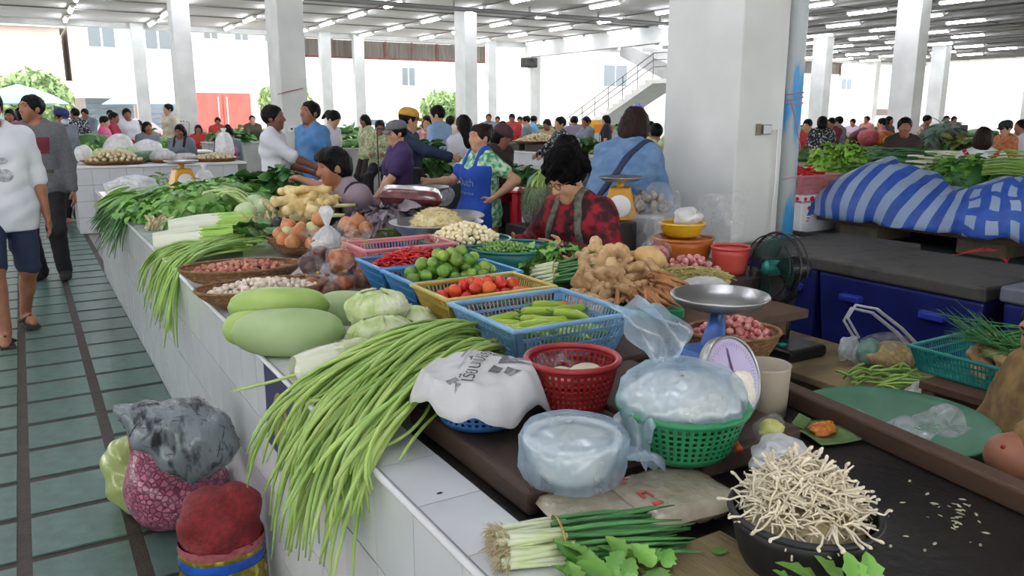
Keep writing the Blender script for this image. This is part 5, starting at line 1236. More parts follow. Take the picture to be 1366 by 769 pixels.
NU, NV = 200, 36
tm = MB().grid(tarp, NU, NV); me = tm.me('striped_tarp', [m_tb, m_tw])
me.materials.clear(); me.materials.append(tarp_mat()); uvl = me.uv_layers.new(name='UVMap')
vi = np.zeros(len(me.loops), np.int32); me.loops.foreach_get('vertex_index', vi); uv = np.zeros((len(vi), 2), np.float32)
uu_, vv_ = (vi % (NU+1))/NU, (vi//(NU+1))/NV
uv[:, 0] = uu_*40+.45*np.sin(vv_*3+uu_*9)+np.where(uu_ > .3, vv_*1.6*np.minimum(1, (uu_-.3)*6), 0)+vv_*.4; uv[:, 1] = np.where(uu_ > .40, vv_*6.5+.4*np.sin(uu_*14), .9)
uvl.data.foreach_set('uv', uv.ravel()); o = put('striped_tarp', me); solid(o, .004); tag(o, 'blue and pale striped tarpaulin draped over the heap on the plank', 'tarpaulin')
# red string knotted on the table edge
rs = thing('string_tie', 'frayed red plastic string tied to the edge of the steel table', 'string', W(1282, 315, .63))
m_rstr = pm('red_string', '#c22420', '#d8463c', s=30, r=.5)
rs.location = Vector((4.97, atX(1282, 318, 4.97).y, .63))
r_ = random.Random(3)
for k in range(12):
    a = Vector((-.02, r_.uniform(-.02, .03), .02)); b2 = a+Vector((-.03, r_.uniform(-.07, .07), -.03)); c_ = Vector((-.035, r_.uniform(-.11, .11), -.20+r_.uniform(0, .08)))
    MB().tube(qbez(a, b2, c_, 5), [.004, .005, .004, .003, .003, .002], 4, flat=.4).build('strand', m_rstr, rs)
for k in range(8):
    MB().tube(qbez((-.01, .0, .02), (.05, -.05+r_.uniform(-.05, .03), .05), (.12+r_.uniform(-.03, .06), -.12+r_.uniform(-.05, .06), .06), 4), .004, 4, flat=.4).build('strand', m_rstr, rs)
rs2 = dup(rs, (4.97, atX(1346, 325, 4.97).y, .63), 1.2, 'short red string hanging from the steel table at the right edge'); rs2.scale = (.6, .5, .5)
# white foam box and pink basket of chillies
wbx = thing('foam_box', 'white foam box printed with red apples behind the cool boxes', 'box', (5.22, 4.17, .63))
m_foam = pm('white_foam', '#dcdfe2', '#e6e8ea', s=8, r=.7)
fx = W(1095, 300, .62)
for ch in (0,): pass
wbx.location = (5.33, 4.02, .616)
bev(MB().box((-.20, -.22, 0), (.22, .24, .23)).build('box', m_foam, wbx, smooth=False), .01)
bev(MB().box((-.21, -.23, .232), (.23, .25, .29)).build('lid', m_foam, wbx, smooth=False), .01)
wbx.location = (5.25, 4.36, .616)
m_rp = pm('red_apple_print', '#c42233', r=.5); m_gp = pm('grey_print', '#77787c', r=.6)
def disc(pts, nm, m, par, M): return MB().add([M @ Vector(p) for p in pts], [tuple(range(len(pts)))]).build(nm, m, par, smooth=False)
for k in range(6):
    y = -.18+.075*k; r0 = .018+.008*(k % 2)
    disc([(-.2115, y+r0*math.cos(q), .262+r0*.8*math.sin(q)) for q in (6.28*j/10 for j in range(10))], 'apple_mark', m_rp, wbx, Matrix())
    disc([(-.18+.075*k+r0*math.cos(q), -.2315, .262+r0*.8*math.sin(q)) for q in (6.28*j/10 for j in range(10))], 'apple_mark', m_rp, wbx, Matrix())
disc([(-.2115, -.22, .240), (-.2115, .24, .240), (-.2115, .24, .247), (-.2115, -.22, .247)], 'red_line', m_rp, wbx, Matrix())
disc([(-.2, -.2315, .240), (.22, -.2315, .240), (.22, -.2315, .247), (-.2, -.2315, .247)], 'red_line', m_rp, wbx, Matrix())
for k, (x, z) in enumerate(((-.12, .19), (.12, .19))):
    disc([(x+.02*math.cos(q), -.2215, z+.016*math.sin(q)) for q in (6.28*j/10 for j in range(10))], 'apple_mark', m_rp, wbx, Matrix())
    for j in range(3): disc([(x-.02, -.2215, .13-.022*j), (x+.025-.01*j, -.2215, .13-.022*j), (x+.025-.01*j, -.2215, .14-.022*j), (x-.02, -.2215, .14-.022*j)], 'text_line', m_gp, wbx, Matrix())
pbx = rect_basket('plastic_basket', 'pink plastic crate of red chillies on the white foam box', 5.02, 5.50, 4.14, 4.62, .9065, 1.055, m_pink, .03)
heap('red_chilli', 'red chilli in the pink crate on the foam box', 'chilli', 'red chillies in the pink crate', chm, Vector((5.26, 4.38, 0)), .19, .19, .036, 1.04, .05, 2, 2, 15, 0, (1.6, 2.2), rot=lambda r: (r.gauss(0, .3), r.gauss(0, .3), r.uniform(0, 6.3)), mx=75)
# vegetable table beyond the tarp
vt = thing('display_table', 'long table of leafy vegetables behind the striped tarp', 'table', (0, 0, 0))
bev(MB().box((6.12, .8, .84), (7.5, 5.9, .88)).build('tabletop', m_ply, vt, smooth=False), .005)
for x, y in ((6.2, .9), (7.4, .9), (6.2, 5.8), (7.4, 5.8)): MB().box((x-.03, y-.03, 0), (x+.03, y+.03, .84)).build('leg', m_wood, vt, smooth=False)
MB().box((6.13, .85, .60), (6.15, 5.85, .84)).build('apron_board', m_ply, vt, smooth=False)
o = bev(MB().box((6.0, 4.3, .616 if False else 0), (6.1, 4.62, .84)).build('wood_batten', m_ply, None, smooth=False), .005); tag(o, 'pale wooden batten standing beside the white foam box', 'batten')
greens('lettuce_heap', 'bright yellow green lettuce heap beside the blue pipe', Vector((6.42, 4.88, .885)), .30, .30, .34, 200, 'lettuce', 0, 71, 1.2, (.8, 1.3), core=m_leafC, cat='lettuce')
LF['scallion'] = [MB().tube([(0, 0, 0), (.12, 0, .01), (.28, 0, .0), (.42, 0, -.05)], [.006, .006, .005, .001], 4, flat=.6).me('leaf', m_son) for _ in range(2)]
def sheaf(name, label, c, n, L, yaw, m, seed, sp=(.12, .22, .12), tipm=None, rr=.006, droop=.08, cat='greens'):
    t = thing(name, label, cat, c, yaw); r = random.Random(seed)
    for i in range(n):
        s = Vector((0, r.uniform(-sp[1], sp[1]), abs(r.gauss(0, .5))*sp[2])); l = L*r.uniform(.8, 1.1); dy = r.gauss(0, .06)
        P = [s, s+Vector((l*.3, dy*.3, .02)), s+Vector((l*.65, dy, .01)), s+Vector((l, dy*1.5, -droop*r.random()))]
        MB().tube(P, [rr, rr, rr*.8, rr*.2], 4, flat=.6).build('leaf', m, t)
        if tipm: MB().tube([s-Vector((l*.22, 0, 0)), s-Vector((.06, 0, -.004)), s+Vector((.01, 0, 0))], [rr*1.3, rr*1.1, rr], 5).build('white_stalk', tipm, t)
    return t
sheaf('spring_onion_sheaf', 'big sheaf of spring onions with white ends toward the tarp bulge', Vector((6.5, 4.15, .90)), 150, .75, R(88), m_son, 72, (.12, .28, .22), m_sow, .009)
sheaf('spring_onion_sheaf', 'dark green sheaf of spring onion tops right of the lettuce', Vector((6.95, 4.5, .93)), 90, .7, R(75), m_son, 73, (.12, .3, .2), None, .009)
greens('coriander_heap', 'mid green bushy coriander heap beyond the tarp', Vector((6.55, 3.80, .885)), .34, .30, .30, 190, 'celery', 0, 74, 1.0, (1.2, 1.9), core=m_leafA)
greens('celery_heap', 'yellow green celery heap with pale stalk ends beyond the tarp', Vector((6.6, 3.30, .885)), .32, .33, .24, 120, 'herb', 0, 75, .8, (1.5, 2.2), core=m_leafB)
sheaf('celery_sheaf', 'yellow green stalks fanning out over the celery heap', Vector((6.40, 3.55, 1.05)), 70, .5, R(-70), m_gstem, 76, (.1, .12, .10), None, .007, .12)
greens('leafy_heap', 'low leafy heap in the row behind the spring onions', Vector((7.15, 4.1, .885)), .3, .6, .14, 110, 'kale', 0, 77, 1.0, (.9, 1.4), core=m_leafA)
greens('leafy_heap', 'dark low leafy heap behind the yellow green celery', Vector((7.1, 3.0, .885)), .3, .5, .12, 90, 'celery', 0, 78, 1.0, (1.2, 1.8), core=m_leafA)
# ---------------------------------------------------------------- things on the bench
pb = thing('carrier_bag', 'clear carrier bag with handle loops holding yellow food on the bench', 'plastic bag', W(1178, 482, .50)); pb.location.z = .47
MB().ell((0, 0, .07), (.15, .12, .085), 30, 16, gy and None, dis=bumpy(31, .1, 3)).build('film', f_clear, pb)
MB().ell((.02, -.02, .055), (.125, .09, .055), 18, 10, dis=bumpy(32, .12, 4)).build('yellow_contents', pm('yellow_food', '#a08a4c', '#c0aa6c', s=30, r=.5, c3='#8b6f38'), pb)
MB().ell((-.06, .03, .07), (.05, .05, .06), 14, 9, dis=bumpy(33, .1, 4)).build('green_contents', pm('green_packet', '#3f7f6d', '#5b9a86', s=20, r=.4), pb)
def hnd(off, tw, w=.022):
    P = [Vector((-.09, .06, .13)), Vector((-.12, .10, .21)), Vector((-.09, .09, .265)), Vector((-.02, .04, .25)), Vector((.06, -.03, .17)), Vector((.12, -.07, .10))]
    return [p+Vector(off)*1.0+Vector((0, 0, tw*i*.01)) for i, p in enumerate(P)]
MB().tube(hnd((0, 0, 0), 0), .016, 6, flat=.35).build('handle', f_milk, pb); MB().tube(hnd((.03, .04, -.02), -.3), .018, 6, flat=.35).build('handle', f_milk, pb)
MB().ell((0, 0, 0), (.07, .035, .05), 18, 12, dis=bumpy(35, .2, 3)).build('film_flap', f_milk, pb, loc=(-.11, .09, .08))
gs = thing('water_spinach_bunch', 'bunch of curled green stems on the bench edge below the carrier bag', 'greens', W(1200, 512, .49)); gs.location.z = .47
r_ = random.Random(12)
for k in range(46):
    a = Vector((r_.uniform(-.2, .05), r_.uniform(-.1, .16), r_.uniform(.01, .06))); b2 = a+Vector((r_.uniform(0, .14), r_.uniform(-.16, -.02), r_.uniform(-.02, .05))); m1 = (a+b2)/2+Vector((r_.uniform(-.04, .04), r_.uniform(-.04, .04), r_.uniform(0, .06)))
    MB().tube(qbez(a, m1, b2, 6), [.005]*6+[.002], 5).build('stem', m_gstem, gs)
o = MB().ell((0, 0, 0), (.055, .05, .045), 22, 14, dis=bumpy(36, .2, 3)).build('plastic_bag', f_milk, None, loc=W(1228, 527, .52)); tag(o, 'small torn clear bag at the end of the green stems', 'plastic bag')
# small table with the teal basket
tt_ = thing('small_stool_table', 'small dark wooden stool table at the right edge under the teal basket', 'table', (2.9, 1.40, 0))
bev(MB().box((-.28, -.42, .57), (.30, .19, .60)).build('top', m_wood, tt_, smooth=False), .004)
for x, y in ((-.25, -.38), (.27, -.38), (-.25, .16), (.27, .16)): MB().box((x-.022, y-.022, 0), (x+.022, y+.022, .57)).build('leg', m_wood, tt_, smooth=False)
MB().box((-.25, -.4, .50), (-.23, .18, .57)).build('apron_board', m_wood, tt_, smooth=False)
rect_basket('plastic_basket', 'teal plastic basket of ginger and chives at the right edge', 2.68, 3.12, 1.18, 1.68, .601, .70, pm('basket_teal', '#1c8078', '#279089', s=5, r=.35), .03, .014)
for i in range(16):
    o = put('ginger_root', K_gin[i % 4], None, loc=(2.86+rnd(-.12, .14), 1.40+rnd(-.13, .12), .655+rnd(0, .05)), rot=rrot(), scale=rnd(.8, 1.1)); tag(o, 'pale ginger root in the teal basket', 'ginger', 'ginger in the teal basket')
cc = W(1366, 445, .72); sheaf('chive_sheaf', 'sheaf of dark green chives standing over the teal basket', Vector((2.98, 1.33, .72)), 110, .34, R(150), m_son, 81, (.05, .05, .05), m_sow, .004, -.12)
# big green basin behind the counter rail
gbn = thing('green_basin', 'large worn green plastic basin behind the dark counter rail', 'basin', D(1192, 560, 2.06)); gbn.location.z -= .125
m_basin = pm('basin_green', '#3d6f55', '#54876a', s=6, r=.45, c3='#487b60')
MB().lathe([(.001, 0), (.18, .005), (.218, .10), (.238, .125), (.244, .127), (.238, .132), (.222, .112), (.18, .015), (.001, .012)], 56, cap0=False).build('basin_wall', m_basin, gbn)
o = bev(MB().box((gbn.location.x-.2, gbn.location.y-.2, 0), (gbn.location.x+.2, gbn.location.y+.2, gbn.location.z-.002)).build('basin_stand', m_wood, None, smooth=False), .01); tag(o, 'dark stand under the green basin', 'stand')
o = MB().grid(lambda u, v: Vector(((u-.5)*.30, (v-.5)*.16*(1-.4*u), .02+.035*math.sin(9*u)*math.sin(7*v+u*3)+.03*u)), 20, 14).build('plastic_bag', f_grey, None, loc=D(1200, 588, 2.0), rot=(.1, -.1, gy-.1)); tag(o, 'crumpled grey clear bag lying in the green basin', 'plastic bag')
# ---------------------------------------------------------------- at the foot of the big pillar
o = MB().box((2.58, 2.6, 0), (3.1, 3.2, .76)).build('display_crate', m_crate_ := pm('pillar_crate', '#33302c', '#413d37', s=5, r=.7), None, smooth=False); tag(o, 'dark crate under the orange and coral baskets by the big pillar', 'crate')
m_oran = pm('orange_plastic', '#b8641f', '#c5752f', s=5, r=.4); m_ybowl = pm('yellow_bowl', '#cf9f16', '#d9ac2c', s=5, r=.35)
c = W(918, 345, .90)
round_basket('round_basket', 'orange plastic basket by the pillar foot', Vector((2.78, 2.99, 0)), .15, .761, .15, m_oran, .11, solid_=True)
round_basket('round_bowl', 'yellow plastic bowl stacked on the orange basket', Vector((2.77, 2.99, 0)), .11, .915, .07, m_ybowl, .07, solid_=True, cat='bowl')
o = MB().ell((0, 0, 0), (.07, .06, .045), 22, 14, dis=bumpy(41, .2, 3)).build('plastic_bag', f_white, None, loc=(2.80, 2.99, 1.02)); tag(o, 'crumpled white bag in the yellow bowl', 'plastic bag')
round_basket('round_basket', 'coral red plastic basket beside the pillar corner', Vector((2.86, 2.74, 0)), .09, .761, .13, pm('coral_plastic', '#c4463c', '#d05a4f', s=5, r=.4), .07, solid_=True)
o = MB().grid(lambda u, v: Vector(((u-.5)*.24, .03*math.sin(7*u+3*v), v*.26*(1-.3*abs(u-.5))+.02*math.sin(9*u))), 16, 16).build('plastic_bag', f_clear, None, loc=(2.90, 2.86, .90), rot=(.2, 0, gy)); tag(o, 'large clear bag standing open against the pillar', 'plastic bag')
for k, (px, py, k_, s) in enumerate(((871, 288, 4.75, 1.35), (893, 306, 4.6, 1.15))):
    o = MB().ell((0, 0, 0), (.12*s, .1*s, .13*s), 30, 18, dis=bumpy(43+k, .17, 3)).build('plastic_bag', f_clear, None, loc=D(px, py, k_)); tag(o, ('clear crumpled bag hanging at the left of the pillar', 'lower clear bag above the red filled one')[k], 'plastic bag')
rp = thing('knotted_bag', 'clear knotted bag of red and white pieces by the lady in red', 'plastic bag', W(876, 335, .87))
MB().lathe([(.002, -.07), (.05, -.06), (.075, -.02), (.066, .03), (.03, .06), (.01, .08), (.018, .12), (.03, .17)], 26, wob=lambda q, z: 1+.08*math.sin(3*q+z*30)+.06*math.sin(7*q), cap0=False).build('film', f_clear, rp)
MB().ell((0, 0, -.015), (.062, .062, .045), 16, 10).build('red_pieces', pm('red_white_pieces', '#a5253a', '#d9a5ae', s=45, r=.4), rp)
heap('pink_shallot', 'pink shallot in the heap in front of the orange basket', 'shallot', 'pink shallots by the pillar', M_pshal, W(920, 352, .86), .15, .075, .034, .815, .075, 3, 2, 16, gy)
m_ysh = pm('yellow_shreds', '#a39a50', '#c3ba78', s=20, r=.5, rv=.1)
ysh = MB().ell((0, 0, 0), (.17, .075, .045), 16, 8); r_ = random.Random(6)
for k in range(420):
    q = r_.uniform(0, 6.28); s = r_.random()**.5; p = Vector((.17*s*math.cos(q), .08*s*math.sin(q), .055*(1-s*s)**.5)); a = r_.gauss(0, .7); L = .05; d = Vector((math.cos(a)*L, math.sin(a)*L, r_.uniform(-.012, .012)))
    ysh.tube([p-d/2, p+Vector((0, 0, .006)), p+d/2], .002, 3, cap=False)
o = ysh.build('bamboo_shreds', m_ysh, None, loc=W(920, 376, .845), rot=(0, 0, gy)); tag(o, 'yellow green heap of shredded bamboo shoots before the pink shallots', 'shreds', None, 'stuff')
for k, (px, py, s, l_) in enumerate(((890, 367, 1.0, 'small white bag at the left end of the shredded heap'), (935, 385, 1.9, 'large white bag behind the metal scale pan'))):
    o = MB().ell((0, 0, 0), (.05*s, .035*s, .026*s), 22, 12, dis=bumpy(51+k, .12, 3)).build('plastic_bag', f_white, None, loc=W(px, py, .85), rot=(0, 0, gy)); tag(o, l_, 'plastic bag')
# woven basket of red shallots under the scale pan
c = D(978, 437, 2.35)
wsb = woven('woven_basket', 'woven basket of red shallots under the scale pan', c, .135, .11, c.z-.10, .09, gy)
o = bev(MB().box((c.x-.09, c.y-.08, 0), (c.x+.09, c.y+.08, c.z-.101)).build('basket_stand', m_wood, None, smooth=False), .008); tag(o, 'dark wooden stand under the red shallot basket', 'stand')
m_rsh = pm('red_shallot_skin', '#9c3038', '#d79a92', s=28, r=.35, rv=.2)
M_rsh = [veg('red_shallot', (.012, .012, .016), m_rsh, i, .05, 8, 6) for i in range(2)]
heap('red_shallot', 'small red shallot in the basket under the scale pan', 'shallot', 'red shallots under the scale pan', M_rsh, c, .115, .09, .024, c.z-.03, .055, 3, 2, 17, gy)
o = MB().grid(lambda u, v: Vector(((u-.5)*.12, .02*math.sin(8*u), (v-.5)*.10+.02*math.sin(6*u+4*v))), 12, 10).build('plastic_bag', f_clear, None, loc=(1.535, 1.93, .885), rot=(.5, 0, gy)); tag(o, 'shiny clear bag scrap right of the light blue basket', 'plastic bag')
# ================================================================ sacks on the floor
def vor(key, c1, c2, s, r=.3, b=.8, coat=.5, gap='#5c2433'):
    m = bpy.data.materials.new(key); m.use_nodes = True; nt = m.node_tree; p = nt.nodes['Principled BSDF']; L = nt.links.new
    tc = nd(nt, 'ShaderNodeTexCoord'); v = nd(nt, 'ShaderNodeTexVoronoi'); v.inputs['Scale'].default_value = s; L(tc.outputs['Object'], v.inputs['Vector'])
    cr = nd(nt, 'ShaderNodeValToRGB'); e = cr.color_ramp.elements; e[0].color = lin(c1); e[1].color = lin(c2); sp_ = nd(nt, 'ShaderNodeSeparateColor'); L(v.outputs['Color'], sp_.inputs[0]); L(sp_.outputs[0], cr.inputs[0])
    v2 = nd(nt, 'ShaderNodeTexVoronoi'); v2.feature = 'DISTANCE_TO_EDGE'; v2.inputs['Scale'].default_value = s; L(tc.outputs['Object'], v2.inputs['Vector'])
    mr = nd(nt, 'ShaderNodeMapRange'); mr.inputs[2].default_value = .14; L(v2.outputs['Distance'], mr.inputs[0])
    mx = nd(nt, 'ShaderNodeMix'); mx.data_type = 'RGBA'; L(mr.outputs[0], mx.inputs[0]); mx.inputs[6].default_value = lin(gap); L(cr.outputs[0], mx.inputs[7]); L(mx.outputs[2], p.inputs['Base Color'])
    bp = nd(nt, 'ShaderNodeBump'); bp.inputs['Strength'].default_value = b; bp.inputs['Distance'].default_value = .006; L(mr.outputs[0], bp.inputs['Height']); L(bp.outputs[0], p.inputs['Normal'])
    p.inputs['Roughness'].default_value = r; p.inputs['Coat Weight'].default_value = coat; p.inputs['Coat Roughness'].default_value = .2; return m
pk_ = thing('garlic_sack', 'pink translucent bag of pink garlic slumped on the floor against the counter', 'sack', (.36, 3.04, 0))
sdf = [ball((-.01, .0, .12), (.165, .15, .125), .06), ball((-.05, .0, .20), (.12, .12, .13), .06), ball((.09, -.03, .12), (.10, .10, .11), .05), seg((-.06, .02, .22), (-.12, .02, .39), .10, .035, .06)]
wv = lambda X, Y, Z: .008*np.sin(22*X+9*Z)*np.sin(19*Y+13*Z)+.006*np.sin(31*X-17*Y)
flat_ = lambda X, Y, Z: .004-Z+0*X+0*Y
put('bag', sdf_mesh('bag', sdf, .009, vor('pink_garlic', '#8a3c5c', '#bf7289', 54, gap='#6e2b48'), warp=wv, sub=[flat_, lambda X, Y, Z: X-.178+0*Y+0*Z]), pk_)
bk_ = thing('grey_bag', 'grey translucent bag of dark leaves resting on the pink garlic sack', 'plastic bag', D(248, 585, 2.72))
sdf = [ball((.03, 0, -.02), (.135, .12, .125), .07), ball((-.06, .02, .05), (.12, .10, .085), .07), seg((-.1, .03, .08), (-.195, .06, .125), .055, .012, .05)]
m_gbag = pm('grey_polythene', '#2a3033', '#737d82', s=30, r=.3, b=.9, bs=30, coat=.25, c3='#565f64', stretch=(1, .8, .4), lo=.36, hi=.5, det=4)
wv2 = lambda X, Y, Z: .006*np.sin(26*X+31*Z)*np.sin(23*Y)+.005*np.sin(45*Z-30*X+20*Y)+.003*np.sin(80*X+50*Z)
put('bag', sdf_mesh('bag', sdf, .007, m_gbag, warp=wv2), bk_)
mk_ = pm('dark_crease', '#23292c', r=.4)
sdv = [v.co.copy() for v in bk_.children[0].data.vertices]; svn = [v.normal.copy() for v in bk_.children[0].data.vertices]
r_ = random.Random(8)
for k in range(90):
    i = r_.randrange(len(sdv)); n_ = svn[i]; a = Vector((.8, -.5, .35+r_.gauss(0, .5))); a = (a-n_*a.dot(n_)).normalized()*r_.uniform(.012, .035)
    MB().tube([sdv[i]-a-n_*.003, sdv[i]+n_*.0005, sdv[i]+a-n_*.003], [.0015, .003, .001], 4, flat=.4).build('dark_leaf_streak', mk_, bk_)
gn_ = thing('greens_bag', 'pale yellow green bag of vegetables behind the pink sack', 'plastic bag', (.20, 3.28, 0))
put('bag', sdf_mesh('bag', [ball((0, 0, .16), (.075, .10, .14), .05), ball((.03, -.05, .08), (.06, .08, .08), .05)], .009, pm('yellow_green_bag', '#8f9f5a', '#aab878', s=9, r=.3, b=.4, bs=30, coat=.5), warp=wv2, sub=[flat_]), gn_)
rs_ = thing('red_net_sack', 'red net sack with gold and blue printed band standing on the floor', 'sack', (.40, 2.42, 0))
m_net = pm('red_net', '#66090f', '#8c131b', s=60, r=.5, b=.8, bs=180)
put('net_top', sdf_mesh('net_top', [ball((.0, 0, .30), (.115, .10, .07), .05), ball((-.05, .02, .345), (.06, .06, .05), .04), ball((.06, 0, .35), (.06, .06, .05), .04), ball((0, 0, .24), (.128, .11, .05), .04)], .007, m_net, warp=wv2), rs_)
def band(nm, z0, z1, m, r0=.128, par=rs_): return MB().lathe([(r0, z0), (r0+.002, (z0+z1)/2), (r0, z1)], 40, ry=.86, wob=lambda q, z: 1+.012*math.sin(5*q)+.006*math.sin(17*q), cap0=False).build(nm, m, par)
band('pink_hem', .212, .24, pm('pink_hem', '#8a3a40', '#a45a5e', s=60, r=.5))
m_gold = pm('gold_print', '#8f7d1c', '#c7b54a', s=30, r=.25, metal=.4, c3='#6f6a1e')
band('gold_band', .197, .212, m_gold); band('blue_band', .165, .197, pm('blue_print', '#103f9a', '#1d5cc0', s=20, r=.3)); band('gold_body', .0, .165, m_gold, .13)
for k in range(5):
    q = -2.6+.3*k; MB().cbox((.1325*math.cos(q), .1325*.86*math.sin(q), .09), (.03, .004, .05), ).build('print_block', m_rp if k % 2 else m_black, rs_, smooth=False)
# ================================================================ stalls behind
tfb = MB().box((-.0985, -.006, 0), (.0985, .006, .2)).me('front_tile', m_tile, False); tfs = MB().box((-.006, -.0985, 0), (.006, .0985, .2)).me('front_tile', m_tile, False)
STALLS = []
def counter(label, x0, x1, y0, y1, z=.86, front=True, side=False, m=None):
    STALLS.append((x0, x1, y0, y1))
    t = thing('stall_counter', label, 'counter', (0, 0, 0))
    MB().box((x0+.01, y0+.01, 0), (x1, y1, z-.03)).build('counter_body', m or m_body, t, smooth=False)
    bev(MB().box((x0-.015, y0-.015, z-.03), (x1, y1, z)).build('counter_top', m_white if m is None else m, t, smooth=False), .006)
    if front:
        for i in range(int((x1-x0)/.2)):
            for j in range(4): put('front_tile', tfb, t, loc=(x0+.1+.2*i, y0+.004, .01+.205*j))
    if side:
        for i in range(int((y1-y0)/.2)):
            for j in range(4): put('front_tile', tfs, t, loc=(x0+.004, y0+.1+.2*i, .01+.205*j))
    return t
counter('white tiled counter across the far end of the aisle', .52, 2.64, 11.58, 12.45, .86, True, True)
counter('white tiled counter side with trays of garlic on crates, beyond the blue apron', 7.55, 8.4, 9.0, 13.2, .86, False, True)
m_gblock = pm('grey_cement', '#9c9d9a', '#aeb0ac', s=3, r=.8)
counter('grey cement counter of greens behind the purple shirted woman', 4.1, 8.3, 15.0, 15.9, .86, False, False, m_gblock)
counter('pale counter in the row before the far street at the left', .5, 3.0, 15.6, 16.4, .84, False, False)
counter('long grey counter farther back in the middle of the hall', 3.6, 14.5, 19.3, 20.2, .86, False, False, m_gblock)
counter('long grey counter at the far edge of the hall', 2.2, 21.0, 24.6, 25.5, .86, False, False, m_gblock)
counter('grey counter of produce between lettuce row and right pillar', 9.2, 10.4, 3.2, 9.5, .84, False, False, m_gblock)
counter('long grey counter beyond the right pillar', 14.6, 15.8, 6.0, 17.0, .84, False, False, m_gblock)
counter('far grey counter at the right end of the hall', 22.0, 23.2, 9.0, 24.0, .86, False, False, m_gblock)
def dark_tray(label, c, r): 
    o = MB().lathe([(r*.8, 0), (r, .04), (r*1.03, .05), (r*.98, .048), (r*.78, .012), (.001, .01)], 32).build('round_tray', m_wick, None, loc=c); tag(o, label, 'tray')
A1 = Vector((1.02, 11.95, .862)); dark_tray('flat round basket of pale longans on the tiled far counter', A1, .40)
m_long = pm('longan_skin', '#c9b98f', '#ded1ae', s=30, r=.6, rv=.12); M_long = [veg('longan', (.027, .026, .025), m_long, i, .03, 8, 6) for i in range(2)]
heap('longan', 'pale round fruit in the left basket on the tiled far counter', 'fruit', 'pale fruit on the tiled far counter', M_long, A1, .37, .33, .056, .90, .13, 1, 1.6, 61)
A2 = Vector((2.28, 11.95, .862)); dark_tray('flat round basket of garlic at the right end of the tiled far counter', A2, .34)
heap('garlic_bulb', 'pale garlic head in the right basket on the tiled far counter', 'garlic', 'garlic on the tiled far counter', M_long, A2, .31, .28, .056, .895, .06, 1, 1.6, 62)
for i, (x, y, s, sz, lab) in enumerate(((1.12, 12.28, (.20, .12, .21), 1.03, 'big square white plastic bag at the back of the tiled counter'), (1.48, 12.30, (.20, .12, .17), 1.0, 'second white plastic bag beside the big square one'), (.70, 12.3, (.11, .1, .13), .96, 'small white bag at the left end of the tiled counter'), (1.62, 11.92, (.16, .13, .09), .93, 'clear bag of pale goods in the middle of the tiled counter'), (1.88, 11.88, (.16, .11, .07), .92, 'clear bag of pinkish goods beside the pale one'), (1.66, 12.1, (.09, .08, .10), .97, 'small knotted white bag behind the clear bags'))):
    o = MB().ell((0, 0, 0), s, 22, 14, dis=bumpy(70+i, .10, 2.5)).build('plastic_bag', (f_white, f_white, f_white, f_milk, f_milk, f_white)[i], None, loc=(x, y, .862+s[2]*.85)); tag(o, lab, 'plastic bag')
    if i in (3, 4): MB().ell((0, 0, -.01), (s[0]*.8, s[1]*.8, s[2]*.7), 12, 8).build('contents', (pm('pale_fill2', '#d5cfc0', r=.6), pm('pink_fill', '#b98a7e', '#c9a196', s=30, r=.6))[i-3], o)
o = MB().lathe([(.10, 0), (.13, .1), (.12, .28), (.07, .36), (.02, .38), (.04, .43)], 24, wob=lambda q, z: 1+.05*math.sin(4*q+z*20)).build('plastic_bag', f_white, None, loc=(2.46, 12.05, .88)); tag(o, 'tall white bag standing in the right garlic basket', 'plastic bag')
o = MB().ell((0, 0, 0), (.2, .09, .08), 16, 10).build('wrapped_gourd', pm('wrapped_green', '#4f6f52', '#6f8a70', s=14, r=.35), None, loc=(1.42, 12.02, .945), rot=(0, 0, .2)); tag(o, 'dark green wrapped gourd on the tiled counter', 'gourd')
for i, (x, y) in enumerate(((.9, 12.15), (1.12, 12.08), (1.25, 12.14))): cabbage('cabbage', ('pale cabbage at the left of the tiled counter', 'pale cabbage in the middle of the tiled counter', 'pale cabbage by the dark green gourd')[i], Vector((x, y, .965)), .12, .10, .10, i, 80+i, n=6, group=None)
dark_tray('metal tray under the clear bags on the tiled counter', Vector((1.75, 11.92, .862)), .30)
gm = pm('grey_green_leaf', '#5f7a6a', '#8a9f90', s=8, r=.5, rv=.15); LF['greygreen'] = [leaf(.14, .05, .3, .4, 6).me('leaf', gm) for _ in range(2)]
LF['yellowg'] = [leaf(.10, .05, .3, .4, 6).me('leaf', pm('yellow_green_leaf', '#8c8f46', '#b0ad63', s=8, r=.5, rv=.15)) for _ in range(2)]
def gheap(label, c, a, b2, h, kind, n, seed, sc=(1.6, 2.6), group=None, core=None): return greens('greens_heap', label, Vector(c), a, b2, h, n, kind, 0, seed, 1.0, sc, group=group, core=core or m_leafA)
gheap('leafy green heap behind the white bags at the far left counter', (1.0, 15.9, .842), .5, .35, .32, 'celery', 60, 201); gheap('leafy green heap right of the far left counter', (2.3, 15.9, .842), .4, .3, .22, 'celery', 50, 202)
for i, x in enumerate((4.6, 5.5, 6.4, 7.3)): gheap('low heap of greens on the grey cement counter, %s from the left' % ORD[i], (x, 15.4, .862), .45, .32, .17, ('kale', 'celery')[i % 2], 50, 210+i, group='greens on the cement counter')
for i in range(10):
    x = 4.2+1.05*i; gheap('low heap of vegetables on the long middle counter, %s from the left' % ORD[i], (x, 19.7, .862), .5, .32, .2, ('kale', 'celery', 'yellowg', 'round')[i % 4], 36, 220+i, (2, 3), 'vegetables on the middle counter')
for i in range(15):
    x = 2.9+1.22*i; gheap('low heap of vegetables on the counter at the far edge, %s from the left' % ORD[i], (x, 25.0, .862), .55, .32, .22, ('celery', 'yellowg', 'kale')[i % 3], 30, 240+i, (2.2, 3.2), 'vegetables on the far edge counter')
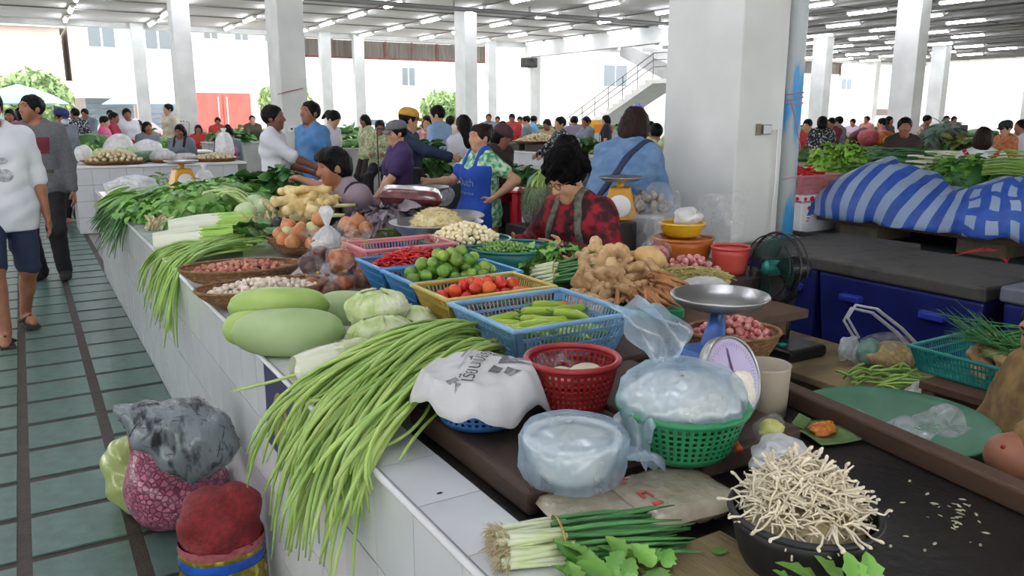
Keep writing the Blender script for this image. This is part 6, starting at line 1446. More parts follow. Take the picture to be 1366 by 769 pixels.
# iron rod rack
rk = thing('iron_rack', 'thin horizontal iron rod on posts behind the purple shirted woman', 'rack', (0, 0, 0)); a, b2 = D(503, 172, 13), D(578, 172.5, 13)
MB().tube([a, b2], .015, 6).build('rod', m_dsteel, rk)
for q in (a, b2): MB().tube([q, (q.x, q.y, 0)], .012, 5).build('post', m_dsteel, rk)
# heaped round leaves beside the blue apron
g0 = D(577, 243, 8.6); bx_ = MB().box((g0.x-.26, g0.y-.2, 0), (g0.x+.26, g0.y+.3, g0.z-.01)).build('display_crate', m_dsteel, None, smooth=False); tag(bx_, 'dark crate under the tall heap of round green leaves', 'crate')
greens('basil_heap', 'tall heap of round green leaves between purple shirt and blue apron', g0, .20, .17, .40, 130, 'round', 0, 91, 1.0, (1.5, 2.2), core=m_leafA)
m_mag = pm('magenta_cloth', '#7c1f52', '#8e2d62', s=5, r=.7)
g1 = D(600, 218, 10.6); bev(MB().box((-.20, -.14, 0), (.20, .14, .17)).build('folded_cloth', m_mag, None, smooth=False, loc=g1), .03); tag(bpy.data.objects['folded_cloth'], 'magenta cloth bundle left of the blue apron', 'cloth')
o = MB().box((g1.x-.35, g1.y-.2, 0), (g1.x+.35, g1.y+.45, g1.z-.001)).build('display_crate', m_gblock, None, smooth=False); tag(o, 'grey block under the magenta bundle', 'crate')
m_pump = pm('pumpkin_green', '#4c5a35', '#616f45', s=8, r=.5); m_pflesh = pm('pumpkin_flesh', '#c98228', '#d99a3e', s=12, r=.5)
for i, (px, py, k_) in enumerate(((592, 188, 12.3), (606, 193, 12.3))):
    t = thing('cut_pumpkin', ('cut pumpkin showing orange flesh, left one', 'cut pumpkin showing orange flesh, right one')[i]+' on the counter left of the apron woman', 'pumpkin', atY(px, py, 15.25))
    MB().ell((0, 0, 0), (.17, .13, .11), 18, 10).build('rind', m_pump, t); MB().ell((-.05, -.09, .02), (.10, .05, .08), 14, 8).build('flesh', m_pflesh, t)
# crates and garlic on the tiled side counter
m_crate = pm('dark_crate', '#2d2b28', '#3b3833', s=5, r=.7)
for i in range(3):
    y = 12.75-.75*i
    o = bev(MB().box((7.6, y-.28, .861), (8.2, y+.28, .985)).build('wooden_crate', m_crate, None, smooth=False), .01); tag(o, 'dark crate lifting the garlic trays on the tiled side counter, %s from the left' % ORD[i], 'crate', 'crates on the side counter')
dark_tray('wide round tray of garlic heads beyond the blue apron', Vector((7.95, 12.35, .986)), .48)
heap('garlic_bulb', 'garlic head in the wide tray beyond the blue apron', 'garlic', 'garlic heads beyond the apron', M_long, Vector((7.95, 12.35, 0)), .45, .42, .06, 1.01, .14, 1, 1.6, 63)
gheap('green leaves with white paper on the side counter', (7.95, 11.25, .986), .3, .35, .09, 'kale', 40, 92)
o = solid(MB().grid(lambda u, v: Vector(((u-.5)*.35, (v-.5)*.45, .02+.05*math.sin(3*u+2)*math.sin(4*v))), 8, 8).build('paper_sheet', m_news, None, loc=(7.85, 11.45, 1.09), rot=(0, -.5, 0)), .003); tag(o, 'white paper sheet propped on the side counter leaves', 'paper')
o = rect_basket('plastic_basket', 'pale translucent tub at the end of the side counter', 7.62, 8.1, 9.35, 10.0, .862, 1.02, pm('pale_tub', '#c6ccd0', '#d5dadd', r=.3), .04)
for i in range(5): gheap('low greens on the side counter behind the curly hair, %s from the right' % ORD[i], (8.1, 9.2+.45*i, 1.03 if i < 1 else .87), .2, .22, .10, ('yellowg', 'kale', 'lettuce')[i % 3], 22, 95+i, (1.2, 1.8), 'greens on the side counter')
# greens shelf before it
sh = thing('low_shelf', 'dark low shelf with bundles of greens behind the lady in red', 'shelf', (0, 0, 0)); g2 = W(712, 236, .80)
bev(MB().box((g2.x-.45, g2.y-.15, .70), (g2.x+.75, g2.y+.7, .73)).build('board', m_wood, sh, smooth=False), .005)
for dx, dy in ((-.4, -.1), (.7, -.1), (-.4, .65), (.7, .65)): MB().box((g2.x+dx-.025, g2.y+dy-.025, 0), (g2.x+dx+.025, g2.y+dy+.025, .70)).build('leg', m_wood, sh, smooth=False)
greens('spinach_bunch', 'dark green bunch on the low shelf left of the curly hair', Vector((g2.x-.1, g2.y+.2, .732)), .30, .22, .17, 80, 'kale', 0, 101, 1.0, (.8, 1.3), core=m_leafA)
greens('pale_greens_bunch', 'pale green bunch beside the dark one on the low shelf', Vector((g2.x+.42, g2.y+.05, .732)), .22, .2, .2, 60, 'lettuce', 0, 102, 1.0, (.7, 1.1), core=m_leafC)
# green bean bundle in a net bag
nbg = D(722, 300, 6.2); nb_ = thing('bean_net_bag', 'green net bag with a drooping sheaf of green beans left of the lady in red', 'beans', nbg)
r_ = random.Random(14)
for k in range(90):
    s0 = Vector((r_.uniform(.02, .22), r_.uniform(-.08, .08), .36+r_.uniform(-.05, .08))); e = Vector((r_.uniform(-.12, .16), r_.uniform(-.12, .1), r_.uniform(.06, .24)))
    MB().tube(qbez(s0, (s0+e)/2+Vector((-.08, 0, .13)), e, 6), [.006]*6+[.002], 5).build('bean', m_bean if k % 3 else m_gstem, nb_)
MB().lathe([(.12, 0), (.16, .08), (.16, .2), (.13, .3)], 20, wob=lambda q, z: 1+.05*math.sin(4*q+z*12)).build('net', film('green_net', '#5f7a58', .5, .5, 60), nb_)
o = MB().box((nbg.x-.2, nbg.y-.2, 0), (nbg.x+.25, nbg.y+.2, nbg.z-.002)).build('display_crate', m_crate, None, smooth=False); tag(o, 'dark crate under the green bean net bag', 'crate')
o = MB().ell((0, 0, 0), (.075, .03, .10), 18, 12).build('blue_bag', pm('blue_grey_bag', '#5f86a3', '#7a9db8', s=9, r=.4), None, loc=D(713, 250, 6.3)); tag(o, 'blue grey rolled bag standing behind the green beans', 'bag')
o = MB().ell((0, 0, 0), (.10, .09, .08), 16, 10, dis=bumpy(3, .1)).build('plastic_bag', f_grey, None, loc=D(590, 262, 6.6)); tag(o, 'grey bag behind the metal scale pan before the blue apron', 'plastic bag')
# yellow scale and mushrooms by the denim jacket
y0_ = D(828, 236, 4.75); yscale('yellow spring scale with shallow pan behind the lady in red', Vector((y0_.x, y0_.y, y0_.z-.25)), 1.0, R(-40))
o = bev(MB().box((y0_.x-.2, y0_.y-.15, 0), (y0_.x+.15, y0_.y+.2, y0_.z-.251)).build('display_crate', m_crate, None, smooth=False), .01); tag(o, 'dark crate under the yellow scale behind the lady in red', 'crate')
g3 = D(868, 285, 4.75); o = bev(MB().box((g3.x-.12, g3.y-.12, 0), (g3.x+.16, g3.y+.3, g3.z)).build('foam_box', pm('grey_foam_box', '#8e9193', '#9fa2a3', r=.7), None, smooth=False), .015); tag(o, 'grey foam box at the left foot of the big pillar', 'box')
m_mush = pm('grey_mushroom', '#8a8078', '#a99e94', s=30, r=.6, rv=.15); M_mush = [veg('mushroom', (.035, .03, .02), m_mush, i, .12, 9, 6) for i in range(2)]
heap('mushroom', 'grey mushroom heaped on the grey foam box by the pillar', 'mushroom', 'mushrooms on the foam box', M_mush, Vector((g3.x+.02, g3.y+.05, 0)), .13, .15, .06, g3.z+.03, .08, 1, 1.8, 64)
g4 = D(876, 225, 8.2); o = MB().box((g4.x-.5, g4.y-.3, 0), (g4.x+.5, g4.y+.6, g4.z-.002)).build('display_crate', m_crate, None, smooth=False); tag(o, 'dark stand of cabbages seen between denim jacket and pillar', 'stand')
for i in range(5): cabbage('cabbage', 'pale green cabbage by the denim jacket, %s from the left in its pile' % ORD[i], Vector((g4.x-.3+.16*i, g4.y-.1+.12*(i % 2), g4.z+.10+.12*(i % 2))), .13, .12, .11, i, 110+i, n=6, group='cabbages by the pillar')
# produce rows at the right
for i, (px, py, kind, lab) in enumerate(((1140, 186, 'yellowg', 'brown and straw coloured heap beyond the lettuce'), (1240, 188, 'yellowg', 'yellow green heap of bunched vegetables beyond the coriander'), (1256, 183, 'greygreen', 'big grey green heap of vegetables at the right pillar'), (1275, 186, 'yellowg', 'second yellow green heap right of the grey green one'), (1320, 188, 'kale', 'dark heap of vegetables left of the green cap'), (1358, 190, 'yellowg', 'straw coloured heap at the right edge'))):
    c_ = atX(px, py+4, 15.15); c_.z = .842; gheap(lab, c_, .42, .30, (.22, .26, .50, .22, .22, .3)[i], kind, 70, 120+i, (1.8, 2.8), core=gm if kind == 'greygreen' else m_leafA)
m_bag = pm('dark_red_sack', '#4a1f1c', '#5d2a26', s=8, r=.7)
for i, (px, py, s, m_, lab) in enumerate(((1150, 182, .28, m_bag, 'dark brown sack of goods beyond the lettuce'), (1158, 188, .26, pm('pink_red_fill', '#a8404c', '#c0606a', s=20, r=.6), 'pink red heap in front of the dark sack'), (1180, 187, .24, pm('orange_fill', '#b0541c', '#c77a2c', s=16, r=.6), 'orange heap left of the right pillar'), (1188, 186, .18, pm('orange_sack', '#d08a1e', '#dd9e34', s=9, r=.6), 'orange yellow sack touching the right pillar'))):
    o = MB().ell((0, 0, 0), (s, s*.8, s*.7), 20, 12, dis=bumpy(130+i, .12, 3)).build('produce_sack', m_, None, loc=(15.1-.25*(i % 2), atX(px, py, 15.1-.25*(i % 2)).y, .842+s*.66)); tag(o, lab, 'sack')
for i in range(8): gheap('low heap of produce on the counter beyond the lettuce, %s from the right' % ORD[i], (9.8, 3.6+.72*i, .842), .42, .34, .18, ('kale', 'celery', 'yellowg', 'lettuce')[i % 4], 36, 140+i, (1.4, 2.2), 'produce on the counter beyond the lettuce')
for i in range(9): gheap('low heap of produce on the far right counter, %s from the right' % ORD[i], (22.6, 9.6+1.6*i, .862), .5, .6, .25, ('kale', 'yellowg', 'celery')[i % 3], 26, 160+i, (2.4, 3.4), 'produce on the far right counter')
o = MB().box((-.3, -.2, 0), (.3, .2, .42)).build('dark_cabinet', m_crate, None, smooth=False, loc=(16.4, 9.9, .0+.86)); tag(o, 'dark box standing on the far right counter left of the green cap', 'box')
o = MB().box((15.3, 9.6, .842), (16.7, 10.3, .859)).build('shelf_board', m_wood, None, smooth=False); tag(o, 'board under the dark box on the far right counter', 'board')
# signs and goods by the stairs
for i, (px, py, c_, w_) in enumerate(((792, 168, 'yellow_card', .5), (800, 172, 'orange_card', .35), (813, 172, 'red_card', .3), (776, 170, 'red_card', .25))):
    p_ = D(px, py, 24); t = thing('price_card', ('yellow card sign hanging near the foot of the stairs', 'orange card sign below the yellow one', 'red card sign right of the yellow one', 'red card sign left of the yellow one')[i], 'sign', p_)
    MB().box((-w_/2, 0, -w_*.35), (w_/2, .02, w_*.35)).build('card', pm(c_, {'yellow_card': '#d9a51c', 'orange_card': '#c9761c', 'red_card': '#c0443a'}[c_], r=.6), t, smooth=False); MB().tube([(0, .01, -w_*.35), (0, .01, -p_.z)], .012, 4).build('stick', m_wood, t)
# dressings on the second pillar
c2y = 12.595; so = thing('wall_socket', 'white double socket on the pillar behind the two talking men', 'socket', atY(391, 172, c2y))
bev(MB().box((-.075, -.03, -.045), (.075, .004, .045)).build('plate', m_white, so, smooth=False), .006)
for x in (-.03, .03): MB().box((x-.016, -.034, -.014), (x+.016, -.03, .014)).build('outlet', m_black, so, smooth=False)
MB().tube([(.08, -.015, 0), (.16, -.02, -.03), (.12, -.02, -.4), (.05, -.02, -.6)], .006, 5).build('cable', m_black, so)
rtp = thing('red_tape', 'red tape stretched around the pillar behind the talking men', 'tape', atY(372, 125, c2y)); e_ = atY(403, 118, c2y)-rtp.location
MB().tube([(-.02, -.008, -.01), e_/2+Vector((0, -.008, 0)), e_+Vector((.01, -.008, 0))], .02, 4, flat=.3).build('tape', m_red, rtp)
so2 = dup(so, atY(243, 162, 21.895), 0, 'small socket box on the white column above the seated grey vendor')
ls = thing('loudspeaker', 'small dark loudspeaker fixed to the far beam pillar', 'loudspeaker', atY(703, 84, 30.28)); bev(MB().box((-.32, -.35, -.2), (.32, .02, .2)).build('speaker_box', m_crate, ls, smooth=False), .04)
MB().lathe([(.001, 0), (.13, .0), (.15, .02)], 18, Matrix.Translation((0, -.352, 0)) @ rotm(math.pi/2, 0, 0)).build('speaker_cone', m_black, ls)
# ================================================================ people
SK = [pm('skin_tan', '#8d5b41', '#9b6a4e', s=9, r=.55, sss=.06, c3='#94624a'), pm('skin_light', '#b98a6c', '#c69a7d', s=9, r=.55, sss=.06), pm('skin_brown', '#6f4632', '#7c523c', s=9, r=.55, sss=.05)]
m_hair = pm('black_hair', '#060505', '#0e0c0b', s=60, r=.5, b=.6, bs=160, stretch=(1, 1, .15), spec=.15); m_hairb = pm('brown_black_hair', '#1c1210', '#2d1d18', s=60, r=.5, b=.6, bs=160, stretch=(1, 1, .15), spec=.15); m_curl = pm('curly_black_hair', '#060505', '#0f0d0c', s=70, r=.7, b=1.0, bs=140, spec=.08)
m_eye = pm('dark_eye', '#160d0a', r=.2); m_lip = pm('lips', '#8a4a44', r=.45)
def cloth(key, c, c2=None, c3=None, s=3, b=.35, bs=14, r=.85, lo=.35, hi=.65): return pm('cloth_'+key, c, c2 or c, s=s, r=r, b=b, bs=bs, c3=c3, lo=lo, hi=hi)
def plane(p, n): return lambda X, Y, Z: (X-p[0])*n[0]+(Y-p[1])*n[1]+(Z-p[2])*n[2]
def slab(p, n, w): return lambda X, Y, Z: np.abs((X-p[0])*n[0]+(Y-p[1])*n[1]+(Z-p[2])*n[2])-w
V3 = lambda *a: np.array(a, float)
def unit(v): v = np.array(v, float); return v/max(np.linalg.norm(v), 1e-9)
def ik(S_, T, a, b2, hint):
    d = T-S_; L = np.linalg.norm(d); u = d/max(L, 1e-6)
    if L > (a+b2)*.995: L = (a+b2)*.995; T = S_+u*L
    c_ = (a*a+L*L-b2*b2)/(2*L); h_ = math.sqrt(max(a*a-c_*c_, 0)); hp = np.array(hint, float); hp = hp-u*(hp @ u)
    return S_+u*c_+unit(hp)*h_, T
class Person: pass
def person(label, loc, rz, H=1.65, pz=None, lean=0, twist=0, head=(0, 0), hands=None, legs='stand', h=.012, skin=0, shirt=None, sleeve=.55, pants=None, plen=1.0, hair='short', hm=None, fem=False, w=1.0, face=False, group=None, neckcut=True, hem=0.0, shoes=None, curl=.5, elb=None, hdir=None, tilt=0):
    t = thing('person', label, 'person', (loc[0], loc[1], 0), rz, group); s = H/1.68; p = Person(); p.root = t
    stand = legs in ('stand', 'walk'); pz = pz or (.90*s if stand else .52); P = V3(0, 0, pz)
    l = R(lean); tw = R(twist); sp = V3(0, math.sin(l), math.cos(l)); xs = V3(math.cos(tw), math.sin(tw), 0); fw = np.cross(sp, xs)*-1; fw = unit(np.cross(sp, xs)); fw = fw if fw[1] > 0 else -fw
    if abs(twist) > 80: fw = unit(np.cross(sp, xs))
    def T(x, y, z): return P+s*(x*xs+y*fw+z*sp)
    sw = .165 if fem else .182
    N = T(0, -.01, .515); hp, hy = R(head[0]), R(head[1])
    Mh = np.array(Matrix.Rotation(hy, 3, 'Z') @ Matrix.Rotation(-hp, 3, 'X') @ Matrix.Rotation(R(tilt), 3, 'Y'))
    Hc = N+s*(.5*sp+.5*Mh[:, 2])*.135+s*.018*Mh[:, 1]
    def Q(x, y, z): return Hc+s*(Mh @ V3(x, y, z))
    p.T, p.Q, p.s, p.Mh, p.Hc, p.N, p.fw, p.sp, p.xs = T, Q, s, Mh, Hc, N, fw, sp, xs
    torso = [seg(T(-.075, 0, .03), T(.075, 0, .03), .112*s*w, None, .05), seg(T(-.06, .005, .18), T(.06, .005, .18), .104*s*w, None, .06), seg(T(-.082, 0, .34), T(.082, 0, .34), .108*s*w**.5, None, .06), seg(T(-sw+.03, -.005, .455), T(sw-.03, -.005, .455), .056*s, None, .06), seg(T(-.05, -.01, .50), T(.05, -.01, .50), .05*s, None, .05)]
    if fem: torso += [ball(T(sx*.07, .075, .31), .062*s, .04) for sx in (-1, 1)]
    body = list(torso)+[seg(N-.02*s*sp, Q(0, -.015, -.07), .050*s, .047*s, .03)]
    body += [ball(Q(0, -.008, .012), V3(.075, .093, .092)*s, .02, Mh), ball(Q(0, .032, -.045), V3(.060, .060, .075)*s, .03, Mh), ball(Q(0, .066, -.098), .024*s, .03)]
    if face: body += [seg(Q(0, .088, .008), Q(0, .107, -.030), .008*s, .014*s, .012), ball(Q(0, .098, -.036), V3(.018, .011, .010)*s, .01, Mh), seg(Q(-.035, .079, .03), Q(.035, .079, .03), .011*s, None, .02), ball(Q(-.042, .058, -.03), .022*s, .03), ball(Q(.042, .058, -.03), .022*s, .03), seg(Q(-.016, .087, -.066), Q(.016, .087, -.066), .008*s, None, .012)]
    body += [ball(Q(sx*.076, -.005, -.02), V3(.011, .022, .032)*s, .008, Mh) for sx in (-1, 1)]
    # arms
    A = []; hands = hands or [None, None]; elb = elb or [None, None]; sl = []
    for i, sx in enumerate((-1, 1)):
        S_ = T(sx*sw, -.01, .445); tg = hands[i]
        tgt = T(sx*(sw+.075), .03, -.10) if tg is None else (V3(*tg) if len(tg) == 3 else T(*tg[:3]))
        E_, W_ = ik(S_, tgt, .285*s, .25*s, elb[i] if elb[i] is not None else (sx*.5, -1, -.25))
        A.append((S_, E_, W_)); rw = w**.4
        body += [seg(S_, E_, .047*s*rw, .039*s*rw, .035), seg(E_, E_+(W_-E_)*.35, .039*s*rw, .038*s*rw, .02), seg(E_+(W_-E_)*.3, W_, .038*s*rw, .025*s, .02)]
        d = unit(W_-E_) if hdir is None or hdir[i] is None else unit(hdir[i]); n = unit(-sx*xs-d*(d @ (-sx*xs))) if abs(d @ xs) < .8 else V3(0, 0, -1)
        th = np.cross(d, n)*sx; hs = s*1.02
        for o in (-.018, .018): body.append(seg(W_+d*.018*hs+th*o*.6*hs, W_+d*.08*hs+th*o*hs, .017*hs, .017*hs, .014))
        if h <= .0095:
            for f_, (o, L) in enumerate(((.031, .062), (.011, .070), (-.010, .065), (-.030, .050))):
                b0 = W_+d*.088*hs+th*o*hs; c1 = curl*.5; c2 = curl*1.3
                d1 = d*math.cos(c1)+n*math.sin(c1)+th*o*1.5; d2 = d*math.cos(c2)+n*math.sin(c2)+th*o
                m1 = b0+d1*L*.5*hs; body += [seg(b0, m1, .0088*hs, .0082*hs, .005), seg(m1, m1+d2*L*.55*hs, .0082*hs, .0066*hs, .005)]
            b0 = W_+d*.03*hs+th*.024*hs; m1 = b0+(d*.6+th*.7+n*.25)*.045*hs
            body += [seg(b0, m1, .0115*hs, .010*hs, .008), seg(m1, m1+(d*.9+th*.25+n*.2)*.032*hs, .0098*hs, .008*hs, .006)]
        else:
            body += [seg(W_+d*.08*hs+th*o*hs, W_+d*.125*hs+n*.02+th*o*hs, .0125*hs, .009*hs, .012) for o in (-.018, .012)]
            b0 = W_+d*.03*hs+th*.024*hs; body.append(seg(b0, b0+(d*.7+th*.6)*.06*hs, .011*hs, .009*hs, .01))
        if sleeve > 0:
            sl.append(seg(S_, S_+(E_-S_)*min(1, sleeve*1.25), .052*s*rw, .047*s*rw, .04))
            if sleeve > .9: sl.append(seg(E_, E_+(W_-E_)*.93, .045*s*rw, .034*s*rw, .03))
    # legs
    lg = []
    for i, sx in enumerate((-1, 1)):
        Hp = P+s*V3(sx*.088, 0, -.02)
        if legs == 'walk': F_ = V3(sx*.09*s, (.2 if i else -.24)*s, (.085 if i else .11)*s)
        elif legs == 'sit': F_ = V3(sx*.13*s, .40*s, .085*s)
        else: F_ = V3(sx*.10*s, .0, .085*s)
        K_, F_ = ik(Hp, F_, .43*s, .42*s, (sx*.15, 1, .2)); lg.append((Hp, K_, F_))
        body += [seg(Hp, K_, .086*s*w**.5, .056*s, .05), seg(K_, F_, .054*s, .036*s, .03), ball(K_+(F_-K_)*.32+V3(0, -.022*s, 0), V3(.042, .044, .10)*s, .04), seg(F_+V3(0, -.045*s, -.045*s), F_+V3(sx*.02, .06*s, -.052*s), .034*s, .034*s, .03), seg(F_+V3(sx*.02, .06*s, -.055*s), F_+V3(sx*.03, .135*s, -.064*s), .032*s, .021*s, .03)]
    fl0 = plane((0, 0, .004), (0, 0, -1))
    put('body', sdf_mesh('body', body, h, SK[skin], sub=[fl0]), t)
    p.arms = A; p.legs = lg; p.torso = torso; p.sl = sl
    fa = .0035 if h > .009 else .0045
    wr = lambda X, Y, Z: fa*np.sin(34*X+21*Z+3*np.sin(9*Z))*np.sin(13*Z-16*Y)+fa*.5*np.sin(60*Z+25*X)
    if shirt:
        hemp = [seg(T(-.075, 0, -.05-hem), T(.075, 0, -.05-hem), .112*s*w, None, .05), seg(T(-.075, 0, -hem*.5), T(.075, 0, -hem*.5), .112*s*w, None, .05)] if hem >= 0 else []
        p.shirt_prims = torso+sl+hemp; p.shirt_grow = max(.012, h*.9)
        sub = [ball(N+.045*s*fw+.03*s*sp, .062*s)] if neckcut is True else (neckcut or [])
        sub = list(sub)+[plane(T(0, 0, -.10-hem), -sp)]
        o = put('shirt', sdf_mesh('shirt', p.shirt_prims, h, shirt, grow=p.shirt_grow, sub=sub, warp=wr), t)
    if pants:
        pr = [torso[0]]
        for Hp, K_, F_ in lg:
            pr.append(seg(Hp, Hp+(K_-Hp)*min(1, plen*2), .09*s*w**.5, .066*s, .05))
            if plen > .5: pr.append(seg(K_, K_+(F_-K_)*(min(1, plen*2-1)), .066*s, .052*s, .03))
        if plen < 0:   # skirt
            pr = [torso[0]]+[seg(P+s*V3(a, .02, -.05), V3(a*1.6, lg[0][2][1]*.6, .12), .11*s, .12*s, .08) for a in (-.07, .07)]
        put('trousers' if plen >= 0 else 'skirt', sdf_mesh('trousers', pr, h, pants, grow=max(.012, h*.8), warp=wr, sub=[plane((0, 0, .012), (0, 0, -1))]), t)
    if shoes:
        for Hp, K_, F_ in lg:
            sx = 1 if F_[0] > 0 else -1
            put('shoe', sdf_mesh('shoe', [seg(F_+V3(0, -.05*s, -.04*s), F_+V3(sx*.02, .06*s, -.05*s), .041*s, .042*s, .03), seg(F_+V3(sx*.02, .06*s, -.052*s), F_+V3(sx*.03, .14*s, -.06*s), .042*s, .03*s, .03), seg(F_+V3(0, -.02*s, 0), F_+V3(0, -.01*s, .05*s), .045*s, .045*s, .03)], max(h, .008), shoes, grow=.004, sub=[fl0]), t)
    # hair
    hm = hm or m_hair
    facecut = [ball(Q(0, .088, -.035), V3(.072, .070, .088)*s, 0, Mh)]; hh = min(h, .010) if face else h
    hw = lambda X, Y, Z: .004*np.sin(120*X+40*np.sin(20*Z))*np.sin(40*Z+110*Y)+.003*np.sin(55*X+70*Y)
    cap_ = [ball(Q(0, -.012, .016), V3(.087, .104, .098)*s, .02, Mh)]
    low = lambda z, y=0: plane(Q(0, y, z), -unit(Mh[:, 2]-.35*Mh[:, 1]))
    if hair == 'short': F = (cap_, facecut+[low(-.052)])
    elif hair == 'shag': F = (cap_+[ball(Q(0, .03, .06), V3(.085, .075, .05)*s, .03, Mh), ball(Q(0, -.05, -.03), V3(.085, .06, .08)*s, .03, Mh)], facecut+[low(-.10)])
    elif hair == 'bob': F = (cap_+[ball(Q(0, -.03, -.05), V3(.095, .085, .10)*s, .03, Mh)], facecut+[ball(Q(0, .10, -.07), V3(.07, .09, .11)*s, 0, Mh), low(-.14)])
    elif hair == 'long': F = (cap_+[seg(Q(0, -.05, -.02), Q(0, -.085, -.24), .078*s, .06*s, .04)], facecut+[ball(Q(0, .10, -.07), V3(.07, .09, .11)*s, 0, Mh)])
    elif hair == 'pony': F = (cap_+[ball(Q(0, -.115, .02), .035*s, .02), seg(Q(0, -.125, .01), Q(0, -.15, -.14), .032*s, .014*s, .02)], facecut+[plane(Q(0, -.02, -.06), -unit(.5*Mh[:, 2]-Mh[:, 1]*.2))])
    elif hair == 'bun': F = (cap_+[ball(Q(0, -.10, .06), .048*s, .02)], facecut+[low(-.06)])
    elif hair == 'curly':
        r_ = random.Random(5); F = ([ball(Q(0, -.02, .035), V3(.105, .115, .105)*s, .02, Mh)], [ball(Q(0, .105, -.05), V3(.074, .082, .085)*s, 0, Mh), low(-.06)])
        for k in range(70):
            a, b2 = r_.uniform(0, 6.28), r_.uniform(-.25, 1.5); F[0].append(ball(Q(.108*math.cos(a)*math.cos(b2), -.02+.118*math.sin(a)*math.cos(b2), .035+.11*math.sin(b2)), r_.uniform(.018, .032)*s, .012))
        hw = lambda X, Y, Z: .004*np.sin(170*X+40*Y)*np.sin(150*Z+130*Y)
    else: F = (cap_, facecut+[low(-.052)])
    if hair != 'none': put('hair', sdf_mesh('hair', F[0], hh, hm, sub=F[1], warp=hw), t)
    if face:
        for sx in (-1, 1):
            e = MB().ell((0, 0, 0), (.013*s, .005*s, .0055*s), 8, 6); M4 = Matrix.Translation(Vector(Q(sx*.031, .079, .008))) @ Matrix([list(r)+[0] for r in Mh]+[[0, 0, 0, 1]])
            o = e.build('eye', m_eye, t); o.matrix_local = M4
            MB().tube([Q(sx*.012, .091, .030), Q(sx*.03, .088, .036), Q(sx*.048, .074, .030)], [.002*s, .0035*s, .0015*s], 5).build('eyebrow', m_hair, t)
        MB().tube([Q(-.022, .086, -.068), Q(0, .096, -.066), Q(.022, .086, -.068)], [.002*s, .005*s, .002*s], 6).build('lips', m_lip, t)
    return p
def patch(p, name, prims, grow, m, sub, h=.008, parent=None):
    F, lo = field(prims, h, grow=grow, sub=sub); V, Q_ = surfnet(F, lo, h)
    if len(Q_): return put(name, mesh(name, V, Q_, m), p.root)
def cap_on(p, m, brim=True, peak=None):
    s = p.s; M4 = Matrix.Translation(Vector(p.Hc)) @ Matrix([list(r)+[0] for r in p.Mh]+[[0, 0, 0, 1]])
    cp = MB().lathe([(.098*s, .028*s), (.098*s, .05*s), (.085*s, .085*s), (.055*s, .108*s), (.002, .118*s)], 20, ry=1.12, cap0=False).build('cap', m, p.root); cp.matrix_local = M4 @ Matrix.Translation((0, -.01*s, 0))
    solid(cp, .004)
    if brim:
        bm_ = solid(MB().grid(lambda u, v: Vector(((u-.5)*.16*s*(1-.25*v), (.085+.075*v*(1-1.6*(u-.5)**2))*s, (.034-.018*v-.10*(u-.5)**2)*s)), 8, 4).build('cap_brim', m, p.root), .004); bm_.matrix_local = M4
def collar(p, m):
    patch(p, 'collar', [seg(p.T(sx*.062, -.04, .515), p.T(sx*.02, .075, .44), .026, .018, .01) for sx in (-1, 1)]+[seg(p.T(-.06, -.04, .515), p.T(.06, -.04, .515), .024, None, .01)], .004, m, [], .008)
def facing(px, a, k, py=180):
    """yaw for someone at pixel px turned a degrees from facing the camera (+ = towards image left)"""
    w_ = D(px, py, k); az = math.atan2(w_.x, w_.y); a = R(a); tx, ty = -math.sin(az), -math.cos(az); lx, ly = -math.cos(az), math.sin(az)
    f = (tx*math.cos(a)+lx*math.sin(a), ty*math.cos(a)+ly*math.sin(a)); return math.atan2(-f[0], f[1])
def at(px, py, k): w_ = D(px, py, k); return (w_.x, w_.y), w_.z
C_white = cloth('white', '#c9cdd4', '#d8dbe0'); C_grey = cloth('grey_knit', '#56575a', '#626366', s=60); C_maroon = cloth('maroon', '#5d1e2a', '#6b2632'); C_black = cloth('black', '#131417', '#1b1c20'); C_navy = cloth('navy', '#1d2a44', '#26334f'); C_denim = cloth('denim', '#4e6f93', '#6584a6', s=16); C_blue = cloth('blue_shirt', '#3a6a9c', '#5585b3', s=5); C_ltblue = cloth('light_blue', '#7f9fc4', '#8fadcf'); C_mauve = cloth('mauve', '#7c6c76', '#8b7b84'); C_purple = cloth('purple', '#33224f', '#3f2c5e'); C_olive = cloth('olive', '#40412f', '#4d4e3a'); C_red = cloth('red', '#a52a2e', '#b93a3c'); C_pink = cloth('pink', '#c04a78', '#cf6a90'); C_dark = cloth('dark_brown', '#2a201e', '#382c28'); C_cream = cloth('cream', '#bfb7a0', '#cfc8b4'); C_gb = cloth('grey_blue', '#68717c', '#77808b'); C_green = cloth('dull_green', '#4d6a4a', '#5e7c58'); C_apr = cloth('apron_blue', '#17409a', '#1f4db0', s=4)
C_flor = cloth('green_floral', '#3f8a52', '#c3d9b4', '#7fb6a0', s=26, lo=.4, hi=.6); C_redf = cloth('red_floral', '#2a0a10', '#8e1322', '#5a0e1a', s=17, lo=.42, hi=.6); C_pat = cloth('black_white_floral', '#17181c', '#b9bcc2', s=34, lo=.52, hi=.62); C_ofloral = cloth('pale_floral', '#7d8a5a', '#c9c9a8', s=30)
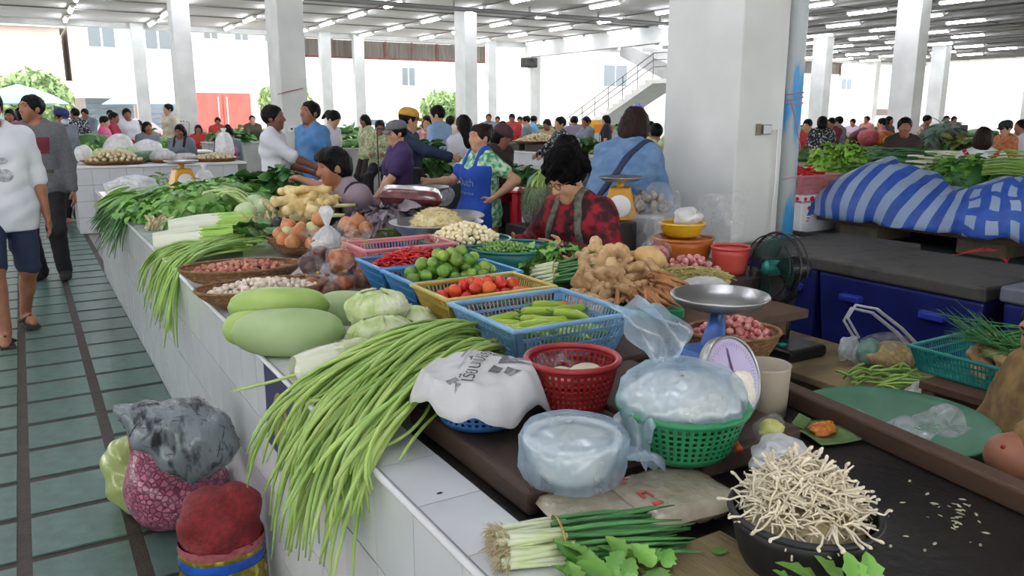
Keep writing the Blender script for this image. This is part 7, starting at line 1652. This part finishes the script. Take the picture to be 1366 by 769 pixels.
# --- man in the white printed T-shirt, cut by the left edge
f_ = W(38, 446, 0)
p = person('man in white printed T-shirt and navy shorts walking at the left edge', (f_.x-.06, f_.y), R(180+8), 1.70, hands=[None, None], legs='walk', h=.009, skin=0, shirt=C_white, sleeve=.8, pants=C_navy, plen=.46, hair='short', face=True, w=1.12, hem=.07, head=(5, -5))
for i, (c_, r0) in enumerate((((.03, .12, .30), (.09, .03, .03)), ((.04, .12, .21), (.06, .05, .06)), ((-.03, .12, .20), (.05, .04, .045)))):
    patch(p, 'shirt_print', p.shirt_prims, p.shirt_grow+.004, pm('shirt_print_%d' % (i % 2), ('#8b8f96', '#6d4a3a')[i % 2], ('#c4c7cc', '#b9a79b')[i % 2], s=38, r=.85), [ball(p.T(*c_), r0)] and [lambda X, Y, Z, b_=ball(p.T(*c_), r0): sdf_eval(b_, X, Y, Z)], .007)
for Hp, K_, F_ in p.legs:
    sx = 1 if F_[0] > 0 else -1
    MB().box((-.045, -.1, 0), (.045, .15, .018)).build('sandal_sole', C_dark, p.root, smooth=False, loc=(F_[0]+sx*.015, F_[1]+.02, F_[2]-.085*p.s-.012 if F_[2] > .1 else .0))
    MB().tube([(F_[0]-.04, F_[1]+.05, .02+F_[2]-.08), (F_[0]+sx*.02, F_[1]+.075, .065+F_[2]-.085), (F_[0]+.055, F_[1]+.05, .02+F_[2]-.08)], .012, 6).build('sandal_strap', C_dark, p.root)
# --- man in the grey sweater behind him
f_ = W(72, 372, 0)
p = person('man in grey sweater with maroon chest band and black trousers, looking left', (f_.x, f_.y), R(180-18), 1.70, legs='stand', h=.0095, skin=0, shirt=C_grey, sleeve=1, pants=C_black, hair='short', face=True, head=(0, -38), shoes=C_black, w=1.05, hem=.02)
patch(p, 'chest_band', p.shirt_prims[:5], p.shirt_grow+.004, C_maroon, [slab(p.T(0, 0, .32), p.sp, .075), plane(p.T(0, -.02, .3), -p.fw), slab(p.T(0, 0, 0), p.xs, .135)], .008)
patch(p, 'lower_panel', p.shirt_prims[:5], p.shirt_grow+.003, C_olive, [slab(p.T(0, 0, .02), p.sp, .09), plane(p.T(0, -.02, .3), -p.fw), slab(p.T(0, 0, 0), p.xs, .14)], .008)
xy, z = at(79, 140, 11.2)
p = person('person in blue cap and white face mask behind the man in grey', xy, facing(79, -40, 11.2), z-.02, h=.012, skin=0, shirt=C_gb, sleeve=1, pants=C_black, hair='short', head=(15, 0))
cap_on(p, cloth('cap_blue', '#22315f', '#2b3b6d')); patch(p, 'face_mask', [ball(p.Q(0, .06, -.06), V3(.055, .055, .05)*p.s, .01, p.Mh)], .004, C_white, [plane(p.Q(0, .05, 0), -p.Mh[:, 1])], .008)
# --- the lady in the red flowered blouse
xy, z = at(803, 192, 4.1)
L = person('lady with curly black hair and glasses in red flowered blouse over her stall', (xy[0]+.05, xy[1]+.12), facing(790, 40, 4.1), 1.64, pz=.61, lean=18, head=(31, -10), hands=[(-.18, .42, .86), (.24, .36, .84)], legs='sit', h=.0075, skin=1, shirt=C_redf, sleeve=1, pants=C_black, hair='curly', hm=m_curl, fem=True, w=1.5, face=True, neckcut=None)
p = L
patch(p, 'apron', p.shirt_prims[:7], p.shirt_grow+.012, cloth('apron_dark', '#2c302c', '#3d4440', '#566058', s=10), [slab(p.T(0, 0, .12), p.sp, .20), plane(p.T(0, .03, .2), -p.fw), slab(p.T(0, 0, 0), p.xs, .135)], .0075)
for sx in (-1, 1): patch(p, 'apron_strap', p.shirt_prims[:5], p.shirt_grow+.013, cloth('apron_strap', '#454a40', '#6b7060', s=30), [slab(p.T(sx*.10, 0, .40), unit(p.xs+sx*.25*p.sp), .018), plane(p.T(0, -.03, .3), -p.fw), plane(p.T(0, 0, .28), -p.sp)], .0075)
patch(p, 'collar', [seg(p.T(-.05, .02, .50), p.T(-.03, .10, .42), .03, .02, .02), seg(p.T(.05, .02, .50), p.T(.03, .10, .42), .03, .02, .02)], .004, C_redf, [ball(p.N+.05*p.fw+.03*p.sp, .05)] and [lambda X, Y, Z, b_=ball(p.N+.055*p.fw+.02*p.sp, .05): -sdf_eval(b_, X, Y, Z)], .007)
gl_ = pm('glasses_rim', '#6a2f28', r=.3)
for sx in (-1, 1):
    MB().tube([p.Q(sx*.032+.023*math.cos(q), .098, .004+.019*math.sin(q)) for q in (6.2832*j/16 for j in range(17))], .0022, 5, cap=False).build('glasses_rim', gl_, p.root)
    MB().tube([p.Q(sx*.055, .096, .008), p.Q(sx*.078, .06, .01), p.Q(sx*.08, -.01, .0)], .0025, 5).build('glasses_temple', gl_, p.root)
MB().tube([p.Q(-.01, .102, .006), p.Q(.01, .102, .006)], .002, 5).build('glasses_bridge', gl_, p.root)
# --- reaching man in mauve shirt
xy, z = at(480, 180, 5.05)
hand_w = D(392, 237, 5.3)
rzM = facing(480, 78, 5.05); base = (xy[0]+.10, xy[1]-.02)
loc_hand = Matrix.Rotation(-rzM, 3, 'Z') @ (hand_w-Vector((base[0], base[1], 0)))
p = person('man with thick black hair in mauve shirt reaching over his stall to the greens', base, rzM, 1.66, pz=.62, lean=26, twist=12, head=(12, 4), hands=[tuple(loc_hand), (.1, .3, .75)], legs='sit', h=.008, skin=0, shirt=C_mauve, sleeve=.62, pants=C_black, hair='shag', face=True, w=1.05, curl=.9, elb=[(-.3, -.3, -.6), None])
collar(p, C_mauve)
patch(p, 'bag_strap', p.shirt_prims[:5], p.shirt_grow+.010, C_black, [slab(p.T(.02, 0, .30), unit(p.xs*.8+p.sp*.55), .014)], .008)
# --- white T-shirt man and blue shirt man talking at the pillar
xy, z = at(362, 137, 7.3)
person('man in plain white T-shirt with glasses holding out his hand by the socket pillar', xy, facing(362, -75, 7.3), z, hands=[(-.12, .30, 1.02*z/1.68), (.05, .42, 1.06*z/1.68)], h=.0095, skin=2, shirt=C_white, sleeve=.75, pants=C_navy, hair='short', face=True, hem=.05)
xy, z = at(413, 132, 8.0)
p = person('man in blue short-sleeved shirt facing left in front of the socket pillar', xy, facing(413, 55, 8.0), z, h=.0095, skin=0, shirt=C_blue, sleeve=.75, pants=C_black, hair='short', face=True, hem=.02, head=(-4, 5), w=1.05); collar(p, C_blue)
xy, z = at(434, 147, 10.5)
person('woman with ponytail in white blouse bending behind the blue shirt man', xy, facing(434, -60, 10.5), z+.04, h=.013, lean=8, head=(35, 0), shirt=C_white, sleeve=.7, pants=C_navy, hair='pony', fem=True, skin=1)
# --- woman in purple T-shirt and grey cap, friend in yellow cap behind
xy, z = at(530, 153, 7.0)
p = person('woman in purple T-shirt and grey cap standing in profile to the left', xy, facing(530, 70, 7.0), z-.03, hands=[(-.10, .28, .78), (-.02, .22, .72)], h=.0095, skin=1, shirt=C_purple, sleeve=.6, pants=C_black, hair='short', fem=True, face=True, head=(8, 0), hem=.08)
cap_on(p, cloth('cap_grey', '#5b5c5e', '#6a6b6d', s=30))
xy, z = at(543, 141, 7.9)
p = person('person in navy jacket stretching an arm behind the purple shirted woman', (xy[0], xy[1]), facing(543, -70, 7.9), z, hands=[(-.2, .1, .8), (.06, .46, 1.10)], h=.012, skin=1, shirt=C_navy, sleeve=1, pants=C_black, hair='short', fem=True, head=(10, 30))
cap_on(p, cloth('cap_yellow', '#b98a2c', '#c99a3e', s=20))
xy, z = at(585, 138, 10.0)
p = person('man in light blue shirt seen from behind at the left of the middle pillar', xy, facing(585, 120, 10), z, h=.012, skin=1, shirt=C_ltblue, sleeve=.7, pants=C_navy, hair='short', head=(12, 20), hem=.02); collar(p, C_ltblue)
xy, z = at(570, 152, 11.5)
person('woman in red and white top leaning in left of the light blue man', xy, facing(570, 10, 11.5), z, h=.015, skin=1, shirt=cloth('red_white', '#b8433f', '#d8d4cf', s=14), pants=C_black, hair='bob', fem=True, head=(15, 0))
xy, z = at(618, 151, 8.6)
person('woman with long black hair in white cardigan behind the blue apron', xy, facing(618, 150, 8.6), z, h=.012, skin=1, shirt=C_white, sleeve=1, pants=C_black, hair='long', fem=True)
# --- woman in the blue apron
xy, z = at(641, 162, 6.2)
p = person('woman in blue apron over green flowered blouse with one hand on her hip', xy, facing(641, 62, 6.2), z, hands=[(-.20, .0, .97*z/1.6), (.14, .36, 1.10*z/1.6)], elb=[(-.7, -1, .15), (.5, -.4, -.6)], h=.0085, skin=1, shirt=C_flor, sleeve=.45, pants=cloth('mustard', '#a0761f', '#b58a2e'), plen=-1, hair='bun', hm=m_hairb, fem=True, face=True, head=(4, 12), w=1.15, hem=.05)
ap = [slab(p.T(0, 0, .05), p.sp, .26), plane(p.T(0, .0, .2), -p.fw)]
patch(p, 'apron', p.shirt_prims+[seg(p.T(-.09, .03, -.1), V3(-.09, .03, .45), .125, .13, .06), seg(p.T(.09, .03, -.1), V3(.09, .03, .45), .125, .13, .06)], p.shirt_grow+.012, C_apr, [plane(p.T(0, .01, .2), -p.fw), slab(p.T(0, 0, 0), p.xs, .20), plane(p.T(0, 0, .40), p.sp), plane((0, 0, .42), (0, 0, -1)), lambda X, Y, Z, b_=ball(p.T(0, .12, .45), V3(.10, .12, .075)): -sdf_eval(b_, X, Y, Z)], .0085)
for sx in (-1, 1): patch(p, 'apron_strap', p.shirt_prims[:5], p.shirt_grow+.013, C_apr, [slab(p.T(sx*.105, 0, .40), p.xs, .018), plane(p.T(0, -.04, .3), -p.fw), plane(p.T(0, 0, .28), -p.sp)], .008)
W_ = p.arms[1][2]; bev(MB().cbox((0, 0, 0), (.07, .012, .14)).build('phone', m_black, p.root, smooth=False, loc=(W_[0]+.0, W_[1]+.09, W_[2]+.05), rot=(-.5, 0, .5)), .004)
def apron_text(txt, size, x, z_, nm):
    cu = bpy.data.curves.new(nm, 'FONT'); cu.body = txt; cu.size = size; cu.align_x = 'CENTER'; cu.shear = .25
    o = bpy.data.objects.new(nm, cu); COL.objects.link(o); dg = bpy.context.evaluated_depsgraph_get(); me = bpy.data.meshes.new_from_object(o.evaluated_get(dg)); bpy.data.objects.remove(o)
    ap_o = [c for c in p.root.children if c.name.startswith('apron') and 'strap' not in c.name][0]; from mathutils.bvhtree import BVHTree
    bv = BVHTree.FromPolygons([v.co for v in ap_o.data.vertices], [tuple(f.vertices) for f in ap_o.data.polygons])
    F_ = Vector(p.fw); X_ = Vector(p.xs)
    for v in me.vertices:
        q = Vector(p.T(0, 0, 0))+X_*(-v.co.x*-1 if False else -(v.co.x)-x)*1+Vector((0, 0, 1))*(v.co.y+z_)+F_*.8
        hit = bv.ray_cast(q, -F_); v.co = (hit[0]+F_*.002) if hit[0] else q-F_*.62
    me.materials.append(C_ltblue); put(nm, me, p.root)
apron_text('Dutch', .085, 0, .19, 'apron_lettering'); apron_text('Mill Yogurt Drink', .03, 0, .125, 'apron_lettering')
xy, z = at(657, 165, 7.4)
p = person('person in maroon hat bowing behind the blue apron', xy, facing(657, -50, 7.4), z+.03, lean=10, h=.012, head=(30, 0), shirt=C_dark, sleeve=1, pants=C_black, hair='bob', fem=True, skin=0)
cap_on(p, cloth('hat_maroon', '#3f2630', '#4c303a'), False)
# --- denim jacket seen from behind
xy, z = at(850, 150, 5.0)
p = person('person in faded denim jacket with navy bag strap beside the big pillar', (xy[0]-.20, xy[1]+.0), facing(850, -150, 5.0), 1.72, pz=.86, lean=28, head=(28, 20), hands=[(-.2, .45, .80), (.22, .42, .75)], h=.0085, skin=1, shirt=C_denim, sleeve=1, pants=C_navy, hair='bob', hm=m_hairb, fem=True, w=1.3, neckcut=None)
patch(p, 'bag_strap', p.shirt_prims[:5], p.shirt_grow+.012, C_navy, [slab(p.T(.06, 0, .30), unit(p.xs*.93-p.sp*.35), .022)], .0085)
patch(p, 'hair_clip', [ball(p.Q(.01, -.06, .10), .022, .01), ball(p.Q(.04, -.05, .09), .016, .01)], 0, pm('clip_blue', '#5a63b8', '#8089d0', s=60, r=.3), [], .006)
xy, z = at(770, 168, 6.9)
person('woman with dark hair tied low, seated beyond the curly haired lady', xy, facing(770, 60, 6.9), 1.55, pz=.66, legs='sit', h=.012, head=(30, 0), lean=10, skin=0, shirt=cloth('blue_print', '#54617d', '#7d8aa5', s=25), sleeve=.6, pants=C_black, hair='pony', fem=True, hands=[(-.1, .45, .86), (.1, .45, .86)])
# --- vendors of the second counter at the left
xy, z = at(240, 164, 13.3)
p = person('woman in grey T-shirt with dark apron straps seated behind the second counter', xy, facing(240, 25, 13.3), 1.6, pz=z-.74, legs='sit', h=.012, head=(18, 0), skin=0, shirt=C_gb, sleeve=.6, pants=C_black, hair='bob', fem=True, face=True, w=1.15)
for sx in (-1, 1): patch(p, 'apron_strap', p.shirt_prims[:5], p.shirt_grow+.012, C_black, [slab(p.T(sx*.09, 0, .40), p.xs, .02), plane(p.T(0, -.05, .3), -p.fw)], .012)
patch(p, 'apron', p.shirt_prims[:7], p.shirt_grow+.012, C_black, [plane(p.T(0, .02, .2), -p.fw), slab(p.T(0, 0, 0), p.xs, .13), plane(p.T(0, 0, .25), p.sp)], .012)
xy, z = at(300, 166, 13.6)
p = person('woman in grey blouse and pink apron bowing her head beside the white column', xy, facing(300, -15, 13.6), 1.6, pz=z-.72, legs='sit', lean=14, h=.013, head=(48, 0), skin=0, shirt=C_gb, sleeve=1, pants=C_black, hair='bun', fem=True)
patch(p, 'apron', p.shirt_prims[:7], p.shirt_grow+.012, C_pink, [plane(p.T(0, .02, .2), -p.fw), slab(p.T(-.03, 0, 0), p.xs, .08), plane(p.T(0, 0, .40), p.sp)], .012)
# --- right hand side
xy, z = at(1314, 163, 8.0)
p = person('person in white T-shirt with red crossed straps seen from behind at the right', xy, facing(1314, 178, 8), 1.6, pz=z-.77, legs='sit', h=.0095, skin=1, shirt=C_white, sleeve=.7, pants=C_navy, hair='bob', hm=m_hairb, fem=True, w=1.15, hands=[(-.2, .4, .9), (.25, .4, .9)])
m_st = cloth('strap_red', '#a3122a', '#b41d36')
for sx in (-1, 1): patch(p, 'red_strap', p.shirt_prims[:5]+p.shirt_prims[-2:], p.shirt_grow+.012, m_st, [slab(p.T(0, 0, .30), unit(p.xs+sx*.75*p.sp), .02), plane(p.T(0, -.0, .3), p.fw)], .0085)
xy, z = at(1208, 154, 9.2)
person('woman in dark brown top with black hair standing before the right pillar', xy, facing(1208, -20, 9.2), z, h=.012, skin=0, shirt=C_dark, sleeve=.6, pants=C_black, hair='short', fem=True, face=True, head=(10, -10))
xy, z = at(1345, 156, 12.2)
p = person('vendor in dark green cap and orange top at the right edge', xy, facing(1345, 50, 10), 1.6, pz=z-.77, legs='sit', h=.013, skin=1, shirt=cloth('orange_print', '#a8512f', '#c08a5a', s=20), sleeve=.6, pants=C_black, hair='short', fem=True, head=(15, 0))
cap_on(p, cloth('cap_dark', '#182421', '#22302c'))
# --- crowd farther off
CR = [  # px, py(head top), k, turn, shirt, hair, words
 (12, 144, 14, 20, C_pink, 'bob', 'woman in pink top far down the aisle at the left edge'), (27, 142, 15, 160, C_maroon, 'bob', 'dark haired woman between the two walking men'),
 (100, 143, 17, 150, C_pat, 'short', 'man in black and white striped top beyond the second counter'), (113, 143, 19, 20, C_gb, 'short', 'slim man in grey blue shirt beyond the second counter'),
 (137, 153, 14.5, -80, C_pink, 'short', 'black haired seller bending by the white bags'), (150, 148, 15.8, -60, cloth('crimson', '#8e1f38', '#a12a45'), 'short', 'person in crimson shirt bending behind the white bags'),
 (168, 143, 16, -30, C_white, 'short', 'man in white shirt standing behind the crimson shirt'), (146, 145, 20, 10, C_green, 'short', 'man far behind the crimson shirt'),
 (184, 159, 17, 0, C_dark, 'bob', 'woman with dark hair left of the nearest white column'), (195, 161, 15.8, -10, C_gb, 'bob', 'seller in grey seated behind greens near the white column'),
 (224, 137, 18, 60, C_cream, 'short', 'person in dark vest at the left side of the white column'), (264, 165, 19, 10, C_red, 'bob', 'woman in red seated right of the white column'),
 (290, 155, 22, 0, C_red, 'short', 'small figure in red in front of the red truck'), (336, 153, 19, -20, C_olive, 'short', 'man in olive shirt sitting beyond the second counter'),
 (488, 151, 14, 60, C_ofloral, 'bob', 'woman in pale floral blouse at the far greens counter'), (506, 158, 13.4, 10, C_ofloral, 'short', 'second person in floral top half hidden by the reaching man'),
 (601, 153, 16, -140, C_cream, 'long', 'woman with long dark hair left of the middle pillar'), (652, 151, 22, 10, C_gb, 'short', 'distant man in grey right of the middle pillar'), (664, 154, 24, -10, C_navy, 'short', 'distant man in navy right of the middle pillar'), (671, 160, 16, 160, C_maroon, 'bob', 'woman in maroon beyond the garlic tray'),
 (683, 150, 19, 20, C_red, 'short', 'man in bright red shirt standing beyond the garlic tray'), (694, 154, 22, 0, C_cream, 'short', 'person in cream beside the man in red'), (703, 153, 17, 100, C_gb, 'short', 'man in grey leaning right of the man in red'), (711, 153, 19, -100, cloth('sky', '#6aa0c8', '#7db0d4'), 'short', 'man in sky blue shirt bending right of the man in red'),
 (731, 157, 17, 20, cloth('tan', '#a08a6a', '#b09a7a'), 'short', 'person in tan holding a white sheet'), (748, 154, 13, 70, C_pat, 'short', 'woman in dark patterned blouse leaning to the left'), (766, 153, 16, 170, cloth('lilac', '#7d7488', '#8d8498'), 'short', 'man in lilac grey seen from behind near the stairs'), (783, 154, 15, 60, C_gb, 'short', 'person in grey green top near the yellow sign boards'), (810, 152, 18, 100, C_black, 'bob', 'woman in black near the foot of the stairs'),
 (868, 160, 12, 100, C_navy, 'short', 'person in navy between the denim jacket and the pillar'), (876, 162, 10, 170, cloth('sand', '#9a8b72', '#aa9b82'), 'short', 'person in sand coloured top touching the pillar edge'),
 (1079, 157, 15, 10, C_red, 'short', 'woman in red just right of the blue pipe'), (1098, 153, 13, 170, C_pat, 'bob', 'woman in black floral dress seen from behind beyond the lettuce'), (1111, 155, 16, 30, C_maroon, 'short', 'person in maroon beyond the black floral dress'), (1120, 154, 17, 120, C_gb, 'short', 'grey clad shopper beyond the black floral dress'),
 (1139, 157, 24, 10, cloth('pale_lilac', '#b9a9b9', '#c9bac9'), 'short', 'distant person in pale lilac far right of the lettuce'), (1157, 154, 22, 40, cloth('rose', '#b0706a', '#c0807a'), 'short', 'distant slim person in rose'), (1178, 156, 17, 90, C_pink, 'short', 'woman in pink beyond the vegetable heaps left of the right pillar'), (1186, 154, 18, -60, C_olive, 'bob', 'dark haired person left of the right pillar'),
 (1236, 152, 17, -70, cloth('red_white_check', '#b04a44', '#d0c4bc', s=18), 'short', 'person in red and white before the right pillar'), (1264, 153, 20, 20, C_red, 'short', 'man in red shirt beyond the grey green heap'), (1273, 154, 22, -20, C_maroon, 'short', 'person in maroon beside the man in red shirt on the right'), (1364, 158, 14, 40, C_white, 'short', 'person in white with a strap at the far right edge'),
]
for i, (px, py, k, a, sm, hs, lab) in enumerate(CR):
    hit = lambda q: any(a-.32 < q[0] < b+.32 and c-.32 < q[1] < d+.32 for a, b, c, d in STALLS)
    for dk in (0, .4, -.4, .8, -.8, 1.2, -1.2, 1.6, -1.6, 2.0, 2.6):
        if not hit(at(px, py, k+dk)[0]): k += dk; break
    xy, z = at(px, py, k); seat = z < 1.44
    person(lab, xy, facing(px, a, k), 1.64 if seat else z, pz=(z-.76) if seat else None, legs='sit' if seat else 'stand', h=.017 if k < 18 else .021, skin=i % 3 % 2, shirt=sm, sleeve=(.6, 1)[i % 2], pants=(C_black, C_navy, C_dark)[i % 3], hair=hs, face=k < 19, fem=hs in ('bob', 'long'), head=(rnd(0, 25), rnd(-20, 20)), hands=[(-.12, .32, .95*z/1.6), (.12, .34, .95*z/1.6)] if i % 2 else None)
# --- seated seller whose knee and arm show at the lower right edge
Ee = V3(1.80, .865, .785); S0 = Ee+.265*unit((.80, -.62, .34)); rzs = R(65); Hh = Ee+.235*unit((.72, -.62, -.28)); pzs = S0[2]-.41
Rt = (S0[0]+.164, S0[1]+.097); Ri = Matrix.Rotation(-rzs, 3, 'Z'); hint = Ri @ Vector(Ee-(S0+Hh)/2)
p = person('seated seller at the lower right edge, only bent elbow and brown sleeve in view', Rt, rzs, 1.6, pz=pzs, legs='sit', lean=16, h=.0085, skin=0, shirt=cloth('brown_gold', '#6a5230', '#8f7446', s=20), sleeve=.6, pants=cloth('dark_maroon', '#2a1014', '#381820'), hair='bun', fem=True, w=1.5, face=True, head=(25, 10), hands=[tuple(Ri @ Vector((Hh[0]-Rt[0], Hh[1]-Rt[1], Hh[2]))), (.2, .35, .62)], elb=[tuple(hint), None], curl=.9)
E_ = Vector(p.arms[0][1]); MB().ell((0, 0, 0), (.006, .006, .006), 8, 6).build('red_mark', m_red, p.root, loc=E_+Vector((-.02, .03, .03)))
# ================================================================ the street beyond the hall
m_shut = pm('blue_grey_shutter', '#8fa7b5', '#9db3c0', s=2, r=.6)
m_pale = pm('pale_facade', '#cfcac2', '#dad6cf', s=1, r=.9)
m_pink = pm('pinkish_facade', '#cdb4aa', '#d8c4bb', s=1, r=.9)
m_glass = pm('window_glass_dark', '#5d6a72', r=.15, spec=.8)
m_leaf0 = pm('street_tree_leaf', '#8fae72', '#a9c48c', s=3, r=.7, rv=.2)
m_trunk = pm('tree_bark', '#6b5a48', '#7d6b57', s=8, r=.9)
def shop(x, y, w, h, d, label, m, wins, shut=None, awn=None):
    b = thing('shop_building', label, 'building', (x, y, -.12))
    MB().box((0, 0, 0), (w, d, h)).build('wall', m, b, smooth=False)
    MB().box((-.2, -.3, h), (w+.2, d+.2, h+.25)).build('roof', m_white, b, smooth=False)
    for wx, wz, ww, wh in wins:
        f = MB().box((wx, -.06, wz), (wx+ww, .02, wz+wh)).build('window', m_white, b, smooth=False)
        MB().box((wx+.08, -.075, wz+.08), (wx+ww/2-.04, -.055, wz+wh-.08)).box((wx+ww/2+.04, -.075, wz+.08), (wx+ww-.08, -.055, wz+wh-.08)).build('pane', m_glass, f, smooth=False)
    for sx, sw, sh in shut or []:
        f = MB().box((sx-.08, -.05, 0), (sx+sw+.08, .02, sh+.1)).build('shutter_frame', m_white, b, smooth=False)
        n = 10
        mb = MB()
        for i in range(n): mb.box((sx, -.09-.012*(i % 2), i*sh/n), (sx+sw, -.05, (i+.92)*sh/n))
        mb.build('shutter', m_shut, f, smooth=False)
    for ax, aw, az, ad in awn or []:
        MB().add([(ax, -.02, az+.5), (ax+aw, -.02, az+.5), (ax+aw, -ad, az), (ax, -ad, az), (ax, -ad, az-.25), (ax+aw, -ad, az-.25)], [(0,1,2,3), (3,2,5,4)]).build('awning', m_white, b, smooth=False)
    return b
shop(-6.5, 41, 8.4, 5.2, 6, 'pale low shop with pinkish upper wall beyond the umbrella', m_pink, [(1, 3.6, 1.2, 1), (4, 3.6, 1.2, 1)], [(1, 2.2, 2.4), (4.5, 2.6, 2.4)])
shop(2.2, 41, 5.2, 7.2, 6, 'white shophouse with blue grey roller shutters and white awning', m_pale, [(.7, 4.4, 1.2, 1.3), (3, 4.4, 1.2, 1.3)], [(.4, 1.9, 2.3), (2.7, 2.0, 2.3)], [(-.3, 3.4, 2.5, 1.8)])
shop(7.7, 44, 8.5, 8.0, 6, 'white shophouse with row of small upper windows beyond the red truck', m_pale, [(.6+1.5*i, 5.2, .8, .7) for i in range(5)])
shop(17, 47, 12, 8.5, 6, 'long white building with a single small window beyond the hall', m_pale, [(3.2, 3.2, 1.0, 1.2), (6.5, 5.6, 1.1, 1)])
shop(34, 47, 12, 8.5, 6, 'pale building with grey sign board seen under the stairs', m_pale, [(1.5, 3.4, 2.2, 1.6), (7, 5.6, 1.2, 1)])
shop(52, 41, 20, 7.5, 6, 'white building with one air vent window beyond the right pillars', m_pale, [(1.2, 3.3, 1.3, .9), (7.6, 3.3, 1.5, .9)])
def leafball(n, R0, seed, size):
    r = random.Random(seed); V = []; F = []
    for i in range(n):
        d = Vector((r.gauss(0, 1), r.gauss(0, 1), r.gauss(0, .8))).normalized()*(R0*r.uniform(.55, 1.08))
        q = Euler((r.uniform(0, 6), r.uniform(0, 6), r.uniform(0, 6))).to_matrix(); a = size*r.uniform(.6, 1.3)
        o = len(V)
        V += [d+q @ Vector(p) for p in ((-a, 0, 0), (0, -.4*a, .1*a), (a, 0, 0), (0, .4*a, .1*a))]; F.append((o, o+1, o+2, o+3))
    return V, F
def tree(x, y, h, rr, label, seed):
    t = thing('street_tree', label, 'tree', (x, y, -.12), 0, 'trees in the street')
    mb = MB().tube([(0, 0, 0), (.08, .05, h*.35), (0, 0, h*.62)], [.16, .12, .07], 8)
    for a in range(4): mb.tube([(0, 0, h*.45), (math.cos(a*1.6)*rr*.5, math.sin(a*1.6)*rr*.5, h*.7)], [.07, .02], 5)
    mb.build('trunk', m_trunk, t)
    V, F = leafball(1500, 1, seed, .17); V = [Vector((v.x*rr, v.y*rr, h*.68+v.z*h*.34)) for v in V]
    o = MB().add(V, F).build('crown', m_leaf0, t); o['kind'] = 'stuff'
tree(-2.6, 38.5, 3.0, 1.2, 'green street tree at the far left behind the blue umbrella', 3)
tree(.6, 38.2, 3.2, 1.3, 'bushy street tree in front of the pale low shop', 4)
tree(10.2, 36.5, 2.9, 1.1, 'small bright tree beside the red truck', 5)
tree(17.6, 36, 2.6, 1.0, 'small leafy tree beyond the middle pillars', 6)
um = thing('market_umbrella', 'pale blue market umbrella outside at the far left', 'umbrella', (4.2, 34.2, -.12))
mb = MB()
mb.lathe([(1.5, 1.95), (1.0, 2.25), (.5, 2.45), (.02, 2.6)], 8, cap0=False); solid(mb.build('canopy', pm('pale_blue_cloth', '#9fc3dc', r=.8), um, smooth=False), .02)
MB().tube([(0, 0, 0), (0, 0, 2.6)], .025, 6).build('pole', m_steel, um)
um2 = dup(um, (.1, 33.4, -.12), 0, 'pale blue market umbrella behind the walking men')
# red truck seen from behind
m_red = pm('truck_red', '#cf6a60', '#d9786d', s=2, r=.4); m_tyre = pm('tyre_black', '#1c1c1c', r=.8)  # red paled so the street's overexposure sits in the colour
tk = thing('box_truck', 'red double-doored box truck parked outside between pillars', 'truck', (6.25, 36, -.12))
MB().box((0, 0, .55), (2.3, 4.2, 2.45)).build('cargo_box', m_red, tk, smooth=False)
for i in range(2):
    dr = MB().box((.06+i*1.12, -.05, .62), (1.12+i*1.12, 0, 2.38)).build('rear_door', m_red, tk, smooth=False)
    MB().box((.95+i*.35, -.09, .7), (.99+i*.35, -.05, 2.3)).build('lock_bar', m_white, dr, smooth=False)
for x in (.25, 1.85): MB().lathe([(.32, 0), (.32, .22)], 16, Matrix.Translation((x, .5, .45)) @ rotm(0, math.pi/2, 0), cap1=True).build('wheel', m_tyre, tk)
MB().box((.1, -.1, .42), (2.2, .0, .54)).build('bumper', m_white, tk, smooth=False)
def car(x, y, rz, label, m):
    c = thing('parked_car', label, 'car', (x, y, -.12), rz, 'cars parked in the street')
    prof = [(-2, .35), (-2, .8), (-1.3, .9), (-.8, 1.38), (.7, 1.4), (1.2, .95), (2, .85), (2, .35)]
    V = [(p[0], s*.8*(1 if p[1] < 1 else .82), p[1]) for s in (-1, 1) for p in prof]; n = len(prof)
    bev(MB().add(V, [tuple(range(n)), tuple(range(2*n-1, n-1, -1))]+[(i, i+n, (i+1) % n+n, (i+1) % n) for i in range(n)]).build('body', m, c, smooth=False), .05, 2)
    for s in (-1, 1): MB().add([(-1.1, s*.78, .95), (-.75, s*.7, 1.32), (.62, s*.7, 1.33), (1.0, s*.78, .98)], [(0, 1, 2, 3)]).build('side_window', m_glass, c, smooth=False)
    for wx in (-1.25, 1.25):
        for s in (-1, 1): MB().lathe([(.31, -.1), (.31, .1)], 14, Matrix.Translation((wx, s*.75, .31)) @ rotm(math.pi/2, 0, 0), cap1=True).build('wheel', m_tyre, c)
car(3.85, 37.4, 0.0, 'pale pink car parked in the street beyond the left pillars', pm('car_pink', '#d8a9b4', r=.3))
car(14.0, 37, 0.05, 'silver car parked in the street beyond the middle pillar', pm('car_silver', '#c5c8cb', r=.3))
# framed machines and long box far right
sb = thing('sign_beam', 'long grey red-edged board on posts outside at the far right', 'sign', (44.3, 31.9, 0))
MB().box((0, 0, 1.35), (3.3, .12, 1.75)).build('board', pm('dull_board', '#8d7c78', r=.7), sb, smooth=False)
for x in (.1, 3.1): MB().box((x, .02, -.1), (x+.1, .1, 1.35)).build('post', m_rust, sb, smooth=False)
